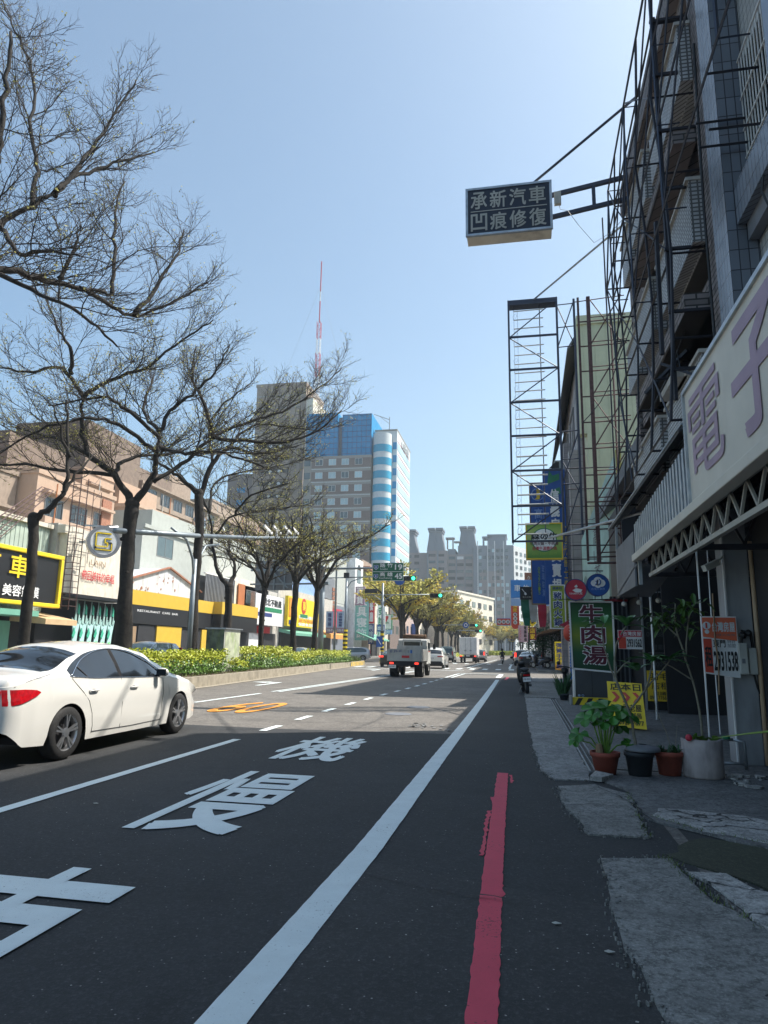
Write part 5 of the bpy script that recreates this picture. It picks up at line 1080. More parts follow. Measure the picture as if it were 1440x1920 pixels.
# -- estate agent sign building, pharmacy sign and row beyond
b = thing('shop_building', 'pale shop under the white estate agent sign', 'building', (-28, 71, 0))
part('wall', 'render_wall', b, (-38, -28, 67.2, 77, 0, 7.6)); part('shopfront', 'near_black', b, (-27.99, -27.9, 73, 76.6, .15, 2.9)); part('shutter', 'box_white', b, (-27.99, -27.9, 68.2, 72.4, .15, 2.8)); part('red_sign', 'red', b, (-27.95, -27.6, 70.5, 74, 2.9, 3.6))
s = thing('signboard', 'white estate agent signboard reading 湖北不動產 with a green stripe', 'signboard', (-26.8, 71.5, 3.9))
part('board', 'box_white', s, (-27.3, -26.9, 67.5, 76, 3.7, 6.9)); part('stripe', 'green', s, (-26.9, -26.88, 69, 75.6, 5.15, 5.6)); part('stripe', 'text_navy', s, (-26.9, -26.88, 68.2, 72.5, 4.6, 5.0)) ; part('frame', 'galv', s, (-27.35, -26.85, 67.3, 67.5, 3.6, 7.0), (-27.35, -26.85, 76, 76.2, 3.6, 7.0))
txt('\u6e56\u5317\u4e0d\u52d5\u7522', s, M['text_black'], (-26.89, 69.6, 5.75), UY, UZ, 5.8, .8, .03, .02)
b = thing('shop_building', 'shop with green and orange awnings under the pharmacy sign', 'building', (-28, 86, 0))
part('wall', 'render_wall', b, (-38, -28, 77.2, 101, 0, 8.4)); part('shopfront', 'near_black', b, (-27.99, -27.8, 78, 100, .15, 3.2))
m = MB(); m.prism([(-28, 78, 3.6), (-26, 78, 3.1), (-26, 78, 2.8), (-28, 78, 3.2)], (0, 13, 0)); m.build('awning', M['awning_green'], b)
m = MB(); m.prism([(-28, 92, 3.9), (-25.6, 92, 3.3), (-25.6, 92, 2.7), (-28, 92, 3.2)], (0, 8, 0)); m.build('awning', M['awning_orange'], b)
s = thing('signboard', 'yellow pharmacy signboard with a red disc reading 藥 and rows of small print', 'signboard', (-27, 85, 3.9))
part('board', 'bright_yellow', s, (-27.4, -27, 78, 91, 3.9, 7.4)); m = MB(); rdisc(m, Vector((-27, 84.0, 6.5)), Vector((1, 0, 0)), .001, .95, 0, .04); m.build('disc', M['red'], s); txt('\u85e5', s, M['bright_yellow'], (-26.95, 83.4, 5.95), UY, UZ, 1.2, 1.15, .03, .01)
part('green_label', 'green', s, (-26.98, -26.96, 82.6, 85.6, 5.1, 5.5)); txt('\u7d93\u92b7', s, M['text_navy'], (-26.98, 88.2, 5.9), UY, UZ, 2.4, 1, .02, .01)
for k, (ln_, z) in enumerate((('\u5404\u79ae\u5a66\u5b30\u7528\u54c1', 4.95), ('\u8655\u65b9\u7b8b\u8abf\u5291', 4.5), ('\u4fdd\u5065\u98df\u54c1\u91ab\u7642', 4.05))): txt(ln_, s, M['text_white' if k != 1 else 'orange'], (-26.98, 82, z), UY, UZ, 8, .4, .03, .01)
part('figure_panel', 'orange', s, (-26.98, -26.95, 78.3, 79.6, 5.0, 7.2)); part('figure_panel', 'text_navy', s, (-26.98, -26.95, 78.4, 80.2, 4.1, 4.6))
b = thing('blank_wall_building', 'tall pale grey windowless party wall behind the crossing-limbed trees', 'building', (-33, 112, 0)); part('wall', 'pale_wall', b, (-46, -29, 92.2, 113, 8.5, 15.6), (-46, -29, 101.2, 113, 0, 8.45)); part('low_block', 'tower_blue', b, (-33, -28.6, 101.3, 113, 0, 8))
part('sign_frame', 'sign_grey', b, (-28.5, -28.3, 97, 103, 8.6, 11.8)) ; part('blue_wall', 'pale_blue', b, (-29, -28.9, 84, 101, 8.5, 10.5)); part('red_posters', 'crimson', b, (-28.55, -28.3, 102, 108, 4.6, 7.4)); part('yellow_signs', 'bright_yellow', b, (-28.2, -27.8, 103, 107, 3.2, 4.1))
m = MB(); r_ = random.Random(4)
for k in range(14): m.box(-28.29, -28.2, 101.6+(k % 3)*.9, 102.3+(k % 3)*.9, 7.3+.33*(k//3)*2, 7.8+.33*(k//3)*2)
m.build('menu_board', M['roof_tile'], b)
b = thing('white_villa', 'narrow white house with an arched window and tan upper canopy', 'building', (-29, 117, 0)); part('wall', 'box_white', b, (-38, -27.6, 113.2, 119, 0, 16.5)); m = MB()
m.prism([(-27.59, 114.5, 12.4), (-27.59, 117.2, 12.4)]+[(-27.59, 115.85+1.35*math.cos(a*.314), 14.3+1.35*math.sin(a*.314)) for a in range(11)], (.05, 0, 0)); m.build('window', M['glass_dark'], b)
b = thing('tan_building', 'tan building with a maroon canopy and ribbed balcony right of the white house', 'building', (-29, 123, 0)); part('wall', 'tan_wall', b, (-38, -27.8, 119.2, 127, 0, 17)); part('canopy', 'roof_tile', b, (-27.8, -26.4, 119.4, 126.8, 15.2, 15.8)); ribs('olive', b, 119.6, 126.6, 0, 11.6, 15, .6, axis='y', X=-27.78); part('sign', 'mauve', b, (-27.7, -27.4, 113.6, 118.6, 9.8, 11.8)) if False else None
def vsign(label, x, y, z0, z1, wd, mt, text, tm, lines=1, th=.3, cat='sign', name='vertical_sign', grp=None, fr=None, bold=.03, gap=.1):
    s_ = thing(name, label, cat, (x, y, z0), grp); part('board', mt, s_, (x-wd/2, x+wd/2, y, y+th, z0, z1), bevel=.015)
    if fr: part('frame', fr, s_, (x-wd/2-.04, x-wd/2, y-.02, y+th+.02, z0-.04, z1+.04), (x+wd/2, x+wd/2+.04, y-.02, y+th+.02, z0-.04, z1+.04), (x-wd/2, x+wd/2, y-.02, y+th+.02, z1, z1+.04), (x-wd/2, x+wd/2, y-.02, y+th+.02, z0-.04, z0))
    if text: vtxt(text, s_, M[tm], (x-wd*.36, y, z0+(z1-z0)*.04), UX, UZ, wd*.72, (z1-z0)*.92, bold, .012, gap=gap)
    return s_
vsign('pink and white vertical sign left of the teal one', -26.6, 112.8, 8.5, 11.6, 1.6, 'mauve', '\u767e\u8ca8', 'text_white')
vsign('tall teal and white vertical sign', -26.5, 114, 2.8, 10.4, 2.4, 'teal', '\u5bb6\u5177\u5bdd\u98fe', 'text_white')
vsign('red upper part of the vertical sign beside the teal one', -24.9, 114.2, 5.6, 9.6, .9, 'red', '\u9910\u5ef3', 'text_white')
vsign('navy vertical sign below the red one', -24.9, 114.2, 2.2, 5.5, .9, 'text_navy', '\u54a7\u5561\u5eb3', 'text_white', bold=.0)
s = vsign('white vertical sign with green characters starting 建', -24.4, 120, 3.4, 10.8, 1.4, 'box_white', '\u5efa\u5b89\u8a3a\u6240', 'green')
part('upper_panel', 'green', s, (-25.05, -23.75, 119.95, 119.98, 9.0, 10.7)); txt('\u5efa', s, M['text_white'], (-24.85, 119.95, 9.15), UX, UZ, .95, 1.4, .03, .012)
part('lower_panel', 'blue', s, (-25.05, -23.75, 119.95, 119.98, 4.4, 5.6)); txt('\u51fa\u79df', s, M['text_white'], (-24.95, 119.95, 4.65), UX, UZ, 1.1, .7, .03, .012)
b = thing('corner_shop', 'cream two-storey corner shop with pale green awning', 'building', (-28, 133, 0)); part('wall', 'cream', b, (-38, -27, 127.2, 140, 3, 9.5), (-27.6, -27, 127.2, 140, 9.5, 10.3)); part('shopfront', 'near_black', b, (-38, -27.5, 127.2, 140, 0, 3)); part('pillar', 'cream', b, (-27.3, -26.8, 131, 131.6, 0, 3)); part('pillar', 'cream', b, (-27.3, -26.8, 137, 137.6, 0, 3))
for y in (128.5, 132.5, 136.5): winx(b, -27, y, y+2, 4.2, 6, glass='glass_dark'); winx(b, -27, y, y+2, 7.2, 8.8, glass='glass_mid')
m = MB(); m.prism([(-27, 112, 4.2), (-24, 112, 3.0), (-24, 112, 2.8), (-27, 112, 3.9)], (0, 14, 0)); m.build('awning', M['awning_green'], b)
s = thing('convenience_store_sign', 'white square sign with a red and orange seven and green edge', 'sign', (-24.9, 126.5, 5)); part('board', 'box_white', s, (-26.2, -23.8, 126.4, 126.8, 5.1, 7.6)); part('edge', 'green', s, (-26.35, -26.2, 126.38, 126.8, 5.0, 7.7), (-23.8, -23.65, 126.38, 126.8, 5.0, 7.7), (-26.2, -23.8, 126.38, 126.8, 5.0, 5.1), (-26.2, -23.8, 126.38, 126.8, 7.6, 7.7))
txt('7', s, M['red'], (-25.75, 126.38, 5.35), UX, UZ, 1.45, 2.05, .06, .02); txt('ELEVEN', s, M['green'], (-25.8, 126.34, 6.0), UX, UZ, 1.6, .36, .03, .03); part('lower_panel', 'pale_blue', s, (-26.3, -23.7, 126.4, 126.8, 4.1, 4.95)); txt('ATM 24H', s, M['text_white'], (-26.0, 126.39, 4.3), UX, UZ, 2.0, .45, .01, .01)
b = thing('brown_building', 'brown-grey tiled building behind the far signal pole', 'building', (-28, 146, 0)); part('wall', 'hosp_brown', b, (-38, -26.6, 140.2, 152, 0, 17)); [winx(b, -26.6, y, y+3.4, z, z+1.8) for y in (141, 146.5) for z in (4.5, 8.2, 11.9)]
b = thing('pink_building', 'pinkish building between the trunks of the far median trees', 'building', (-28, 160, 0)); part('wall', 'pink_tile', b, (-38, -26.4, 152.2, 172, 0, 16)); [winx(b, -26.4, y, y+3, z, z+1.8) for y in (153.5, 159, 165) for z in (5, 8.5, 12)]
part('shop_sign', 'crimson', b, (-26.4, -25.8, 153, 171, 3, 4.6)); part('shop_sign', 'blue', b, (-26.3, -25.4, 166, 171, 5, 7.5))
fars = [('cream row building with grey shutters far down the left', 'cream', 172.2, 196, 14), ('olive-tan row building beyond the cream one', 'tan_wall', 196.2, 222, 17), ('pale row building at the end of the left side', 'pale_wall', 222.2, 262, 13)]
for lb, mt, y0, y1, h in fars:
    b = thing('row_building', lb, 'building', (-28, (y0+y1)/2, 0)); part('wall', mt, b, (-40, -26.2, y0, y1, 0, h)); z = 5
    part('shop_sign', 'red' if mt == 'cream' else 'pale_blue', b, (-26.2, -25.5, y0+1, y1-1, 3, 4.4))
    while z+2 < h:
        y = y0+2
        while y+3 < y1: winx(b, -26.2, y, y+2.6, z, z+1.7); y += 5
        z += 3.4
# -- tall buildings
b = thing('apartment_tower', 'tall brown apartment tower with balconies behind the bare branches', 'tower', (-77, 215, 0)); part('wall', 'tan_wall', b, (-85, -68, 205, 225, 0, 85.8)); part('painted_lit_side', 'cream', b, (-67.98, -65.6, 205.4, 221, 61, 81.5)); part('wing', 'hosp_brown', b, (-94.5, -85.02, 207.5, 228, 0, 57)); part('cornice', 'tan_wall', b, (-85.3, -67.8, 204.8, 225.2, 85.8, 86.8)); part('recess', 'brown_wall', b, (-69.2, -67.9, 204.7, 206, 25, 81.5))  # cream side part paints in the sunlight on the tower's right side
for k in range(4): part('floor_band', 'hosp_grey', b, (-84.9, -69.3, 204.9, 205, 82.3-k*4.1, 82.7-k*4.1))
for k in range(14):
    z = 64.5-k*4.1; bal = part('balcony', 'tan_wall', b, (-83.5, -72.3, 203.7, 205, z-2.3, z-.3)); part('opening', 'near_black', b, (-83, -72.8, 204.93, 205, z-.3, z+1.3))
    m = MB()
    for xx in (-78.8, -75.7): rdisc(m, Vector((xx, 204.4, z+.45)), Vector((0, -1, 0)), .001, .5, 0, .4, 14)
    m.build('air_conditioner', M['box_white'], bal)
    if z < 56: winy(b, 207.5, -91.2, -88.2, z-1.5, z+.3, 'hosp_glass')
b = thing('hospital_tower', 'tower with blue glass crown, brown-grey banded front and blue-striped stair drum', 'tower', (-47, 190, 0))
part('wall', 'hosp_grey', b, (-59.5, -40.2, 180, 200, 0, 54)); part('glass_crown', 'hosp_glass', b, (-59.3, -50, 180.2, 196, 54, 66.7), (-48.7, -40.3, 180.2, 196, 54, 66.0)); part('crown_core', 'sign_grey', b, (-50, -48.7, 181.5, 196, 54, 65.6))
m = MB()
for k in range(8): z = 54.5+k*1.6; m.box(-59.3, -50, 180.12, 180.2, z, z+.09); m.box(-48.7, -40.3, 180.12, 180.2, z, z+.09)
for k in range(15): x = -59+k*1.32; m.box(x, x+.07, 180.12, 180.2, 54, 66)
m.build('mullion', M['text_navy'], b)
for k in range(13):
    z = 52.2-k*3.75
    part('brown_band', 'hosp_brown', b, (-57.2, -40.22, 179.94, 180, z-1.55, z+1.05)); part('stripe', 'hosp_white', b, (-57.2, -40.22, 179.93, 180, z-2.0, z-1.85))
    for j, x in enumerate((-55, -51.2, -47.5, -43.7)): winy(b, 179.93, x-1.05, x+1.05, z-.9, z+.9, 'hosp_pane' if (j+k) % 3 else 'glass_mid', 'white_paint', pane=True)
    part('dark_window', 'glass_mid', b, (-59.3, -57.6, 179.95, 180, z-.9, z+.9))
m = MB(); m.lathe([(2.55, 0), (2.55, 60)], (-37.4, 181.6, 0), 28); m.build('stair_drum', M['hosp_white'], b, smooth=True); m = MB(); m.lathe([(0, 60), (2.55, 60)], (-37.4, 181.6, 0), 28); m.build('drum_roof', M['hosp_grey'], b)
for k in range(15): z = 54.6-k*3.75; m = MB(); m.lathe([(2.6, z), (2.6, z+2.1)], (-37.4, 181.6, 0), 28); m.build('glass_band', M['cyan_band'], b, smooth=True)
part('wing', 'hosp_white', b, (-39.8, -33.6, 183.2, 206, 0, 61.6)); part('wing_edge', 'hosp_grey', b, (-40, -33.5, 183, 206.2, 61.6, 62))
for k in range(16):
    z = 56.2-k*3.75; part('glass_band', 'hosp_pane', b, (-33.6, -33.5, 184, 205.6, z, z+1.9)); part('red_line', 'mast_red', b, (-33.6, -33.53, 184, 205, z+2.5, z+2.62)); part('glass_band', 'hosp_glass', b, (-34.8, -33.65, 183.08, 183.2, z, z+2))
txt('L\u65e5\u65e5', b, M['text_black'], (-33.58, 190, 58.4), UY, UZ, 12, 2.4, .02, .15)
m = MB(); m.tube([(-36, 184, 61.9), (-36, 184, 66)], .1, 4); m.tube([(-40.5, 184, 67), (-36, 184, 65.2)], .1, 4); m.tube([(-39, 184, 66.4), (-36, 184, 64)], .06, 4); m.build('antenna', M['sign_grey'], b)
s = thing('radio_mast', 'slender red and white guyed radio mast rising from the brown tower roof', 'radio mast', (-56, 176, 70.3))
for k, (z0, z1, c_, w_) in enumerate(((70, 76, 'box_white', .55), (76, 83, 'mast_red', .55), (83, 87.5, 'box_white', .5), (87.5, 92.5, 'mast_red', .5))):
    m = MB()
    for x in (-w_, w_):
        for y in (-w_, w_): m.tube([(-55.7+x, 176+y, z0), (-55.7+x, 176+y, z1)], .09, 4)
    n_ = int((z1-z0)/1.1)
    for j in range(n_):
        a, c2 = z0+(z1-z0)*j/n_, z0+(z1-z0)*(j+1)/n_; sg = 1 if j % 2 else -1
        m.tube([(-55.7-sg*w_, 176-w_, a), (-55.7+sg*w_, 176-w_, c2)], .06, 3); m.tube([(-55.7-w_, 176-w_, a), (-55.7+w_, 176-w_, a)], .05, 3); m.tube([(-55.7+w_, 176-sg*w_, a), (-55.7+w_, 176+sg*w_, c2)], .05, 3)
    m.build('lattice', M[c_], s)
for z0, z1, c_ in ((92.5, 99, 'mast_red'), (99, 102, 'box_white'), (102, 108, 'mast_red'), (108, 111.5, 'mast_red')): m = MB(); m.tube([(-55.7, 176, z0), (-55.7, 176, z1)], .17, 6); m.build('pole', M[c_], s)
m = MB(); [m.tube([(-55.7, 176, 104), (-55.7+a, 176, 70.5)], .025, 3) for a in (-12, 9)]; m.build('guy_wire', M['sign_grey'], s); s.location = (-67.6, 214, 85.2); s.scale = (1.216,)*3
s = thing('roof_antenna', 'thin dark aerial on the left of the brown tower roof', 'antenna', (-62, 175, 70.3)); m = MB(); m.tube([(-61, 175, 70), (-61, 175, 75), (-61, 175, 78)], [.25, .12, .04], 4); m.build('rod', M['sign_grey'], s); s.location = (-77, 214, 86.6)
def farwin(b, Y, x0, x1, z0, z1, dx, dz, w_, h_, mts, skip=0, seed=1):
    r_ = random.Random(seed); n_ = 0; rest = {}
    z = z1
    while z > z0:
        x = x0
        while x+w_ < x1:
            k = mts[r_.randrange(len(mts))]
            if r_.random() > skip:
                if n_ < 45: part('window', k, b, (x, x+w_, Y-.12, Y, z-h_, z)); n_ += 1
                else: rest.setdefault(k, MB()).box(x, x+w_, Y-.12, Y, z-h_, z)
            x += dx
        z -= dz
    for k, mb in rest.items(): tag(mb.build('windows', M[k], b), kind='stuff')
def crown(b, x0, x1, y, z0, z1, mt):
    c_ = (x0+x1)/2; h = z1-z0; w_ = (x1-x0)/2
    m = MB(); m.prism([(c_-w_, y, z0), (c_+w_, y, z0), (c_+w_*.82, y, z0+h*.45), (c_+w_*.7, y, z0+h*.82), (c_-w_*.7, y, z0+h*.82), (c_-w_*.82, y, z0+h*.45)], (0, 8, 0)); m.build('roof_tower', M[mt], b)
    part('roof_cap', mt, b, (c_-w_*.86, c_-w_*.05, y-1, y+9, z1-.9, z1), (c_+w_*.05, c_+w_*.86, y-1, y+9, z1-.9, z1), (c_-w_*.8, c_+w_*.8, y-.5, y+8.5, z1-1.9, z1-1.2)); m = MB(); m.beam((c_, y-.1, z0), (c_, y-.1, z1-1.2), .3); m.build('rib', M['tower_blue'], b)
b = thing('apartment_tower', 'pinkish grey apartment tower just right of the blue-striped hospital with a stepped crown', 'tower', (-44, 325, 0)); part('wall', 'tower_pink', b, (-60, -42, 312, 330, 0, 45), (-42, -33, 309, 330, 0, 45.5)); crown(b, -60, -46.8, 312, 45, 55.8, 'tower_blue'); crown(b, -42.5, -34.5, 310, 45.5, 56, 'tower_blue')
farwin(b, 309, -41.4, -33.4, 8, 44, 3.9, 3.05, 3.1, 1.2, ['glass_mid', 'near_black', 'tower_white', 'glass_mid'], 0, 3); farwin(b, 312, -52, -42.6, 8, 44, 3.6, 3.05, 2.2, 1.3, ['glass_mid', 'near_black'], .1, 4); part('pier', 'tower_blue', b, (-37.7, -37, 308.6, 309, 0, 45.5), (-42.2, -41.6, 308.6, 309, 0, 45.5))
b = thing('apartment_tower', 'pinkish apartment tower in the middle of the far group with the highest crown', 'tower', (-27, 325, 0)); part('wall', 'tower_pink', b, (-33, -21.6, 311, 330, 0, 44)); part('stepped_roof', 'tower_blue', b, (-33, -29.6, 311.5, 325, 44, 46.5), (-28.5, -21.8, 312, 325, 44, 48)); crown(b, -28.4, -20.2, 313, 47, 57, 'tower_blue')
part('roof_frame', 'tower_pink', b, (-33.5, -33, 311.5, 313, 46.5, 51), (-31, -30.5, 311.5, 313, 46.5, 51), (-34, -30, 311, 314, 51, 51.8), (-30.2, -27, 311, 314, 49.4, 50))
farwin(b, 311, -32.6, -21.8, 8, 43, 3.8, 3.05, 2.9, 1.3, ['glass_mid', 'near_black', 'tower_white', 'glass_mid', 'glass_mid'], 0, 5); part('pier', 'tower_blue', b, (-29.3, -28.9, 310.6, 311, 0, 44), (-25.4, -25.1, 310.6, 311, 0, 44))
b = thing('apartment_tower', 'blue-grey apartment tower at the right of the far group with pale vertical ribs', 'tower', (-12, 325, 0)); part('wall', 'tower_blue', b, (-21.4, -3.8, 309, 330, 0, 47.6)); part('recess', 'tower_pink', b, (-18.6, -8.8, 308.9, 309, 10, 36)); part('rooftop', 'tower_blue', b, (-15, -7, 312, 326, 47.6, 52.5), (-17.6, -13.6, 312, 320, 51.4, 52.2), (-17.4, -16.6, 312, 313, 47.6, 51.4)); part('roof_cap', 'tower_blue', b, (-15.4, -6.6, 311.6, 326.4, 52.5, 53))
part('rib', 'tower_white', b, (-19.6, -19.2, 308.4, 309, 0, 49.5), (-15.2, -14.9, 308.4, 309, 0, 49.5), (-12.1, -11.8, 308.4, 309, 0, 49.5), (-8.2, -7.9, 308.4, 309, 0, 49.5))
farwin(b, 308.88, -19, -4.2, 6, 46, 1.95, 3.05, 1.3, 1.5, ['glass_mid', 'glass_mid', 'glass_dark', 'hosp_pane'], .18, 6)
b = thing('apartment_tower', 'flank of the right-hand far tower with sunlight put into its white', 'tower', (2, 322, 0), None); ang = math.atan2(25, 12.6); bb = MB()
e1 = Vector((12.6, 25, 0)).normalized(); e2 = Vector((-e1.y, e1.x, 0)); o_ = Vector((-3.6, 309, 0))
def rbox(mb, o, e1, e2, a0, a1, b0, b1, z0, z1):
    P = [o+e1*a+e2*b_+Vector((0, 0, z)) for z in (z0, z1) for (a, b_) in ((a0, b0), (a1, b0), (a1, b1), (a0, b1))]
    mb.add(P, [(0, 3, 2, 1), (4, 5, 6, 7), (0, 1, 5, 4), (1, 2, 6, 5), (2, 3, 7, 6), (3, 0, 4, 7)])
m = MB(); rbox(m, o_, e1, e2, 0, 32, 0, 14, 0, 47.4); m.build('wall', M['tower_white'], b)  # sunlight put into this white; the same tower's front is darker blue-grey
n_ = 0; rest = MB()
for k in range(14):
    for j in range(7):
        z = 45-k*3.05; a = 1.5+j*4.2; q = MB() if n_ < 90 else rest
        rbox(q, o_, e1, e2, a, a+2, -.15, 0, z-1.6, z)
        if q is not rest: q.build('window', M['glass_mid' if (j+k) % 3 else 'near_black'], b); n_ += 1
if rest.v: tag(rest.build('windows', M['glass_mid'], b), kind='stuff')
b = thing('cream_building', 'low cream building with dark windows in front of the far towers', 'building', (-13, 200, 0)); o_ = Vector((-17.2, 185, 0)); e1 = Vector((8.4, 30, 0)).normalized(); e2 = Vector((-e1.y, e1.x, 0)); m = MB(); rbox(m, o_, e1, e2, 0, 31, 0, 12, 0, 16.7); m.build('wall', M['cream'], b); m = MB(); rbox(m, o_, e1, e2, -.3, 31.3, -.3, 12, 16.7, 17.2); m.build('cornice', M['cream'], b)
for k in range(4):
    for j in range(6):
        m = MB(); a = 2+j*4.9; rbox(m, o_, e1, e2, a, a+2.6, -.12, 0, 13.4-k*3.4-.0, 14.9-k*3.4); m.build('window', M['near_black' if j % 2 else 'glass_mid'], b)
# ---------------------------------------------------------------- poles, signals, road signs
s = thing('camera_pole', 'grey pole with a long horizontal arm carrying four traffic cameras', 'camera pole', (-13.6, 26.7, .36)); X0, Y0 = -13.55, 27.0
m = MB(); m.tube([(X0, Y0, .36), (X0, Y0, 5.0)], [.11, .09], 10); m.build('pole', M['pole_grey'], s, smooth=True)
m = MB()
for sy in (-1, 1): m.tube([(X0, Y0, 4.2), (X0, Y0+sy*.25, 5.0), (X0, Y0+sy*.9, 5.7), (X0, Y0+sy*2.2, 5.95)], .05, 6)
m.build('brace', M['pole_grey'], s, smooth=True)
m = MB(); m.tube([(X0, 21, 5.2), (X0, 27, 6.0), (X0, 33.5, 6.95), (X0, 40.3, 8.05)], [.1, .1, .085, .07], 8); m.build('arm', M['pole_grey'], s, smooth=True)
for k, y in enumerate((35.3, 36.7, 38.5, 39.8)):
    z = 6.95+(y-33.5)*.162+.1; m = MB(); m.tube([(X0, y, z-.1), (X0, y, z+.25)], .04, 6); m.beam((X0-.1, y-.42, z+.5), (X0+.05, y+.45, z+.2), .12, .14); m.tube([(X0, y-.1, z+.3), (X0, y-.35, z-.15), (X0, y-.05, z-.35), (X0, y+.2, z-.1)], .02, 5); m.build('camera', M['box_white'], s)
s = thing('gantry_pole', 'stout grey gantry pole with two arms to the green direction sign', 'gantry pole', (-14.4, 49, .36)); m = MB(); m.tube([(-14.4, 49, .36), (-14.4, 49, 7.3)], [.22, .17], 14); m.lathe([(0, 0), (.2, 0), (.22, -.1)], (-14.4, 49, 7.35), 12); m.build('pole', M['pole_grey'], s, smooth=True)
m = MB(); m.tube([(-20, 49, 7.05), (-8.2, 49, 7.2)], .08, 8); m.tube([(-20, 49, 6.0), (-14.4, 49, 6.05)], .07, 8); m.box(-15, -13.8, 48.7, 49.3, 6.95, 7.2); m.box(-14.9, -13.9, 48.75, 49.25, 5.95, 6.15); m.build('arm', M['pole_grey'], s)
s = thing('road_sign', 'back of a grey road sign facing the oncoming lanes', 'road sign', (-18.1, 48.9, 5.7)); part('panel', 'sign_grey', s, (-19.6, -16.7, 48.95, 49.0, 5.55, 7.75)); m = MB()
for x in (-18.9, -18.1, -17.3): m.box(x-.04, x+.04, 48.85, 48.95, 5.6, 7.7)
for z in (6.0, 7.0): m.box(-19.6, -16.7, 48.82, 48.85, z-.05, z+.05)
m.beam((-19.2, 48.8, 5.7), (-18.1, 48.8, 6.8), .08); m.beam((-18.1, 48.8, 6.8), (-17, 48.8, 5.7), .08); m.build('brace', M['pole_grey'], s)
s = thing('direction_sign', 'green direction sign reading 路竹 Luju 19 and 高雄 Kaohsiung 45', 'road sign', (-9.5, 48.8, 6.2)); part('panel', 'sign_green', s, (-10.62, -8.36, 48.78, 48.83, 6.22, 7.52)); part('divider', 'text_white', s, (-10.6, -8.38, 48.77, 48.78, 6.86, 6.89))
part('edge', 'text_white', s, (-10.62, -8.36, 48.775, 48.781, 7.5, 7.52), (-10.62, -8.36, 48.775, 48.781, 6.22, 6.24), (-10.62, -10.6, 48.775, 48.781, 6.24, 7.5), (-8.38, -8.36, 48.775, 48.781, 6.24, 7.5))
for zz, (zh, en, nb) in ((6.93, ('\u8def \u7af9', 'Luju', '19')), (6.28, ('\u9ad8 \u96c4', 'Kaohsiung', '45'))):
    txt(zh, s, M['text_white'], (-10.08, 48.77, zz+.25), UX, UZ, .95, .3, .02, .004); txt(en, s, M['text_white'], (-10.02 if en == 'Luju' else -10.12, 48.77, zz+.04), UX, UZ, .5 if en == 'Luju' else .95, .17, .0, .004); txt(nb, s, M['text_white'], (-8.98, 48.77, zz+.07), UX, UZ, .54, .4, .03, .004)
    m = MB(); m.prism([(-10.52, 48.775, zz+.42), (-10.2, 48.775, zz+.42), (-10.19, 48.775, zz+.22), (-10.36, 48.775, zz+.06), (-10.53, 48.775, zz+.22)], (0, -.004, 0)); m.build('shield', M['text_white'], s); m = MB(); m.prism([(-10.5, 48.77, zz+.4), (-10.22, 48.77, zz+.4), (-10.22, 48.77, zz+.23), (-10.36, 48.77, zz+.09), (-10.5, 48.77, zz+.23)], (0, -.004, 0)); m.build('shield', M['blue'], s); txt('1', s, M['text_white'], (-10.39, 48.765, zz+.18), UX, UZ, .06, .16, .01, .004)
def signal(label, x, y, z, facing=True, parentgrp='horizontal traffic signals', sc_=1.):
    s = thing('traffic_signal', label, 'traffic light', (x, y, z), parentgrp); w_ = .62*sc_
    part('housing', 'black', s, (x-w_, x+w_, y, y+.2, z-.2*sc_, z+.2*sc_), bevel=.04)
    if facing:
        for k, (dx, mt) in enumerate(((-.4, 'near_black'), (0, 'near_black'), (.4, 'signal_green'))):
            m = MB(); rdisc(m, Vector((x+dx*sc_, y, z)), Vector((0, -1, 0)), .001, .15*sc_, 0, .02, 18); m.build('lamp', M[mt], s)
            m = MB(); n_ = 12; vs = []
            for q in range(n_+1):
                a = math.pi*q/n_; 
                for d in (0, -.22): vs.append((x+dx*sc_+.17*sc_*math.cos(a), y+d, z+.17*sc_*math.sin(a)))
            m.add(vs, [(2*q, 2*q+1, 2*q+3, 2*q+2) for q in range(n_)]); m.build('visor', M['black'], s)
    return s
s = thing('signal_pole', 'signal pole with striped base at the median nose and arms on both sides', 'signal pole', (-14.7, 57.3, .36)); m = MB(); m.tube([(-14.7, 57.3, .3), (-14.7, 57.3, 7.5)], [.13, .1], 10); m.build('pole', M['pole_grey'], s, smooth=True)
m = MB(); m.tube([(-14.7, 57.3, 7.35), (-9.4, 57.3, 7.45)], .055, 6); m.tube([(-14.7, 57.3, 6.4), (-14.3, 57.3, 7.0), (-13.3, 57.3, 7.36)], .05, 6); m.tube([(-17, 57.3, 7.3), (-14.7, 57.3, 7.35)], .05, 6); m.build('arm', M['pole_grey'], s, smooth=True)
m = MB()
for k in range(6): z = 1.1+k*.34; m.lathe([(.2, z), (.2, z+.17)], (-14.7, 57.3, 0), 12)
m.build('stripe', M['bright_yellow'], s); m = MB(); m.lathe([(.19, 1.1), (.19, 3.0)], (-14.7, 57.3, 0), 12); m.build('sleeve', M['black'], s); m = MB(); m.box(-14.95, -14.5, 57.2, 57.4, 7.3, 7.75); m.build('junction_box', M['black'], s)
signal('green-lit signal right of the direction sign, the higher of the near two', -9.35, 57.2, 7.25)
s = thing('signal_pole', 'pale grey signal pole beyond the crossing with curved braces', 'signal pole', (-13.4, 66, 0)); m = MB(); m.tube([(-13.3, 66, 0), (-13.3, 66, 7.7)], [.13, .1], 10); m.build('pole', M['pole_grey'], s, smooth=True)
m = MB(); m.tube([(-14.8, 66, 6.55), (-8.4, 66, 6.6)], .05, 6); [m.tube([(-13.3, 66, 5.4), (-13.3+s_*.25, 66, 6.1), (-13.3+s_*1.0, 66, 6.55)], .05, 6) for s_ in (-1, 1)]; m.build('arm', M['pole_grey'], s, smooth=True)
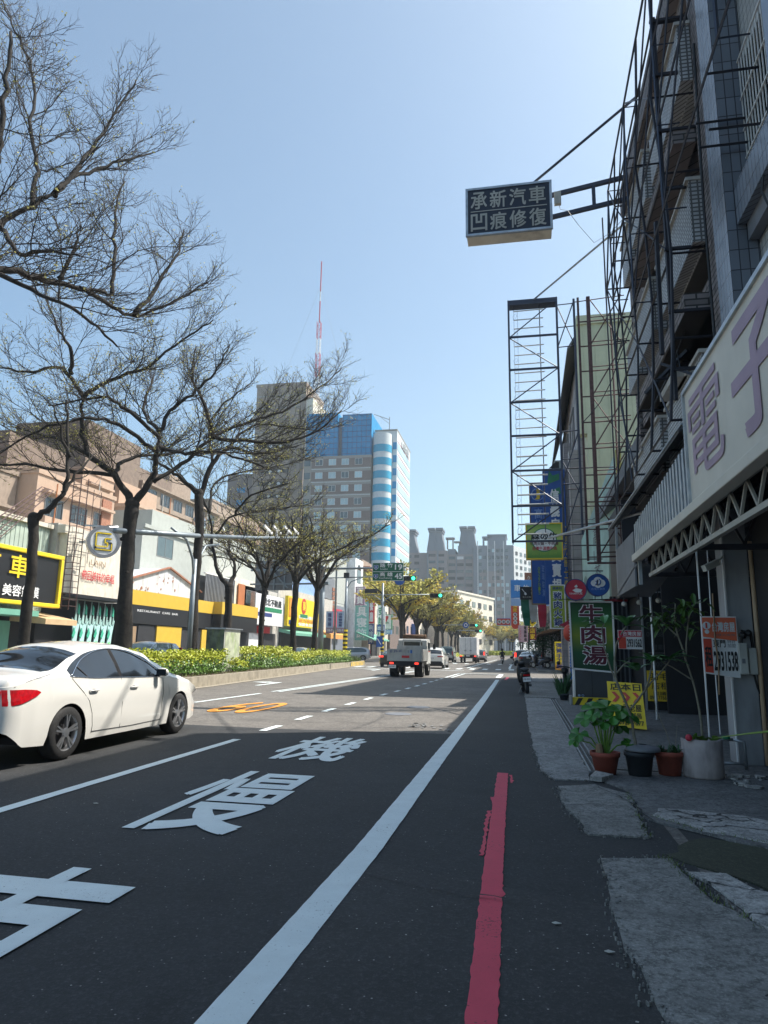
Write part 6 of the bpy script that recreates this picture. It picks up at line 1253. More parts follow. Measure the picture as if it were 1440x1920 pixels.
m = MB(); m.lathe([(.17, 1.2), (.17, 3.1)], (-13.3, 66, 0), 12); m.build('sleeve', M['bright_yellow'], s); m = MB(); [m.lathe([(.18, 1.3+k*.4), (.18, 1.5+k*.4)], (-13.3, 66, 0), 12) for k in range(5)]; m.build('stripe', M['black'], s)
m = MB(); m.box(-13.8, -13.2, 65.75, 65.8, 1.6, 2.6); aw = m.build('keep_right_sign', M['blue'], s); m = MB(); m.beam((-13.7, 65.74, 2.4), (-13.35, 65.74, 1.85), .08, .01, up=(0, 1, 0)); m.build('arrow', M['text_white'], aw)
signal('green-lit signal hanging over the centre lanes, the lower of the near two', -8.1, 65.9, 6.5)
signal('signal turned away on the left arm of the far pole', -14.5, 66, 6.95, False)
s = thing('route_sign', 'blue round-bottomed sign half hidden below the direction sign', 'road sign', (-11.2, 60, 7.2)); m = MB(); rdisc(m, Vector((-10.6, 60, 7.45)), Vector((0, -1, 0)), .001, .5, 0, .04, 24); m.build('panel', M['blue'], s); txt('\u6a5f\u8eca', s, M['text_white'], (-10.95, 59.95, 7.3), UX, UZ, .7, .3, .03, .01)
m = MB(); m.tube([(-10.6, 60.02, 7.4), (-10.6, 57.5, 7.42)], .03, 4); m.build('bracket', M['pole_grey'], s)
s = thing('street_lamp', 'slender lamp post carrying two pale blue event banners', 'lamp post', (-15.0, 55, .36)); m = MB(); m.tube([(-15.0, 55, .36), (-15.0, 55, 9.5), (-15.0, 55, 10.2), (-14.3, 55, 10.6)], [.1, .07, .06, .05], 8); m.build('pole', M['pole_grey'], s, smooth=True); m = MB(); m.box(-14.4, -13.7, 54.85, 55.15, 10.55, 10.68); m.build('lamp_head', M['pole_grey'], s)
m = MB(); m.tube([(-15.75, 55, 4.35), (-14.25, 55, 4.35)], .02, 4); m.tube([(-15.75, 55, 2.6), (-14.25, 55, 2.6)], .02, 4); m.build('banner_bar', M['pole_grey'], s)
for k, (x, t_) in enumerate(((-15.75, '\u5bf5\u7269\u5c55'), (-14.85, '\u53f0\u5357\u5bf5\u7269\u5c55'))):
    q = thing('banner', ('left' if k == 0 else 'right') + ' of two pale blue event banners with purple foot on the lamp post', 'banner', (x+.3, 55, 2.6), 'banners on the lamp post'); part('cloth', mat('banner_blue', (.45, .55, .72), .7), q, (x, x+.62, 54.98, 55.0, 3.05, 4.32)); part('foot', 'mauve', q, (x, x+.62, 54.98, 55.0, 2.62, 3.05)); vtxt(t_, q, M['text_navy'], (x+.17, 54.975, 3.12), UX, UZ, .28, 1.12, .03, .004); txt('3/8-9', q, M['text_white'], (x+.06, 54.975, 2.74), UX, UZ, .5, .2, .02, .004)
s = thing('electrical_cabinet', 'tall grey-green steel cabinet with faded plant mural in the median hedge', 'cabinet', (-12.6, 28.6, .36)); mural = mat('mural', (.1, .13, .09), .5, var=.7, scale=3, dirt=.5, dcol=(.25, .33, .08)); part('body', mural, s, (-13.1, -12.3, 27.6, 27.62, .36, 2.1)); part('box', 'utility', s, (-13.1, -12.3, 27.62, 29.3, .36, 2.12), bevel=.01); part('side_panel', mat('mural_side', (.45, .48, .36), .5, var=.3, scale=3, dirt=.6, dcol=(.25, .4, .05)), s, (-12.3, -12.285, 27.7, 29.2, .45, 2.0))
part('roof', 'galv', s, (-13.15, -12.22, 27.55, 29.38, 2.12, 2.17))
s = thing('traffic_cone_barrier', 'small rubble-coloured marker post by the median nose', 'marker', (-13.7, 66.5, 0)); m = MB(); m.lathe([(.3, 0), (.28, .06), (.12, .1), (.04, .7), (0, .7)], (-13.0, 68.5, 0), 12); m.build('cone', M['orange'], s)
for k, (x, y, z, sc2) in enumerate(((-8.2, 118, 5.6, 1.1), (-8.6, 136, 5.2, 1.1))):
    signal(('nearer' if k == 0 else 'farther') + ' of two tiny green signals far down the street', x+.0, y, z, True, sc_=sc2)
s = thing('signal_pole', 'faraway signal pole and arm beside the blue route sign', 'signal pole', (-14.4, 118, 0)); m = MB(); m.tube([(-14.4, 118.2, 0), (-14.4, 118.2, 6)], .12, 6); m.tube([(-14.4, 118.2, 5.6), (-7.5, 118.2, 5.65)], .06, 5); m.tube([(-14.4, 136.2, 0), (-14.4, 136.2, 5.4)], .12, 6); m.tube([(-14.4, 136.2, 5.2), (-8, 136.2, 5.25)], .06, 5); m.build('pole', M['pole_grey'], s)
s = thing('route_sign', 'tiny blue octagonal sign left of the faraway green signals', 'road sign', (-9.6, 117.9, 5.6)); m = MB(); rdisc(m, Vector((-9.5, 117.9, 5.6)), Vector((0, -1, 0)), .001, .55, 0, .04, 8); m.build('panel', M['blue'], s); m = MB(); rdisc(m, Vector((-9.5, 117.85, 5.6)), Vector((0, -1, 0)), .2, .3, 0, .02, 12); m.build('arrow', M['text_white'], s)
# ================================================================ right side of the street
DX, DY = (1, 0, 0), (0, -1, 0)
# -- tiled arcade building nearest the camera
b = thing('tiled_building', 'near building with blue-tiled pillars and a barred upper window at the right edge', 'building', (4, 3, 0))
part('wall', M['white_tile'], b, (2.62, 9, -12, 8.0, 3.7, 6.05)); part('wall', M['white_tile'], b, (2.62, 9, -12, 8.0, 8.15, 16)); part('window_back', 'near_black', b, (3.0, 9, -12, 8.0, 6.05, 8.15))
part('sill', M['blue_tile'], b, (2.4, 2.95, -12, 7.48, 6.05, 6.5)); part('sill', M['blue_tile'], b, (2.4, 2.61, -12, 7.48, 9.3, 9.75))
part('sill_board', 'sign_grey', b, (2.5, 2.61, -12, 7.48, 5.85, 6.05))
part('pillar', M['blue_tile'], b, (2.3, 2.61, 7.5, 8.0, 3.7, 16.4)); part('pillar', mat('pale_pillar', (.3, .36, .46), .5), b, (2.46, 2.61, 6.25, 6.42, 6.5, 16.4))
m = MB()
for k in range(13): y = 6.45+k*.085; m.box(2.56, 2.572, y, y+.012, 6.5, 8.13)
for k in range(70): y = 6.2-k*.085; m.box(2.56, 2.572, y, y+.012, 6.5, 8.13)
for z in (6.52, 6.85, 7.2, 7.6, 8.1): m.box(2.545, 2.56, -2, 7.48, z, z+.016)
g_ = m.build('window_grille', M['white_paint'], b); m = MB()
for y in (6.9, 5.6, 5.0, 4.4): m.box(2.72, 2.76, y, y+.05, 6.5, 8.15)
m.build('window_frame', M['white_paint'], b); part('pane', 'glass_dark', b, (2.78, 2.79, -12, 7.48, 6.5, 8.15))
m = MB()
for z, y in ((7.0, 7.4), (7.35, 7.45), (7.5, 6.9), (6.9, 7.0)): m = MB(); m.tube([(2.62, y, z), (2.05, y, z)], .018, 4); m.build('rod', M['dark_steel'], b)
m = MB(); m.tube([(2.6, 6.4, 8.1), (2.45, 6.5, 6.6), (2.4, 6.7, 5.9), (2.55, 6.6, 5.2), (2.5, 6.9, 4.7)], .012, 4); m.build('cable', M['black'], b); m = MB(); m.tube([(2.6, 5.4, 6.5), (2.5, 6, 6.2), (2.45, 6.3, 5.9)], .01, 4); m.build('cable', M['black'], b)
# arcade
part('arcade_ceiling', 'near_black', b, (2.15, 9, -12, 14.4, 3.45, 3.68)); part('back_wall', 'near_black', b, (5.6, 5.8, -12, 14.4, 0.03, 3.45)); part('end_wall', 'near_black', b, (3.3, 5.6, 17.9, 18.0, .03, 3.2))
part('column', mat('column_paint', (.3, .31, .33), .6, dirt=.35), b, (2.66, 2.96, 10.0, 10.4, .03, 3.45), bevel=.01); part('column', 'near_black', b, (3.0, 3.4, 8.2, 9.9, .03, 3.45))
m = MB(); m.tube([(2.98, 9.95, .05), (2.99, 9.95, 2.9)], .03, 8); m.build('drain_pipe', mat('pipe_tan', (.55, .38, .24), .6), b, smooth=True)
m = MB()
for x in (2.32, 2.64): m.tube([(x, 9.98, .05), (x, 9.98, 3.3)], .012, 5)
m.tube([(2.45, 9.97, .4), (2.44, 9.96, 1.5), (2.46, 9.97, 3.3)], .008, 4); m.build('gate_track', M['box_white'], b)
m = MB(); m.tube([(2.35, 9.6, .03), (2.35, 9.6, .38), (2.5, 9.6, .38)], .022, 6); m.tube([(2.5, 9.6, .38), (2.62, 9.6, .36), (2.63, 9.6, .03)], .022, 6); m.tube([(2.35, 9.6, .1), (2.62, 9.6, .1)], .018, 6); m.build('water_pipe', M['galv'], b, smooth=True)
m = MB(); m.lathe([(0, .42), (.05, .42), (.05, .39), (.015, .38)], (2.42, 9.6, 0), 10); m.build('valve', M['green'], b)
s = thing('security_camera', 'small pale bullet camera under the canopy beside the column', 'camera', (2.5, 9.9, 2.6)); m = MB(); m.beam((2.36, 9.8, 2.52), (2.56, 9.9, 2.62), .08); m.tube([(2.56, 9.9, 2.62), (2.64, 9.95, 2.7)], .015, 5); m.build('body', M['utility'], s)
s = thing('utility_box', 'grey weathered switch boxes with cables on the column right of the red rental poster', 'utility box', (2.85, 9.93, 1.4)); part('box', 'utility', s, (2.72, 2.83, 9.86, 9.995, 1.16, 1.56), bevel=.015); part('box', 'utility', s, (2.85, 2.95, 9.9, 9.998, 1.16, 1.5), bevel=.015)
m = MB(); m.tube([(2.7, 9.97, 1.5), (2.62, 9.97, 1.47)], .012, 5); m.build('cable', M['black'], s); m = MB(); m.tube([(2.78, 9.93, 1.56), (2.8, 9.93, 1.72), (2.9, 9.93, 1.7), (2.92, 9.95, 1.5)], .02, 5); m.build('cable', M['black'], s); m = MB(); m.tube([(2.9, 9.94, 1.16), (2.93, 9.94, 1.0), (2.97, 9.96, .9)], .014, 5); m.build('cable', M['black'], s); m = MB(); m.ball((2.8, 9.92, 1.66), .05, 8); m.ball((2.87, 9.92, 1.69), .045, 8); m.build('connector', M['black'], s); part('label', 'sign_grey', s, (2.75, 2.79, 9.855, 9.86, 1.3, 1.36))
# big fascia sign and truss
s = thing('shop_fascia_sign', 'large cream fascia sign with mauve brush characters 電子 above the arcade', 'signboard', (2.0, 5, 3.1)); part('panel', 'fascia', s, (2.0, 2.12, -6, 8.65, 3.17, 4.53)); 
part('frame', 'galv', s, (1.97, 2.13, -6, 8.7, 4.53, 4.58), (1.97, 2.13, 8.65, 8.7, 3.17, 4.53)); part('gutter', 'fascia', s, (1.95, 2.1, -6, 13.15, 3.03, 3.15), bevel=.01)
txt('\u96fb', s, M['mauve'], (1.995, 8.52, 3.36), DY, UZ, 1.4, 1.02, .01, .004, res=5); txt('\u5b50', s, M['mauve'], (1.995, 6.78, 3.3), DY, UZ, 1.35, 1.12, .03, .004, res=5)
cg = MB(); y = 8.75
while y < 13.1: cg.box(2.0, 2.035, y, y+.1, 3.17, 3.95-(y-8.7)*.06); y += .19
w2 = part('corrugated_panel', 'galv', s, (2.035, 2.06, 8.7, 13.1, 3.15, 3.62)); cg.build('rib', M['galv'], w2)
s = thing('canopy', 'projecting dark sheet canopy with lattice truss under the fascia sign', 'canopy', (2.2, 8, 2.7))
m = MB(); m.prism([(2.44, 9.0, 4.62), (1.98, 9.0, 4.2), (1.98, 9.0, 4.16), (2.44, 9.0, 4.56)], (0, 7.6, 0)); m.build('sheet', M['sign_grey'], s); m = MB(); m.beam((1.97, 8.75, 4.2), (1.97, 16.6, 4.2), .03); m.build('edge', M['galv'], s)
m = MB(); m.beam((2.15, -2, 2.72), (2.15, 12.5, 2.72), .06); m.beam((2.15, -2, 3.1), (2.15, 13, 3.1), .05)
y = 12.4; k = 0
while y > 0: m.beam((2.15, y, 2.75), (2.15, y-.28, 3.08), .028); m.beam((2.15, y-.28, 3.08), (2.15, y-.56, 2.75), .028); y -= .56
m.build('truss', mat('truss_paint', (.42, .4, .35), .6, dirt=.4), s); m = MB()
for yb in (12.4, 9.2, 5.5):
    m.beam((2.15, yb, 2.72), (4.5, yb, 2.72), .07); x = 2.2
    while x < 4.2: m.beam((x, yb, 2.75), (x+.25, yb, 3.3), .03); m.beam((x+.25, yb, 3.3), (x+.5, yb, 2.75), .03); x += .5
for x in (2.7, 3.3, 3.9): m.beam((x, 0, 3.35), (x, 12.4, 3.35), .08)
m.build('cross_truss', M['dark_steel'], s)
m = MB(); m.prism([(2.0, 13.0, 2.95), (2.0, 15.8, 2.6), (2.7, 15.8, 2.6), (2.7, 13.0, 2.95)], (0, 0, .03)); m.box(2.0, 2.03, 13.2, 15.6, 2.6, 3.6); m.build('side_sheet', M['sign_grey'], s); part('post', 'galv', s, (2.02, 2.08, 12.9, 12.96, 2.6, 3.5)); part('post', 'galv', s, (2.0, 2.05, 15.6, 15.65, 2.6, 4.1)); m = MB(); m.tube([(2.75, 16.2, .03), (2.75, 16.2, 2.8)], .03, 6); m.build('pole', M['galv'], s)
for k, (x, y) in enumerate(((2.12, 15.7), (2.35, 15.2), (2.62, 14.6))):
    q = thing('spotlight', ('small round lamp hanging at the outer canopy corner', 'short pale spotlight behind the canopy corner lamp', 'pale spotlight innermost under the canopy')[k], 'spotlight', (x, y, 2.4), 'lamps under the canopy corner'); m = MB(); m.tube([(x, y, 2.62), (x, y, 2.48)], .01, 4); m.build('stem', M['dark_steel'], q); m = MB(); m.ball((x, y-.03, 2.44), .055, 8, (1, 1.5, 1)); m.build('lamp', M['utility'], q, smooth=True)
# -- brick building
b = thing('brick_building', 'dark brick building with pale tiled balconies beyond the blue-tiled pillar', 'building', (4, 11, 0)); BR = M['brick']
part('wall', BR, b, (3.0, 10, 8.05, 14.8, 3.7, 11.4)); part('party_wall', BR, b, (2.45, 3.0, 14.45, 14.8, 3.0, 11.6)); part('cornice', BR, b, (2.35, 3.0, 8.05, 14.85, 11.1, 11.7)); part('floor_slab', 'near_black', b, (2.5, 3.0, 8.05, 14.4, 3.6, 3.75))
for y0, y1 in ((12.9, 13.35), (11.0, 11.45), (8.1, 8.9)): part('pier', BR, b, (2.45, 2.9, y0, y1, 3.75, 11.1))
for i, z in enumerate((3.9, 6.35, 8.8)):
    for j, (y0, y1) in enumerate(((13.4, 14.4), (11.5, 12.85), (8.95, 10.95))):
        o_ = (.05 if j == 1 else 0)
        part('balcony', M['mosaic'], b, (2.28-o_, 2.44, y0-.12, y1+.12, z+.35, z+1.25), (2.44, 2.9, y0, y1, z+.3, z+.4)); part('sill', 'render_wall', b, (2.24-o_, 2.46, y0-.14, y1+.14, z+1.25, z+1.3))
        part('lintel', BR, b, (2.5, 2.9, y0, y1, z+2.05, z+2.4)); fo = part('window', 'window_frame', b, (2.86, 2.9, y0+.05, y0+.1, z+1.25, z+2.05), (2.86, 2.9, (y0+y1)/2-.02, (y0+y1)/2+.02, z+1.25, z+2.05), (2.86, 2.9, y1-.1, y1-.05, z+1.25, z+2.05)); part('pane', 'glass_dark', fo, (2.91, 2.94, y0, y1, z+.4, z+2.05))
for z in (5.9, 8.4): part('brick_shelf', BR, b, (2.15, 2.46, 8.95, 12.9, z-.12, z+.14))
part('plywood', 'wood', b, (2.6, 2.62, 11.45, 11.8, 8.9, 9.9)); part('awning_box', 'render_wall', b, (2.1, 2.45, 9.6, 10.6, 5.15, 5.25))
m = MB(); m.tube([(2.42, 8.6, 9.5), (2.38, 8.6, 7), (2.4, 8.65, 5.2), (2.35, 8.7, 4.6)], .018, 5); m.build('cable', M['black'], b); m = MB(); m.tube([(2.3, 10.3, 7.8), (2.28, 10.2, 6.2), (2.3, 10.0, 5.2), (2.3, 9.2, 4.6)], .012, 4); m.build('cable', M['black'], b)
# scaffold-like billboard lattice in front of the brick wall
s = thing('billboard_lattice', 'tall bowed lattice billboard frame with no panel in front of the brick building', 'billboard frame', (1.95, 11, 4.2)); m = MB()
YS = [8.9, 10.3, 11.7, 13.1, 14.2, 15.2]; ZS = [4.3, 5.4, 6.6, 7.8, 9.0, 10.2, 11.35]
def latx(z): return 1.88+.14*abs(math.sin((z-4.3)*.65))
for y in YS:
    p_ = [(latx(z), y, z) for z in ZS if z < 13.5]
    if y > 14.6: p_ = [(2.0, y, z) for z in ZS[:7]]
    m.tube(p_, .022 if y < 11 else .018, 5)
for z in ZS:
    m.tube([(latx(z), YS[0], z), (latx(z), 14.2, z)], .016, 4)
    for y in YS[:5]:
        if z < 11.3: m.tube([(latx(z), y, z), (2.5, y, z)], .018, 4)
for i, z in enumerate(ZS[:-1]):
    for j, y in enumerate(YS[:4]):
        if (i+j) % 2 == 0: m.tube([(latx(z), y, z), (latx(ZS[i+1]), YS[j+1], ZS[i+1])], .014, 4)
m.build('lattice', M['dark_steel'], s)
m = MB(); UXX = 1.74
for y in (5.5, 7.9, 10.2, 12.3): m.tube([(UXX, y, 6.6), (UXX, y, 10.0)], .015, 4)
for z in (6.6, 7.75, 8.9, 10.0):
    m.tube([(UXX, 4.0, z), (UXX, 12.3, z)], .013, 4)
    for y in (5.5, 7.9, 10.2, 12.3): m.tube([(UXX, y, z), (2.0, y, z)], .011, 4)
for y0, y1 in ((12.3, 10.2), (10.2, 7.9), (7.9, 5.5)): m.tube([(UXX, y0, 6.6), (UXX, y1, 8.9)], .012, 4); m.tube([(UXX, y0, 7.75), (UXX, y1, 10.0)], .012, 4)
m.tube([(UXX, 12.3, 6.6), (1.9, 12.3, 4.3)], .013, 4)
m.build('upper_lattice', M['blue_steel'], s)
m = MB()
for y in (8.95, 9.0, 9.05): pass
for z in (5.0, 5.8, 6.7, 7.6, 8.5, 9.4, 10.3): m.beam((2.5, 8.95, z), (1.95, 8.95, z), .04)
m.tube([(1.98, 9.0, 4.6), (2.02, 9.0, 10.4)], .03, 5); m.tube([(1.93, 9.4, 5.4), (1.96, 9.4, 7.4)], .035, 5); m.beam((1.9, 10.6, 5.3), (2.4, 10.0, 5.7), .05); m.beam((1.95, 9.6, 5.35), (2.5, 9.2, 4.9), .035); m.build('bracket', M['dark_steel'], s)
for k, (pts, lb) in enumerate((([(2.3, 9.1, 5.9), (2.2, 11, 5.45), (2.2, 13, 5.6), (2.4, 14.6, 6.0), (2.2, 20, 5.3), (2.3, 26, 6.2)], 'sagging black service cable strung low along the brick building'), ([(2.45, 14.6, 8.4), (2.1, 17, 7.7), (1.7, 19, 7.6)], 'thin cable drooping from the brick corner to the ladder-like frame'))):
    m = MB(); m.tube(smoothline(pts, rnd, .01, 5), .012, 5); tag(m.build('service_cable', M['black'], loc=pts[0]), lb, 'cable')
# hanging sign
s = thing('hanging_sign', 'dark blue light-box sign reading 承新汽車 凹痕修復 hung high over the road', 'sign', (-.1, 13.5, 10.1)); part('box', 'cream', s, (-1.02, .76, 13.52, 13.9, 10.12, 11.22)); part('frame', 'galv', s, (-1.04, -.99, 13.47, 13.53, 10.1, 11.24), (.73, .78, 13.47, 13.53, 10.1, 11.24), (-.99, .73, 13.47, 13.53, 11.19, 11.24), (-.99, .73, 13.47, 13.53, 10.1, 10.15))
part('face', mat('face_navy', (.01, .016, .035), .4), s, (-.99, .73, 13.49, 13.52, 10.15, 11.19)); part('divider', 'utility', s, (-.93, .67, 13.48, 13.49, 10.665, 10.68))
for j, (ln_, z) in enumerate((('\u627f\u65b0\u6c7d\u8eca', 10.72), ('\u51f9\u75d5\u4fee\u5fa9', 10.2))):
    for i, c_ in enumerate(ln_): txt(c_, s, mat('sign_letter_grey', (.42, .42, .38), .6, dirt=.2), (-.93+i*.41, 13.485, z), DX, UZ, .35, .41, .022, .008)
m = MB(); m.beam((.78, 13.7, 11.02), (2.5, 13.7, 11.3), .08); m.beam((.78, 13.7, 10.5), (2.5, 13.7, 10.78), .08); m.beam((1.65, 13.7, 10.66), (1.65, 13.7, 11.15), .07); m.build('arm', M['blue_steel'], s)
m = MB(); m.tube([(.2, 13.7, 11.2), (2.5, 12.6, 12.3)], .028, 6); m.build('stay_rod', M['blue_steel'], s); m = MB(); m.box(.83, .97, 13.55, 13.65, 10.72, 11.0); m.tube([(.92, 13.6, 10.72), (.95, 13.6, 10.6), (1.1, 13.6, 10.55), (1.3, 13.6, 10.2), (1.6, 13.6, 9.75), (1.95, 13.6, 9.95), (2.3, 13.6, 10.35)], .006, 4); m.build('ballast_box', M['utility'], s)
# empty light-tube sign frame
s = thing('empty_signboard', 'tall empty sign frame with rows of bare fluorescent tubes, hung over the pavement', 'sign frame', (.4, 19, 4.3)); X0, X1, Y0 = -.24, 1.12, 19.0; ZZ = [4.34, 5.32, 6.32, 7.33, 8.32, 9.3, 10.3, 11.4]; m = MB()
for x in (X0, X1): m.beam((x, Y0, 4.3), (x, Y0, 11.45), .055); m.beam((x, Y0+.3, 4.3), (x, Y0+.3, 11.45), .03)
for i, z in enumerate(ZZ): m.beam((X0, Y0, z), (X1, Y0, z), .05)
m.build('frame', M['blue_steel'], s); m = MB()
for i in range(7):
    a, c_ = (X0, X1) if i % 2 == 0 else (X1, X0); m.tube([(a, Y0+.03, ZZ[i]), (c_, Y0+.03, ZZ[i+1])], .017, 4)
m.tube([(X0+.88, Y0+.12, 4.4), (X0+.88, Y0+.12, 11.35)], .014, 4); m.tube([(X0+.15, Y0+.12, 4.5), (X0+.15, Y0+.12, 11.3)], .004, 3); m.tube([(X0+.25, Y0+.12, 4.5), (X0+.25, Y0+.12, 11.3)], .004, 3); m.build('brace', M['blue_steel'], s)
part('top_plate', 'blue_steel', s, (X0, X1, Y0-.02, Y0+.32, 11.3, 11.45))
z = 4.55; k = 0
while z < 11.25:
    m = MB(); m.tube([(X0+.14, Y0+.1, z), (X0+.98, Y0+.1, z+.015)], .017 if z > 6.8 else .024, 6); m.build('light_tube', M['led_tube'], s)
    if k % 3 != 1:
        m = MB(); m.tube([(X0+.14, Y0+.1, z), (X0+.12, Y0+.1, z+.12), (X0+.2, Y0+.1, z+.2), (X0+.24, Y0+.1, z+.12), (X0+.19, Y0+.1, z+.06)], .004, 3); m.build('wire', M['sign_grey'], s)
    z += .275; k += 1
m = MB()
for z in (11.2, 10.5, 9.9, 7.4, 6.6, 5.9, 4.5): m.tube([(X1, Y0, z), (1.6, Y0, z+.02)], .017, 4)
m.beam((1.6, Y0, 4.5), (1.6, Y0, 11.35), .06); m.tube([(X1, Y0, 11.2), (1.6, Y0, 9.9)], .016, 4); m.tube([(X1, Y0, 9.9), (1.6, Y0, 11.3)], .016, 4); m.tube([(X1, Y0, 5.9), (1.6, Y0, 7.4)], .016, 4); m.tube([(X1, Y0, 6.6), (1.6, Y0, 5.6)], .016, 4); m.tube([(X1, Y0, 4.4), (1.6, Y0, 5.9)], .016, 4)
m.build('link_truss', M['blue_steel'], s)
m = MB(); m.tube([(.45, Y0+.1, 11.45), (2.55, 14.6, 10.9)], .026, 6); m.build('stay_rod', M['galv'], s); m = MB(); m.tube([(.7, Y0, 4.42), (2.5, 15.0, 4.3)], .03, 6); m.build('stay_rod', M['galv'], s)
s = thing('billboard_scaffold', 'dark steel ladder-like billboard frame between the empty tube sign and the ribbed building', 'billboard frame', (2, 19, 3)); m = MB()
for x, w_ in ((1.72, .06), (2.0, .1)): m.beam((x, 19.05, 3.72 if x > 1.8 else 3.8), (x, 19.05, 11.4), w_)
for z in [3.9+k*.75 for k in range(10)]: m.beam((1.72, 19.05, z), (2.0, 19.05, z), .03); m.tube([(2.0, 19.05, z), (3.0, 19.05, z+.03)], .02, 4); m.tube([(2.0, 19.05, z+.12), (3.0, 19.05, z+.15)], .016, 4)
for k in range(0, 10, 2): z = 3.9+k*.75; m.tube([(2.0, 19.05, z), (2.9, 19.05, z+1.5)], .018, 4); m.tube([(2.9, 19.05, z), (2.0, 19.05, z+1.5)], .016, 4) if k % 4 == 0 else None
m.beam((1.7, 19.05, 3.74), (2.6, 19.05, 3.74), .05); m.tube([(2.6, 19.1, 3.74), (2.6, 19.1, 10.9)], .025, 4); m.tube([(1.6, 19.1, 11.3), (3.0, 19.1, 11.4)], .016, 4)
m.build('frame', M['rust_steel'], s); m = MB()
for z in (4.3, 4.9, 5.4, 5.9, 6.5): m.tube([(1.3, 19.6, z), (2.6, 19.6, z)], .018, 4)
for z in (3.75, 4.1): m.tube([(1.25, 21, z), (2.3, 21, z)], .016, 4)
m.build('cross_rail', M['dark_steel'], s)
# -- low roofed shop between brick and ribbed building
b = thing('low_shop', 'low dark open-fronted shop with sheet roof behind the beef soup sign', 'building', (5, 20, 0)); part('roof', 'sign_grey', b, (2.45, 10, 14.85, 25.9, 5.6, 5.95)); part('wall', 'near_black', b, (2.95, 10, 18.9, 25.9, .03, 5.6)); part('fascia', 'dark_steel', b, (2.6, 2.95, 18.9, 25.9, 2.9, 5.4))
ribs('sign_grey', b, 2.5, 2.96, 20.9, .05, 3.0, .12, 'shutter'); part('shutter_wall', 'dark_steel', b, (2.45, 2.95, 20.9, 21.1, .03, 3.0)); part('lintel', 'red_rail', b, (2.3, 2.9, 20.7, 20.95, 2.85, 2.92)); part('side_wall', 'near_black', b, (5.8, 6, 14.5, 18.9, .03, 3.4))
s = thing('menu_panel', 'tall black notice panel with faint lettering and opening hours in a steel frame', 'notice panel', (3.2, 18.4, .05)); part('board', 'black', s, (2.92, 3.86, 18.4, 18.44, .08, 2.9)); part('frame', 'steel', s, (2.88, 2.92, 18.36, 18.45, .05, 2.93), (3.86, 3.9, 18.36, 18.45, .05, 2.93), (2.92, 3.86, 18.36, 18.45, 2.9, 2.93))
fm = mat('faint_letter', (.07, .075, .08), .7); txt('\u5df4\u8fea\u9910\u98f2', s, fm, (3.0, 18.395, 2.02), DX, UZ, .7, .16, .0, .003); txt('0968898668', s, fm, (2.98, 18.395, 1.82), DX, UZ, .8, .12, .0, .003); txt('\u71df\u696d\u6642\u9593', s, fm, (3.1, 18.395, 1.5), DX, UZ, .5, .13, .02, .003); txt('\u9031\u4e00~\u9031\u65e5', s, fm, (3.1, 18.395, 1.3), DX, UZ, .5, .12, .0, .003); txt('12:00~22:00', s, fm, (3.02, 18.395, 1.1), DX, UZ, .7, .11, .0, .003)
part('rule', 'steel', s, (3.0, 3.8, 18.39, 18.4, 1.42, 1.43), (3.0, 3.8, 18.39, 18.4, 1.0, 1.01))
s = thing('notice_board', 'yellow hand-painted board leaning low on the black notice panel', 'notice board', (3.1, 18.3, .3)); part('board', 'yellow', s, (2.93, 3.5, 18.32, 18.345, .28, 1.0))
for ln_, z, w_, x in (('\u7fbd\u6bdb', .78, .46, 2.97), ('\u5e97\u79df', .56, .4, 3.02), ('\u9762\u8b70', .42, .3, 3.05), ('0981776677', .32, .48, 2.97)): txt(ln_, s, M['text_black'], (x, 18.318, z), DX, UZ, w_, .17 if w_ > .32 and z > .5 else .09, .01, .003)
s = thing('rental_poster', 'small red-topped rental poster fixed behind the shrub, ending in 62', 'poster', (2.4, 17, 1.5)); part('sheet', 'box_white', s, (2.13, 2.66, 17.0, 17.012, 1.5, 1.93)); part('header', 'crimson', s, (2.14, 2.65, 16.99, 17.0, 1.78, 1.92)); part('side_block', 'poster_red', s, (2.14, 2.3, 16.99, 17.0, 1.51, 1.77)); txt('\u53f0\u7063\u623f\u5c4b', s, M['text_white'], (2.24, 16.988, 1.8), DX, UZ, .4, .1, .02, .002); txt('2931562', s, M['text_black'], (2.32, 16.988, 1.55), DX, UZ, .32, .18, .02, .002)
s = thing('rental_poster', 'large red and white rental poster with house number 2931538 tied to the column', 'poster', (2.55, 9.9, 1.1)); P_ = lambda x, z: None
def tilted(mb, x0, x1, z0, z1, y, d=.0, th=.004):
    k = -.04; mb.prism([(x0, y, z0+(x0-2.34)*k*3), (x1, y, z0+(x1-2.34)*k*3), (x1, y, z1+(x1-2.34)*k*0), (x0, y, z1)], (0, th, 0))
m = MB(); tilted(m, 2.3, 2.73, 1.16, 1.9, 9.9); m.build('sheet', M['box_white'], s); m = MB(); tilted(m, 2.31, 2.72, 1.63, 1.885, 9.895); m.build('header', M['poster_orange'], s); m = MB(); tilted(m, 2.31, 2.41, 1.18, 1.61, 9.895); m.build('side_block', M['poster_red'], s)
m = MB(); rdisc(m, Vector((2.36, 9.892, 1.78)), Vector((0, -1, 0)), .001, .05, 0, .002, 20); rdisc(m, Vector((2.36, 9.892, 1.7)), Vector((0, -1, 0)), .001, .028, 0, .002, 16); m.build('emblem', M['box_white'], s); txt('1', s, M['poster_red'], (2.345, 9.888, 1.745), DX, UZ, .022, .07, .02, .002)
txt('\u53f0\u7063\u623f\u5c4b', s, M['box_white'], (2.425, 9.893, 1.7), DX, UZ, .28, .13, .035, .002); txt('\u5168\u7403\u5927\u623f\u4ef2', s, M['sign_grey'], (2.43, 9.893, 1.645), DX, UZ, .27, .03, .0, .002)
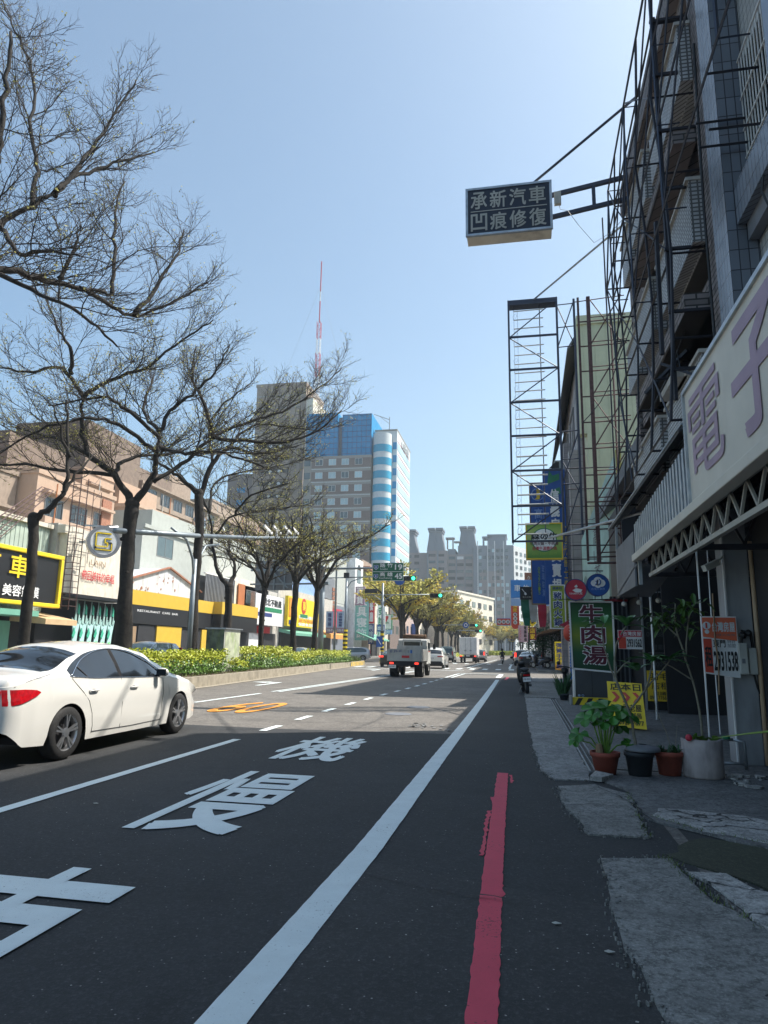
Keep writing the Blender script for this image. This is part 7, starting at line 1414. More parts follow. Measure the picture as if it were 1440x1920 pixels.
txt('\u79df', s, M['text_black'], (2.318, 9.893, 1.25), DX, UZ, .085, .26, .03, .002); txt('\u6771\u9580', s, M['text_black'], (2.425, 9.897, 1.5), DX, UZ, .15, .1, .02, .002); txt('\u7279\u8a31\n\u52a0\u76df', s, M['sign_grey'], (2.6, 9.897, 1.5), DX, UZ, .1, .1, .0, .002); txt('2931538', s, M['text_black'], (2.422, 9.897, 1.2), DX, UZ, .29, .25, .035, .002)
m = MB(); m.tube([(2.45, 9.88, .9), (2.47, 9.88, 1.3), (2.45, 9.88, 1.6), (2.46, 9.88, 2.2)], .01, 4); m.build('tie_cord', M['wood'], s)
# -- beef soup sign on its cabinet
grd = gradmat('sign_gradient', [(0, (.004, .05, .02)), (.25, (.01, .09, .03)), (.5, (.2, .26, .02)), (.72, (.03, .15, .03)), (1, (.005, .05, .02))], .95, 2.8)
s = thing('shop_sign', 'green shaded light-box sign reading 牛肉湯 in dark outlined characters', 'sign', (1.88, 20.3, .95)); m = MB(); m.prism([(1.3, 20.3, .98), (2.42, 20.3, .9), (2.42, 20.3, 2.78), (1.27, 20.3, 2.8)], (0, .3, 0)); m.build('box', grd, s)
m = MB(); fr_ = [(1.27, 2.81), (1.3, .97), (2.43, .89), (2.43, 2.8)]
for i in range(4): a_, c_ = fr_[i], fr_[(i+1) % 4]; m.beam((a_[0], 20.29, a_[1]), (c_[0], 20.29, c_[1]), .045)
m.build('frame', M['box_white'], s); m = MB()
for k in range(22): m.ball((1.235+.001*k, 20.28, 1.0+k*.083), .014, 5)
m.build('bulb', M['box_white'], s)
for i, c_ in enumerate('\u725b\u8089\u6e6f'):
    z = 2.22-i*.565; x = 1.53+i*.03; txt(c_, s, M['text_white'], (x-.02, 20.298, z-.02), DX, UZ, .69, .54, .075, .006, res=4, name='lettering_outline'); txt(c_, s, M['maroon_text'], (x, 20.29, z), DX, UZ, .65, .5, .034, .006, res=4)
s = thing('cabinet', 'dark grey two-door cabinet carrying the beef soup sign', 'cabinet', (1.85, 20.4, .05)); part('body', mat('cabinet_grey', (.055, .06, .07), .5), s, (1.36, 2.36, 20.3, 20.9, .1, .92), bevel=.01); part('door_gap', 'black', s, (1.8, 1.81, 20.293, 20.3, .12, .9)); part('frame', 'box_white', s, (1.32, 1.36, 20.28, 20.9, .05, .95)); m = MB(); rdisc(m, Vector((1.45, 20.295, .25)), Vector((0, -1, 0)), .001, .035, 0, .003, 14); rdisc(m, Vector((1.55, 20.295, .25)), Vector((0, -1, 0)), .02, .035, 0, .003, 14); m.build('sticker', M['pale_blue'], s); part('end_board', 'concrete', s, (2.36, 2.46, 20.3, 20.4, .05, .92))
s = thing('barrier', 'low concrete barrier with yellow and black diagonal stripes below the dark cabinet', 'barrier', (1.8, 19.9, .03)); part('block', 'bright_yellow', s, (1.24, 2.3, 19.85, 20.1, -.0, .22)); part('cap', 'concrete', s, (1.18, 1.24, 19.8, 20.2, 0, .26)); m = MB()
for k in range(4): x = 1.28+k*.26; m.prism([(x, 19.845, .01), (x+.12, 19.845, .01), (x+.24, 19.845, .21), (x+.12, 19.845, .21)], (0, .004, 0))
m.build('stripe', M['black'], s)
def rsign(label, x, y, z, r_, mt, mark, t_):
    s = thing('round_sign', label, 'sign', (x, y, z)); m = MB(); rdisc(m, Vector((x, y, z)), Vector((0, -1, 0)), .001, r_, 0, -.22, 36); m.build('box', M[mt], s); m = MB(); rdisc(m, Vector((x, y-.005, z)), Vector((0, -1, 0)), r_*.96, r_*1.03, -.23, .01, 36); m.build('rim', M['text_navy'], s); mark(s); txt(t_, s, M['pale_blue' if mt == 'blue' else 'box_white'], (x-r_*.6, y-.004, z-r_*.48), DX, UZ, r_*1.2, r_*.22, .0, .006); return s
def mk1(s):
    m = MB(); m.prism([(1.35, 20, 3.1), (1.45, 20, 3.16), (1.62, 20, 3.12), (1.58, 20, 3.05), (1.44, 20, 3.04)], (0, -.012, 0)); m.prism([(1.4, 20, 3.2), (1.46, 20, 3.26), (1.5, 20, 3.2), (1.45, 20, 3.17)], (0, -.012, 0)); m.build('emblem', M['box_white'], s)
def mk2(s):
    m = MB()
    for dx, dz, rr2 in ((-.1, 0, .09), (0, .05, .12), (.1, 0, .1), (0, -.03, .1)): rdisc(m, Vector((2.04+dx, 20.0-.002*abs(dx*10), 3.3+dz)), Vector((0, -1, 0)), .001, rr2, 0, .006+abs(dx)*.01, 18)
    m.build('emblem', M['box_white'], s); m = MB(); m.tube([(1.98, 19.975, 3.36), (2.02, 19.975, 3.3), (1.97, 19.975, 3.25)], .014, 5); m.tube([(2.1, 19.975, 3.38), (2.11, 19.975, 3.3), (2.05, 19.975, 3.24)], .014, 5); m.ball((2.02, 19.975, 3.38), .017, 6); m.ball((2.08, 19.975, 3.4), .017, 6); m.build('figure_mark', M['blue'], s)
s1 = rsign('round crimson light-box sign left of the blue round one', 1.44, 20, 3.12, .29, 'crimson', mk1, '55688\u4ee3\u99d5'); s2 = rsign('round blue light-box sign with a white cloud mark', 2.04, 20, 3.25, .3, 'blue', mk2, '\u53f0\u7063\u5927\u8eca\u968a')
m = MB(); m.tube([(1.96, 20.1, 2.97), (1.96, 20.1, 2.84)], .012, 4); m.tube([(2.14, 20.1, 2.97), (2.14, 20.1, 2.84)], .012, 4); m.tube([(1.8, 20.1, 2.85), (2.3, 20.1, 2.85)], .014, 4); m.build('stand', M['dark_steel'], s2); m = MB(); m.tube([(1.44, 20.1, 2.84), (1.44, 20.1, 2.8)], .012, 4); m.tube([(.95, 20.1, 2.86), (2.4, 20.1, 2.86)], .009, 4); m.build('stand', M['dark_steel'], s1)
# -- ribbed cream-green building and teal board
b = thing('ribbed_building', 'tall pale yellow-green ribbed sheet building with a dark sloping eave on its street side', 'building', (5, 33, 0)); part('wall', 'rib_pale', b, (2.5, 10, 26.0, 40, 0, 14.0)); ribs('rib_pale', b, 2.5, 10, 26.0, 3, 14.0, .42); part('street_wall', M['grey_tile'], b, (2.3, 2.5, 28.2, 40, 0, 12.8)); part('fascia', 'rib_pale', b, (2.25, 10, 25.9, 26.0, 13.9, 14.25), (2.25, 2.5, 26.0, 26.5, 9.5, 14.25))
m = MB(); m.prism([(2.5, 26.3, 14.0), (2.5, 40, 14.0), (1.7, 40, 11.3), (1.9, 26.3, 13.0)], (0, 0, .12)); m.build('eave', M['sign_grey'], b)
for z in (4.5, 7.5, 10.2):
    for y in (29.2, 33, 36.6): winx(b, 2.3, y, y+2.2, z, z+1.5, d=-.02, proud=-.06)
part('pilaster', M['grey_tile'], b, (1.95, 2.3, 28.2, 28.7, 0, 9.5)); part('pilaster', M['grey_tile'], b, (2.0, 2.3, 32.2, 32.6, 0, 11)); part('pilaster', M['grey_tile'], b, (2.0, 2.3, 39.2, 39.8, 0, 11.5)); part('balcony', 'pale_wall', b, (1.6, 2.3, 33, 39, 9.2, 10.4), (1.5, 2.3, 34, 39.5, 6.4, 7.5)); part('inner_wing', 'olive', b, (2.9, 6, 24, 25.9, 5.9, 7.0))
s = thing('mural_board', 'tall pale teal advertising board with dark calligraphy and olive edge beside the ribbed building', 'billboard', (2.1, 20, 2.7)); m = MB(); MU = Vector((-.62, 5.3, 0)).normalized(); MO = Vector((2.74, 20.6, 0)); mp_ = lambda a, z, d=0: MO+MU*a+Vector((-.993, -.116, 0))*d+Vector((0, 0, z)); m.prism([mp_(0, 3.02), mp_(5.3, 3.05), mp_(5.3, 5.4), mp_(0, 7.2)], (.12, 0, 0)); m.build('panel', M['pale_teal'], s); part('edge', 'olive', s, (2.74, 2.9, 20.5, 20.6, 2.98, 7.25))
for i, c_ in enumerate('\u9ad8\u5c71\u8336'): txt(c_, s, M['sign_grey'], mp_(3.3, 4.9-i*.62, .01), -MU, UZ, .9, .58, .0, .004)
m = MB()
for (a0, w_, h_) in ((.3, .7, 2.0), (.9, .5, 1.3), (4.3, 1.0, 1.0), (3.7, .7, .6)):
    m.face([mp_(a0+w_/2+w_/2*math.cos(q*.349), 3.06+h_*math.sin(q*.349)**.7, .006) for q in range(10)])
m.build('painted_hill', mat('painted_hill', (.16, .25, .22), .6), s); txt('\u559d\u4e00\u676f\u597d\u8336', s, M['crimson'], mp_(3.4, 3.3, .012), -MU, UZ, 2.0, .35, .0, .003)
# -- perpendicular signs further on
s = thing('hotpot_sign', 'yellow-green sign with a white oval reading 森の牛 over the pavement', 'sign', (.9, 28, 5)); gg = gradmat('sign_lime', [(0, (.04, .2, .02)), (.3, (.25, .42, .08)), (.7, (.45, .55, .15)), (1, (.1, .3, .03))], 4.95, 6.5); part('board', gg, s, (.2, 1.54, 28, 28.3, 5.05, 6.42)); part('frame', 'yellow', s, (.15, .2, 27.97, 28.3, 5.0, 6.47), (1.54, 1.59, 27.97, 28.3, 5.0, 6.47), (.2, 1.54, 27.97, 28.3, 5.0, 5.05), (.2, 1.54, 27.97, 28.3, 6.42, 6.47))
m = MB(); m.prism([(.87+.5*math.cos(a), 28, 5.78+.48*math.sin(a)) for a in [q*.2618 for q in range(24)]], (0, -.008, 0)); m.build('ring', M['green'], s); m = MB(); m.prism([(.87+.46*math.cos(a), 27.99, 5.78+.44*math.sin(a)) for a in [q*.2618 for q in range(24)]], (0, -.008, 0)); m.build('oval', M['box_white'], s)
txt('\u68ee\u306e\u725b', s, M['text_black'], (.35, 27.98, 5.78), DX, UZ, 1.05, .3, .04, .006); txt('\u725b\u8089\u706b\u934b\u30fb\u725b\u8089\u6e6f', s, M['maroon_text'], (.32, 27.98, 5.56), DX, UZ, 1.1, .15, .02, .006); txt('\u53f0\u7063\u725b\u6eab\u9ad4\u725b\u8089', s, M['crimson'], (.4, 27.98, 5.36), DX, UZ, .95, .16, .02, .006); txt('(06) 2501-2277', s, M['lime'], (.4, 27.99, 5.16), DX, UZ, .95, .12, .0, .006)
s = vsign('tall blue sign with white lettering and green mark, nearer of the two blue ones', 1.5, 32, 3.5, 9.7, 1.0, 'blue', '', 'text_white', name='tall_sign'); vtxt('\u4fe1\u7fa9\u623f\u7522\u8cb7\u8ce3\u898f\u5283', s, M['text_white'], (1.3, 31.99, 3.3), DX, UZ, .42, 5.5, .045, .01); vtxt('\u571f\u5730\u4ee3\u66f8\u58eb\u7e7c\u627f', s, M['yellow'], (1.83, 31.99, 3.6), DX, UZ, .16, 3.6, .0, .01)
m = MB(); m.prism([(1.2, 31.99, 9.0), (1.75, 31.99, 9.2), (1.75, 31.99, 9.5), (1.45, 31.99, 9.4), (1.3, 31.99, 9.65)], (0, -.01, 0)); m.prism([(1.35, 31.99, 8.4), (1.8, 31.99, 8.55), (1.75, 31.99, 8.85), (1.4, 31.99, 8.7)], (0, -.01, 0)); m.build('emblem', M['green'], s); part('white_rule', 'box_white', s, (1.1, 1.9, 31.985, 31.99, 8.1, 8.14))
s = vsign('farther tall blue sign with a gold brush letter j in a ring', .75, 33, 3.6, 9.3, .64, 'blue', '', 'text_white', name='tall_sign', fr='wood'); m = MB(); rdisc(m, Vector((.78, 32.99, 8.75)), Vector((0, -1, 0)), .26, .3, 0, .01, 28); m.build('ring', M['pale_blue'], s); txt('j', s, M['yellow'], (.65, 32.98, 8.5), DX, UZ, .25, .5, .03, .01); vtxt('\u9ad8\u96c4\u92fc\u92c1', s, M['pale_blue'], (.62, 32.99, 5.9), DX, UZ, .36, 2.2, .02, .01); vtxt('0927015', s, M['lime'], (.7, 32.99, 4.0), DX, UZ, .1, 1.3, .0, .01); vtxt('\u73bb\u7483\u88dd\u6f62', s, M['pale_blue'], (.88, 32.99, 3.9), DX, UZ, .12, 1.5, .0, .01)
s = thing('bracket_lamp', 'black bracket above the nearer tall blue sign', 'bracket', (1.7, 31, 9.8)); m = MB(); m.prism([(1.3, 31.8, 9.72), (1.75, 31.8, 9.72), (1.75, 31.8, 10.0), (1.6, 31.8, 10.0)], (0, .1, 0)); m.build('bracket', M['black'], s)
s = vsign('broad blue sign with a small 車 above a pale blue strip', .42, 45, 4.75, 5.88, 2.36, 'sky_blue', '', 'text_white', name='broad_sign'); txt('\u8eca', s, M['text_white'], (-.55, 44.99, 5.15), DX, UZ, .4, .42, .0, .01); txt('\u4f53', s, M['text_white'], (.0, 44.99, 5.15), DX, UZ, .4, .42, .0, .01); part('lower_strip', 'pale_blue', s, (-.76, 1.6, 45, 45.3, 4.25, 4.72))
s = thing('cafe_sign', 'black sign with a white spatula and flowing letters, flag cloth hanging below', 'sign', (.5, 38, 4.1)); part('board', 'black', s, (-.16, 1.2, 38, 38.25, 4.14, 4.82)); m = MB(); m.beam((-.05, 37.99, 4.7), (.1, 37.99, 4.5), .03, .01, up=(0, 1, 0)); m.prism([(.08, 37.99, 4.5), (.14, 37.99, 4.53), (.2, 37.99, 4.42), (.14, 37.99, 4.36), (.06, 37.99, 4.42)], (0, -.01, 0)); m.build('spatula_mark', M['box_white'], s); txt('\u83ab\u723e', s, M['box_white'], (.42, 37.99, 4.42), DX, UZ, .42, .3, .01, .01); txt('\u7fa9\u5927\u5229\u9eb5\u30fb\u71c9\u98ef\u30fb\u7126\u7cd6', s, M['utility'], (-.02, 37.99, 4.22), DX, UZ, 1.1, .09, .0, .01)
q = thing('flag_cloth', 'green, white and red cloth strips hanging under the black spatula sign', 'flag', (.5, 38, 2.8))
def strip(x0, x1, z0, mt, curve):
    m = MB(); n_ = 10; vs = []
    for i in range(n_+1):
        z = 4.14+(z0-4.14)*i/n_; o_ = curve*(i/n_)**1.6
        for xx in (x0+o_+(.06*(i/n_)**3), x1+o_-(.1*(i/n_)**4)): vs.append((xx, 38.1+.03*math.sin(i*1.1), z))
    m.add(vs, [(2*i, 2*i+1, 2*i+3, 2*i+2) for i in range(n_)]); m.build('strip', M[mt], q)
strip(-.13, .3, 2.75, 'sign_green', .12); strip(.31, .74, 2.95, 'render_wall', .02); strip(.75, 1.2, 2.7, 'crimson', .02)
s = vsign('yellow-green vertical sign reading 豬肉火鍋 with a bead-lit edge', 1.27, 27, 2.3, 3.87, .5, 'olive', '', 'text_navy', name='vertical_sign', fr='box_white'); part('lime_face', gg if False else mat('lime_face', (.3, .38, .04), .5), s, (1.03, 1.51, 26.985, 27.0, 2.32, 3.85)); vtxt('\u8c6c\u8089\u706b\u934b', s, M['text_white'], (1.1, 26.98, 2.32), DX, UZ, .34, 1.36, .07, .002, gap=.04); vtxt('\u8c6c\u8089\u706b\u934b', s, M['text_navy'], (1.12, 26.975, 2.35), DX, UZ, .3, 1.3, .03, .004, gap=.1); txt('\u570b\u7522\u963f', s, M['text_navy'], (1.1, 26.98, 3.72), DX, UZ, .34, .1, .02, .004)
m = MB(); [m.ball((.99, 26.97, 2.35+k*.11), .012, 5) for k in range(14)]; m.build('bulb', M['box_white'], s)
s = vsign('faint yellow-green vertical sign right behind the pork hotpot one', 1.75, 27.6, 2.6, 3.8, .3, 'olive', '\u706b\u934b', 'lime')
s = thing('awning', 'small maroon awning edge beside the pork hotpot sign', 'awning', (1.5, 26, 2.4)); m = MB(); m.prism([(1.25, 25.4, 2.35), (1.75, 25.4, 2.62), (1.75, 25.4, 2.4), (1.45, 25.4, 2.3)], (0, 1, 0)); m.build('cloth', M['crimson'], s)
s = thing('lantern', 'red round paper lantern left of the beef soup sign', 'lantern', (1.36, 24, 2.0)); m = MB(); m.ball((1.5, 24.6, 2.05), .24, 14, (.8, .8, 1.2)); m.build('shade', M['poster_red'], s, smooth=True); m = MB(); m.tube([(1.5, 24.6, 2.3), (1.5, 24.6, 2.7)], .008, 4); m.build('cord', M['black'], s)
vsign('narrow pale blue pennant behind the beef soup sign', 1.5, 23.6, .55, 1.6, .12, 'sky_blue', '', 'text_white', th=.02, name='pennant'); vsign('pale vertical strip above the yellow banner', 1.95, 40.8, 2.7, 4.0, .35, 'pale_blue', '', 'text_white', th=.03, name='pennant')
s = vsign('yellow vertical banner with blue characters at the side street corner', 2.3, 48.8, .25, 2.1, .58, 'bright_yellow', '\u5f48\u7c27\u624b\u5de5\u9eb5', 'text_navy', th=.03, name='banner', cat='banner'); part('foot', 'orange', s, (2.02, 2.58, 48.79, 48.8, .26, .6))
s = vsign('red round-ended sign with yellow arrow and white-ringed letters', -.63, 55, 3.4, 4.95, .62, 'poster_red', '', 'text_white', name='vertical_sign'); m = MB(); m.prism([(-.63+.31*math.cos(a), 55.0, 3.41+.31*math.sin(a)) for a in [math.pi+q*math.pi/10 for q in range(11)]], (0, .3, 0)); m.build('round_foot', M['poster_red'], s); txt('\u8d70', s, M['bright_yellow'], (-.8, 54.99, 4.42), DX, UZ, .34, .3, .03, .01)
m = MB(); m.tube([(-.8, 54.98, 4.75), (-.63, 54.98, 4.88), (-.46, 54.98, 4.75)], .03, 5); m.tube([(-.63, 54.98, 4.85), (-.63, 54.98, 4.68)], .025, 5); m.build('arrow', M['bright_yellow'], s)
for k, c_ in enumerate('\u96fb\u8166\u79df'):
    m = MB(); rdisc(m, Vector((-.63, 54.99, 4.2-k*.3)), Vector((0, -1, 0)), .001, .15, 0, .008, 18); m.build('ring', M['box_white'], s); txt(c_, s, M['text_black'], (-.71, 54.975, 4.11-k*.3), DX, UZ, .16, .17, .02, .004)
s = vsign('red horizontal sign with three white discs reading 電腦租', -1.65, 60, 3.58, 4.12, 1.1, 'poster_red', '', 'text_white', name='horizontal_sign', fr='pale_blue')
for k, c_ in enumerate('\u96fb\u8166\u79df'):
    m = MB(); rdisc(m, Vector((-2.0+k*.35, 59.99, 3.85)), Vector((0, -1, 0)), .001, .165, 0, .008, 18); m.build('disc', M['box_white'], s); txt(c_, s, M['text_black'], (-2.09+k*.35, 59.975, 3.76), DX, UZ, .18, .18, .02, .004)
s = vsign('pink vertical sign with dark ringed letters', -.05, 50, 2.05, 3.2, .66, 'mauve', '', 'text_black', name='vertical_sign'); part('pink_face', mat('pink_face', (.5, .33, .38), .6), s, (-.37, .27, 49.98, 50, 2.07, 3.18)); vtxt('\u96fb\u8166\u7dad\u4fee', s, M['text_black'], (.0, 49.97, 2.1), DX, UZ, .2, 1.05, .03, .005); vtxt('COOL', s, M['crimson'], (-.3, 49.97, 2.2), DX, UZ, .12, .8, .0, .005)
s = thing('rice_sign', 'yellow flower-shaped sign reading 米 above the dark shop board', 'sign', (.55, 45, 3.2)); m = MB(); [rdisc(m, Vector((.55+.1*math.cos(a), 45+.002*q_, 3.22+.1*math.sin(a))), Vector((0, -1, 0)), .001, .13, 0, .01, 14) for q_, a in enumerate((0, 1.57, 3.14, 4.71))]; m.build('disc', M['bright_yellow'], s); txt('\u7c73', s, M['text_black'], (.42, 44.97, 3.1), DX, UZ, .26, .26, .03, .01); part('board', 'black', s, (.3, .38, 45.05, 45.1, 2.9, 3.6), (.38, .8, 45.06, 45.1, 3.3, 3.5))
vsign('dark maroon shop board with yellow lower letters under the rice sign', .55, 46, 2.15, 2.95, .44, 'maroon_text', '\u5e97\u5bb6', 'yellow'); s = thing('small_sign', 'little orange-brown sign with a pale curl at the left edge of the tall blue signs', 'sign', (.45, 60, 7.5)); part('board', 'roof_tile', s, (.15, .75, 60, 60.2, 7.15, 8.0)); m = MB(); m.tube([(.4, 59.98, 7.5), (.5, 59.98, 7.7), (.6, 59.98, 7.55), (.5, 59.98, 7.42)], .04, 5); m.build('emblem', M['cream'], s)
# -- row beyond the side street
def rowb(label, x, y0, y1, h, mt, zs=(4.4, 7.6)):
    b = thing('row_building', label, 'building', (x+4, (y0+y1)/2, 0)); part('wall', mt, b, (x, 14, y0, y1, 3.2, h)); part('shopfront', 'near_black', b, (x+.6, 14, y0, y1, .1, 3.2)); part('pillar', 'render_wall', b, (x, x+.4, y0, y0+.5, .1, 3.2)); part('pillar', 'render_wall', b, (x, x+.4, y1-.5, y1, .1, 3.2))
    for z in zs:
        if z+1.8 < h:
            y = y0+.8
            while y+2.4 < y1:
                fo = part('window', 'window_frame', b, (x-.05, x, y, y+.08, z, z+1.5), (x-.05, x, y+2, y+2.08, z, z+1.5), (x-.05, x, y+.08, y+2, z, z+.08), (x-.05, x, y+.08, y+2, z+1.42, z+1.5)); part('pane', 'glass_dark', fo, (x-.02, x, y+.08, y+2, z+.08, z+1.42)); y += 3.2
    return b
b = rowb('grey corner building with a rusty brown sheet awning across the side street', 2.6, 51, 66, 9.5, 'render_wall', (4.4, 6.8)); m = MB(); m.prism([(2.7, 51, 3.3), (1.0, 51, 2.75), (1.0, 51, 2.6), (2.7, 51, 3.0)], (0, 14, 0)); m.build('awning', M['canvas'], b)
part('sunlit_panel', 'cream', b, (1.2, 1.5, 52, 60, 3.3, 4.4)); rowb('shaded row building beyond the corner one', 2.8, 66.2, 88, 12.5, 'tan_wall'); rowb('darker row building farther down the right side', 2.6, 88.2, 118, 10, 'grey_tile' if False else 'hosp_brown'); rowb('farthest row building on the right side', 2.8, 118.2, 190, 9, 'pale_wall')
t = thing('street_tree', 'dusky street tree between the pink sign and the brown awning', 'tree', (1.6, 62, 0)); m = MB(); m.tube([(1.6, 62, .1), (1.55, 62, 1.6), (1.7, 62, 2.4)], [.12, .09, .05], 8); m.build('trunk', M['bark'], t); m = MB(); r_ = random.Random(8); cards(m, 2600, lambda: (1.4+r_.gauss(0, .75), 62+r_.gauss(0, 1.0), 2.5+r_.gauss(0, .65)), .08, .2, r_); m.build('crown', M['leaf_dark'], t)
# -- folding board and plants
s = thing('folding_board', 'yellow hand-lettered folding board with red chevrons standing behind the pots', 'folding board', (1.8, 13.8, .03)); k_ = 0
m = MB(); m.prism([(1.55, 13.95, .08), (2.14, 13.7, .06), (2.1, 13.8, .86), (1.52, 14.05, .88)], (.0, .02, 0)); m.build('board', M['bright_yellow'], s); m = MB(); m.prism([(1.56, 14.35, .05), (2.15, 14.1, .05), (2.11, 13.86, .85), (1.53, 14.1, .86)], (0, .02, 0)); m.build('rear_board', M['yellow'], s)
ub = Vector((2.14-1.55, -.25, 0)).normalized(); vb = Vector((-.03, .1, .8)).normalized()
def onb(a, c_): return Vector((1.55, 13.94, .08))+ub*a+vb*c_
m = MB()
for j in range(3): a0 = .06+j*.19; m.prism([onb(a0, .44), onb(a0+.07, .44), onb(a0+.15, .53), onb(a0+.07, .62), onb(a0, .62), onb(a0+.08, .53)], (0, -.006, 0))
m.build('chevron', M['poster_red'], s)
for ln_, a0, c0, w_, h_ in (('\u5e97\u672c\u65e5', .05, .65, .55, .13), ('\u9999\u8001\u5c4b', .25, .28, .33, .13), ('\u5927\u98ef\u5c40', .3, .16, .27, .1), ('0927-7677', .15, .04, .45, .08)): txt(ln_, s, M['text_black'], onb(a0, c0), ub, vb, w_, h_, .02, .004)
def leafshape(mb, p, d, ln, wd, r_, droop=.3, fold=.15, n=5, lobes=False):
    d = V3(d).normalized(); sd_ = d.cross(Vector((0, 0, 1)))
    sd_ = sd_.normalized() if sd_.length > .1 else Vector((1, 0, 0)); up_ = sd_.cross(d); vs = []
    for i in range(n+1):
        t_ = i/n; w_ = wd*math.sin(math.pi*min(1, t_*.92+.06))**.8
        if lobes: w_ *= (1.0 if i % 2 else .62)
        c_ = V3(p)+d*ln*t_+Vector((0, 0, -droop*ln*t_*t_)); vs += [c_-sd_*w_/2+up_*fold*w_, c_, c_+sd_*w_/2+up_*fold*w_]
    fs = []
    for i in range(n): fs += [(3*i, 3*i+1, 3*i+4, 3*i+3), (3*i+1, 3*i+2, 3*i+5, 3*i+4)]
    mb.add(vs, fs)
def palmleaf(mb, c_, nrm_, r0, r_):
    # broad lobed leaf as a jagged fan, slightly cupped
    c_ = V3(c_); nrm_ = V3(nrm_).normalized(); a = nrm_.orthogonal().normalized(); b_ = nrm_.cross(a); N_ = 22; vs = [c_-nrm_*r0*.12]
    for q in range(N_+1):
        th_ = .35+q/N_*5.6; rr4 = r0*(1.0+.16*math.cos(th_*5)+.07*math.cos(th_*15)); vs.append(c_+(a*math.cos(th_)+b_*math.sin(th_))*rr4+nrm_*(-.12*r0*(1+math.cos(th_*5))))
    mb.add(vs, [(0, q, q+1) for q in range(1, N_+1)])
def pot(t, x, y, r1, r2, h, mt, nm='pot'):
    m = MB(); m.lathe([(0, .03), (r2, .03), (r1*.97, .03+h-.05), (r1*1.06, .03+h-.05), (r1*1.08, .03+h), (r1*.95, .03+h), (r1*.93, .03+h-.04), (0, .03+h-.05)], (x, y, 0), 28); m.build(nm, M[mt], t, smooth=True); m = MB(); m.lathe([(0, .03+h-.03), (r1*.93, .03+h-.035)], (x, y, 0), 16); m.build('soil', M['soil'], t)
r_ = random.Random(21)
t = thing('potted_plant', 'terracotta pot with a big-lobed taro-like green plant, leftmost of the pots', 'potted plant', (.9, 8.85, .03)); pot(t, .9, 8.85, .16, .115, .24, 'terracotta'); sm = MB(); lf = MB(); lf2 = MB()
for (dx, dz, dy, rad_, tl) in ((-.22, .38, .0, .13, .5), (-.3, .2, -.05, .11, .6), (.06, .52, .05, .17, .35), (.2, .48, -.02, .15, .35), (.0, .35, -.06, .13, .4), (.18, .3, .1, .13, .5), (-.08, .5, .1, .15, .35), (.3, .42, .08, .13, .5), (.28, .1, .0, .09, .6), (-.14, .42, -.1, .09, .6), (-.33, .12, .02, .09, .7), (.1, .42, -.1, .12, .6)):
    p_ = Vector((.9+dx, 8.85+dy, .27+dz)); sm.tube([(.9+dx*.1, 8.85, .24), (.9+dx*.5, 8.85+dy*.5, .27+dz*.75), tuple(p_)], [.012, .009, .006], 5); palmleaf(lf, p_, (dx*1.3+r_.uniform(-.2, .2), -tl*1.2, .9), rad_, r_)
for k in range(9): a = r_.uniform(0, 6.28); leafshape(lf2, (.9, 8.85, .27), (math.cos(a), math.sin(a), r_.uniform(.8, 2)), r_.uniform(.15, .25), .025, r_)
sm.build('stem', M['leaf_mid'], t); lf.build('leaves', mat('leaf_broad', (.04, .16, .02), .4, var=.45, scale=9), t); lf2.build('leaves', M['leaf_dark'], t)
m = MB(); m.tube([(.84, 8.8, .25), (.83, 8.79, .36)], [.05, .035], 8); m.build('trunk', M['wood'], t)
def pluck(t, base, path, seed, nleaf=4, rad_=.013, ll=.22, lw=.07, mt='leaf_frangipani', branches=()):
    r2 = random.Random(seed); sm = MB(); lf = MB(); line = smoothline(path, r2, .006, 4); sm.tube(line, [rad_*(1.3-.7*i/len(line)) for i in range(len(line))], 7); ends = [path[-1]]
    for br in branches: l2 = smoothline(br, r2, .005, 4); sm.tube(l2, [rad_*.8*(1.1-.5*i/len(l2)) for i in range(len(l2))], 6); ends.append(br[-1])
    for e in ends:
        for k in range(nleaf): a = r2.uniform(0, 6.28); leafshape(lf, e, (math.cos(a), math.sin(a)*.7, r2.uniform(.05, 1.1)), ll*r2.uniform(.7, 1.15), lw*r2.uniform(.8, 1.2), r2, .35)
    return sm, lf
M['leaf_frangipani'] = mat('leaf_frangipani', (.06, .2, .05), .35, var=.4, scale=8)
t = thing('potted_plant', 'black plastic pot with tall bare-stemmed frangipani and long leaves', 'potted plant', (1.28, 8.85, .03)); pot(t, 1.28, 8.85, .16, .125, .26, 'black_pot')
m = MB(); m.lathe([(.1, .3), (.2, .3), (.2, .32), (.19, .34), (.12, .35), (.05, .37)], (1.32, 8.85, 0), 20); m.build('saucer', M['sign_grey'], t, smooth=True)
sm, lf = pluck(t, None, [(1.25, 8.85, .3), (1.2, 8.83, .7), (1.05, 8.8, 1.15), (1.08, 8.8, 1.5), (1.2, 8.78, 1.72)], 5, 8, .014, .3, .095, branches=([(1.1, 8.8, 1.0), (.98, 8.8, 1.3), (.92, 8.8, 1.62), (.95, 8.8, 1.75)], [(1.2, 8.83, .75), (1.4, 8.85, 1.0), (1.62, 8.85, 1.25), (1.68, 8.85, 1.34)], [(1.4, 8.85, 1.0), (1.45, 8.8, 1.2), (1.48, 8.8, 1.32)], [(1.05, 8.8, 1.15), (1.2, 8.8, 1.3), (1.3, 8.8, 1.2)]))
sm.build('stem', M['stem'], t, smooth=True); lf.build('leaves', M['leaf_frangipani'], t); m = MB(); m.ball((1.13, 8.75, 1.6), .02, 6); m.ball((1.1, 8.75, 1.57), .015, 6); m.build('blossom', M['crimson'], t)
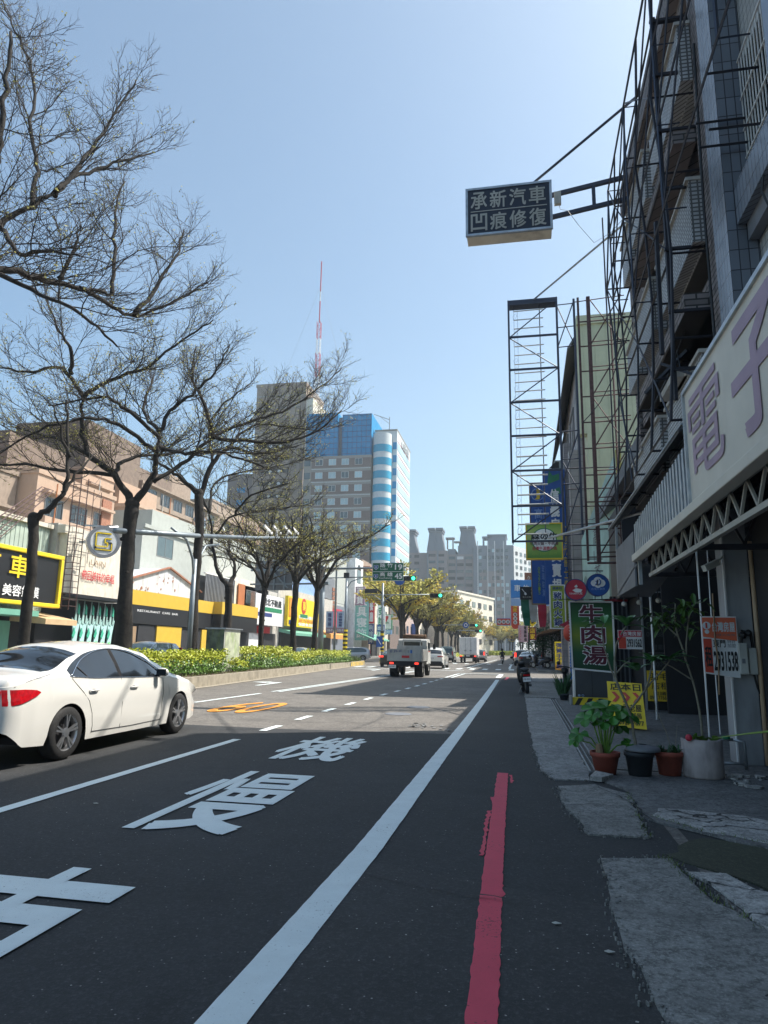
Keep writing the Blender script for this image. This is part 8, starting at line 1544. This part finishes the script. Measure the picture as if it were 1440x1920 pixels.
t = thing('potted_plant', 'small red-brown pot with low weeds and a thin bare twig, third from the left', 'potted plant', (1.63, 8.98, .03)); pot(t, 1.63, 8.98, .155, .12, .26, 'terracotta'); m = MB(); [leafshape(m, (1.63+r_.uniform(-.12, .12), 8.98+r_.uniform(-.1, .1), .27), (r_.uniform(-1, 1), r_.uniform(-1, 1), r_.uniform(.4, 2)), r_.uniform(.06, .16), .02, r_) for _ in range(90)]; m.build('leaves', M['leaf_dark'], t); m = MB(); seg3(m, smoothline([(1.66, 8.98, .28), (1.62, 8.98, .5), (1.52, 8.98, .75), (1.5, 8.97, 1.0)], r_, .004, 3), .006, .003); seg3(m, smoothline([(1.7, 8.98, .28), (1.72, 8.98, .45), (1.74, 8.98, .6)], r_, .004, 3), .005, .002); m.build('stem', M['stem'], t)
t = thing('potted_plant', 'large pale grey cylindrical planter with a slim leafy tree, rightmost of the pots', 'potted plant', (2.0, 8.95, .03)); m = MB(); m.lathe([(0, .03), (.215, .03), (.22, .05), (.222, .44), (.2, .45), (.2, .4), (0, .4)], (1.99, 8.95, 0), 32); m.build('planter', mat('planter_concrete', (.38, .33, .32), .8, var=.2, scale=5, dirt=.4), t, smooth=True)
sm, lf = pluck(t, None, [(2.0, 8.95, .4), (1.98, 8.95, .9), (1.88, 8.95, 1.35), (1.78, 8.95, 1.75), (1.8, 8.95, 2.0)], 8, 2, .012, .12, .05, branches=([(1.88, 8.95, 1.35), (1.92, 8.95, 1.7), (2.0, 8.95, 1.98), (2.12, 8.95, 2.02)], [(1.82, 8.95, 1.6), (1.62, 8.95, 1.8), (1.5, 8.95, 1.85)], [(1.95, 8.95, 1.1), (1.72, 8.95, 1.25), (1.62, 8.95, 1.3)]))
for ct, n_ in (((1.72, 8.95, 1.82), 34), ((1.95, 8.95, 1.98), 30), ((1.55, 8.95, 1.82), 16), ((1.85, 8.95, 1.75), 16)):
    for k in range(n_): leafshape(lf, (ct[0]+r_.gauss(0, .11), ct[1]+r_.gauss(0, .1), ct[2]+r_.gauss(0, .055)), (r_.uniform(-1, 1), r_.uniform(-1, 1), r_.uniform(-.5, .3)), .11, .055, r_, .5)
sm.build('stem', M['stem'], t, smooth=True); lf.build('leaves', mat('leaf_shade', (.05, .11, .015), .5, var=.4), t); m = MB(); [leafshape(m, (1.99+r_.uniform(-.15, .15), 8.9, .42), (r_.uniform(-1, 1), r_.uniform(-1, .3), r_.uniform(.3, 1.5)), .15, .07, r_) for _ in range(12)]; m.build('leaves', M['leaf_mid'], t); m = MB(); m.ball((1.82, 8.78, .47), .04, 8); m.build('blossom', M['crimson'], t)
t = thing('leaf_spray', 'single long bright green blade leaf entering at the right edge', 'plant', (1.9, 4.9, 0)); m = MB(); leafshape(m, (2.1, 4.9, .98), (-1, .05, -.05), .93, .085, r_, .06, .12, 14); m.build('leaf', M['leaf_bright'], t); m = MB(); m.tube([(2.1, 4.9, .0), (2.16, 4.9, .6), (2.08, 4.9, .98)], .012, 6); m.build('stem', M['leaf_mid'], t)
t = thing('potted_plant', 'dark cactus-like shrub cluster left of the grey cabinet', 'potted plant', (1.15, 21.6, .03)); pot(t, 1.12, 21.7, .14, .1, .18, 'black_pot'); m = MB()
for k in range(46): a = r_.uniform(0, 6.28); q = r_.uniform(.05, .28); h_ = r_.uniform(.25, .85); leafshape(m, (1.1+q*math.cos(a)*.5, 21.7+q*math.sin(a)*.5, .15), (math.cos(a)*.35, math.sin(a)*.35, 1), h_, .06, r_, .1, .3)
m.build('leaves', M['leaf_dark'], t)
s = thing('motorcycle_handlebar', 'dark handlebar and mirrors of a machine parked behind the shrub', 'scooter', (1.2, 22.5, .03)); m = MB(); m.tube([(.95, 22.4, .95), (1.2, 22.5, .98), (1.45, 22.4, .93)], .02, 6); m.ball((1.02, 22.4, 1.08), .06, 8); m.ball((1.2, 22.5, .85), .12, 8, (1, 1, .9)); m.tube([(1.2, 22.6, .05), (1.2, 22.5, .9)], .05, 6); m.build('handlebar', M['black'], s)
m = MB(); m.lathe([(.15, -.05), (.24, -.05), (.26, 0), (.24, .05), (.15, .05)], (1.2, 22.6, .29), 20, 'x'); m.build('wheel', M['rubber'], s)
s = thing('rubble', 'crusty broken pieces of concrete beside the pale planter', 'rubble', (2.3, 8.5, .03)); m = MB()
for k in range(26): x, y = r_.uniform(2.2, 2.8), r_.uniform(8.2, 9.2); q = r_.uniform(.02, .07); m.prism([(x+q*math.cos(a)*r_.uniform(.6, 1.3), y+q*math.sin(a)*r_.uniform(.6, 1.3), .03) for a in (0, 1.3, 2.5, 3.9, 5.1)], (0, 0, q*.4))
m.build('chips', M['slab_white'], s)
s = thing('stone', 'pale broken kerb stone left of the terracotta pot', 'stone', (.72, 8.5, .02)); m = MB(); m.prism([(.68, 8.35, .02), (.8, 8.3, .02), (.95, 8.55, .02), (.78, 8.75, .02)], (0, 0, .05)); m.build('stone', M['slab_white'], s)
for k, (x, y, lb) in enumerate(((.13, 4.05, 'pale fallen leaf on the asphalt left of the concrete patch'), (.36, 3.75, 'narrow pale leaf at the edge of the rough concrete patch'), (-3.75, 5.9, 'white scrap of litter left of the lane line in the shade'))):
    m = MB(); m.prism([(x-.02, y, .02), (x, y-.015, .02), (x+.03, y, .02), (x, y+.018, .02)], (0, 0, .003)); tag(m.build('litter', M['utility'], loc=(x, y, .02)), lb, 'litter')
# hide the lettering source
bpy.data.objects.remove(_fo)
# ================================================================ haze
m = MB(); m.box(-130, 60, -20, 420, -1.0, 145)
hz = bpy.data.materials.new('haze'); hz.use_nodes = True; n = hz.node_tree.nodes; n.clear()
pv = n.new('ShaderNodeVolumePrincipled'); pv.inputs['Color'].default_value = (.82, .93, 1, 1); pv.inputs['Density'].default_value = .0006; pv.inputs['Anisotropy'].default_value = .2
ou = n.new('ShaderNodeOutputMaterial'); hz.node_tree.links.new(pv.outputs[0], ou.inputs['Volume'])
tag(m.build('haze', hz), kind='stuff')
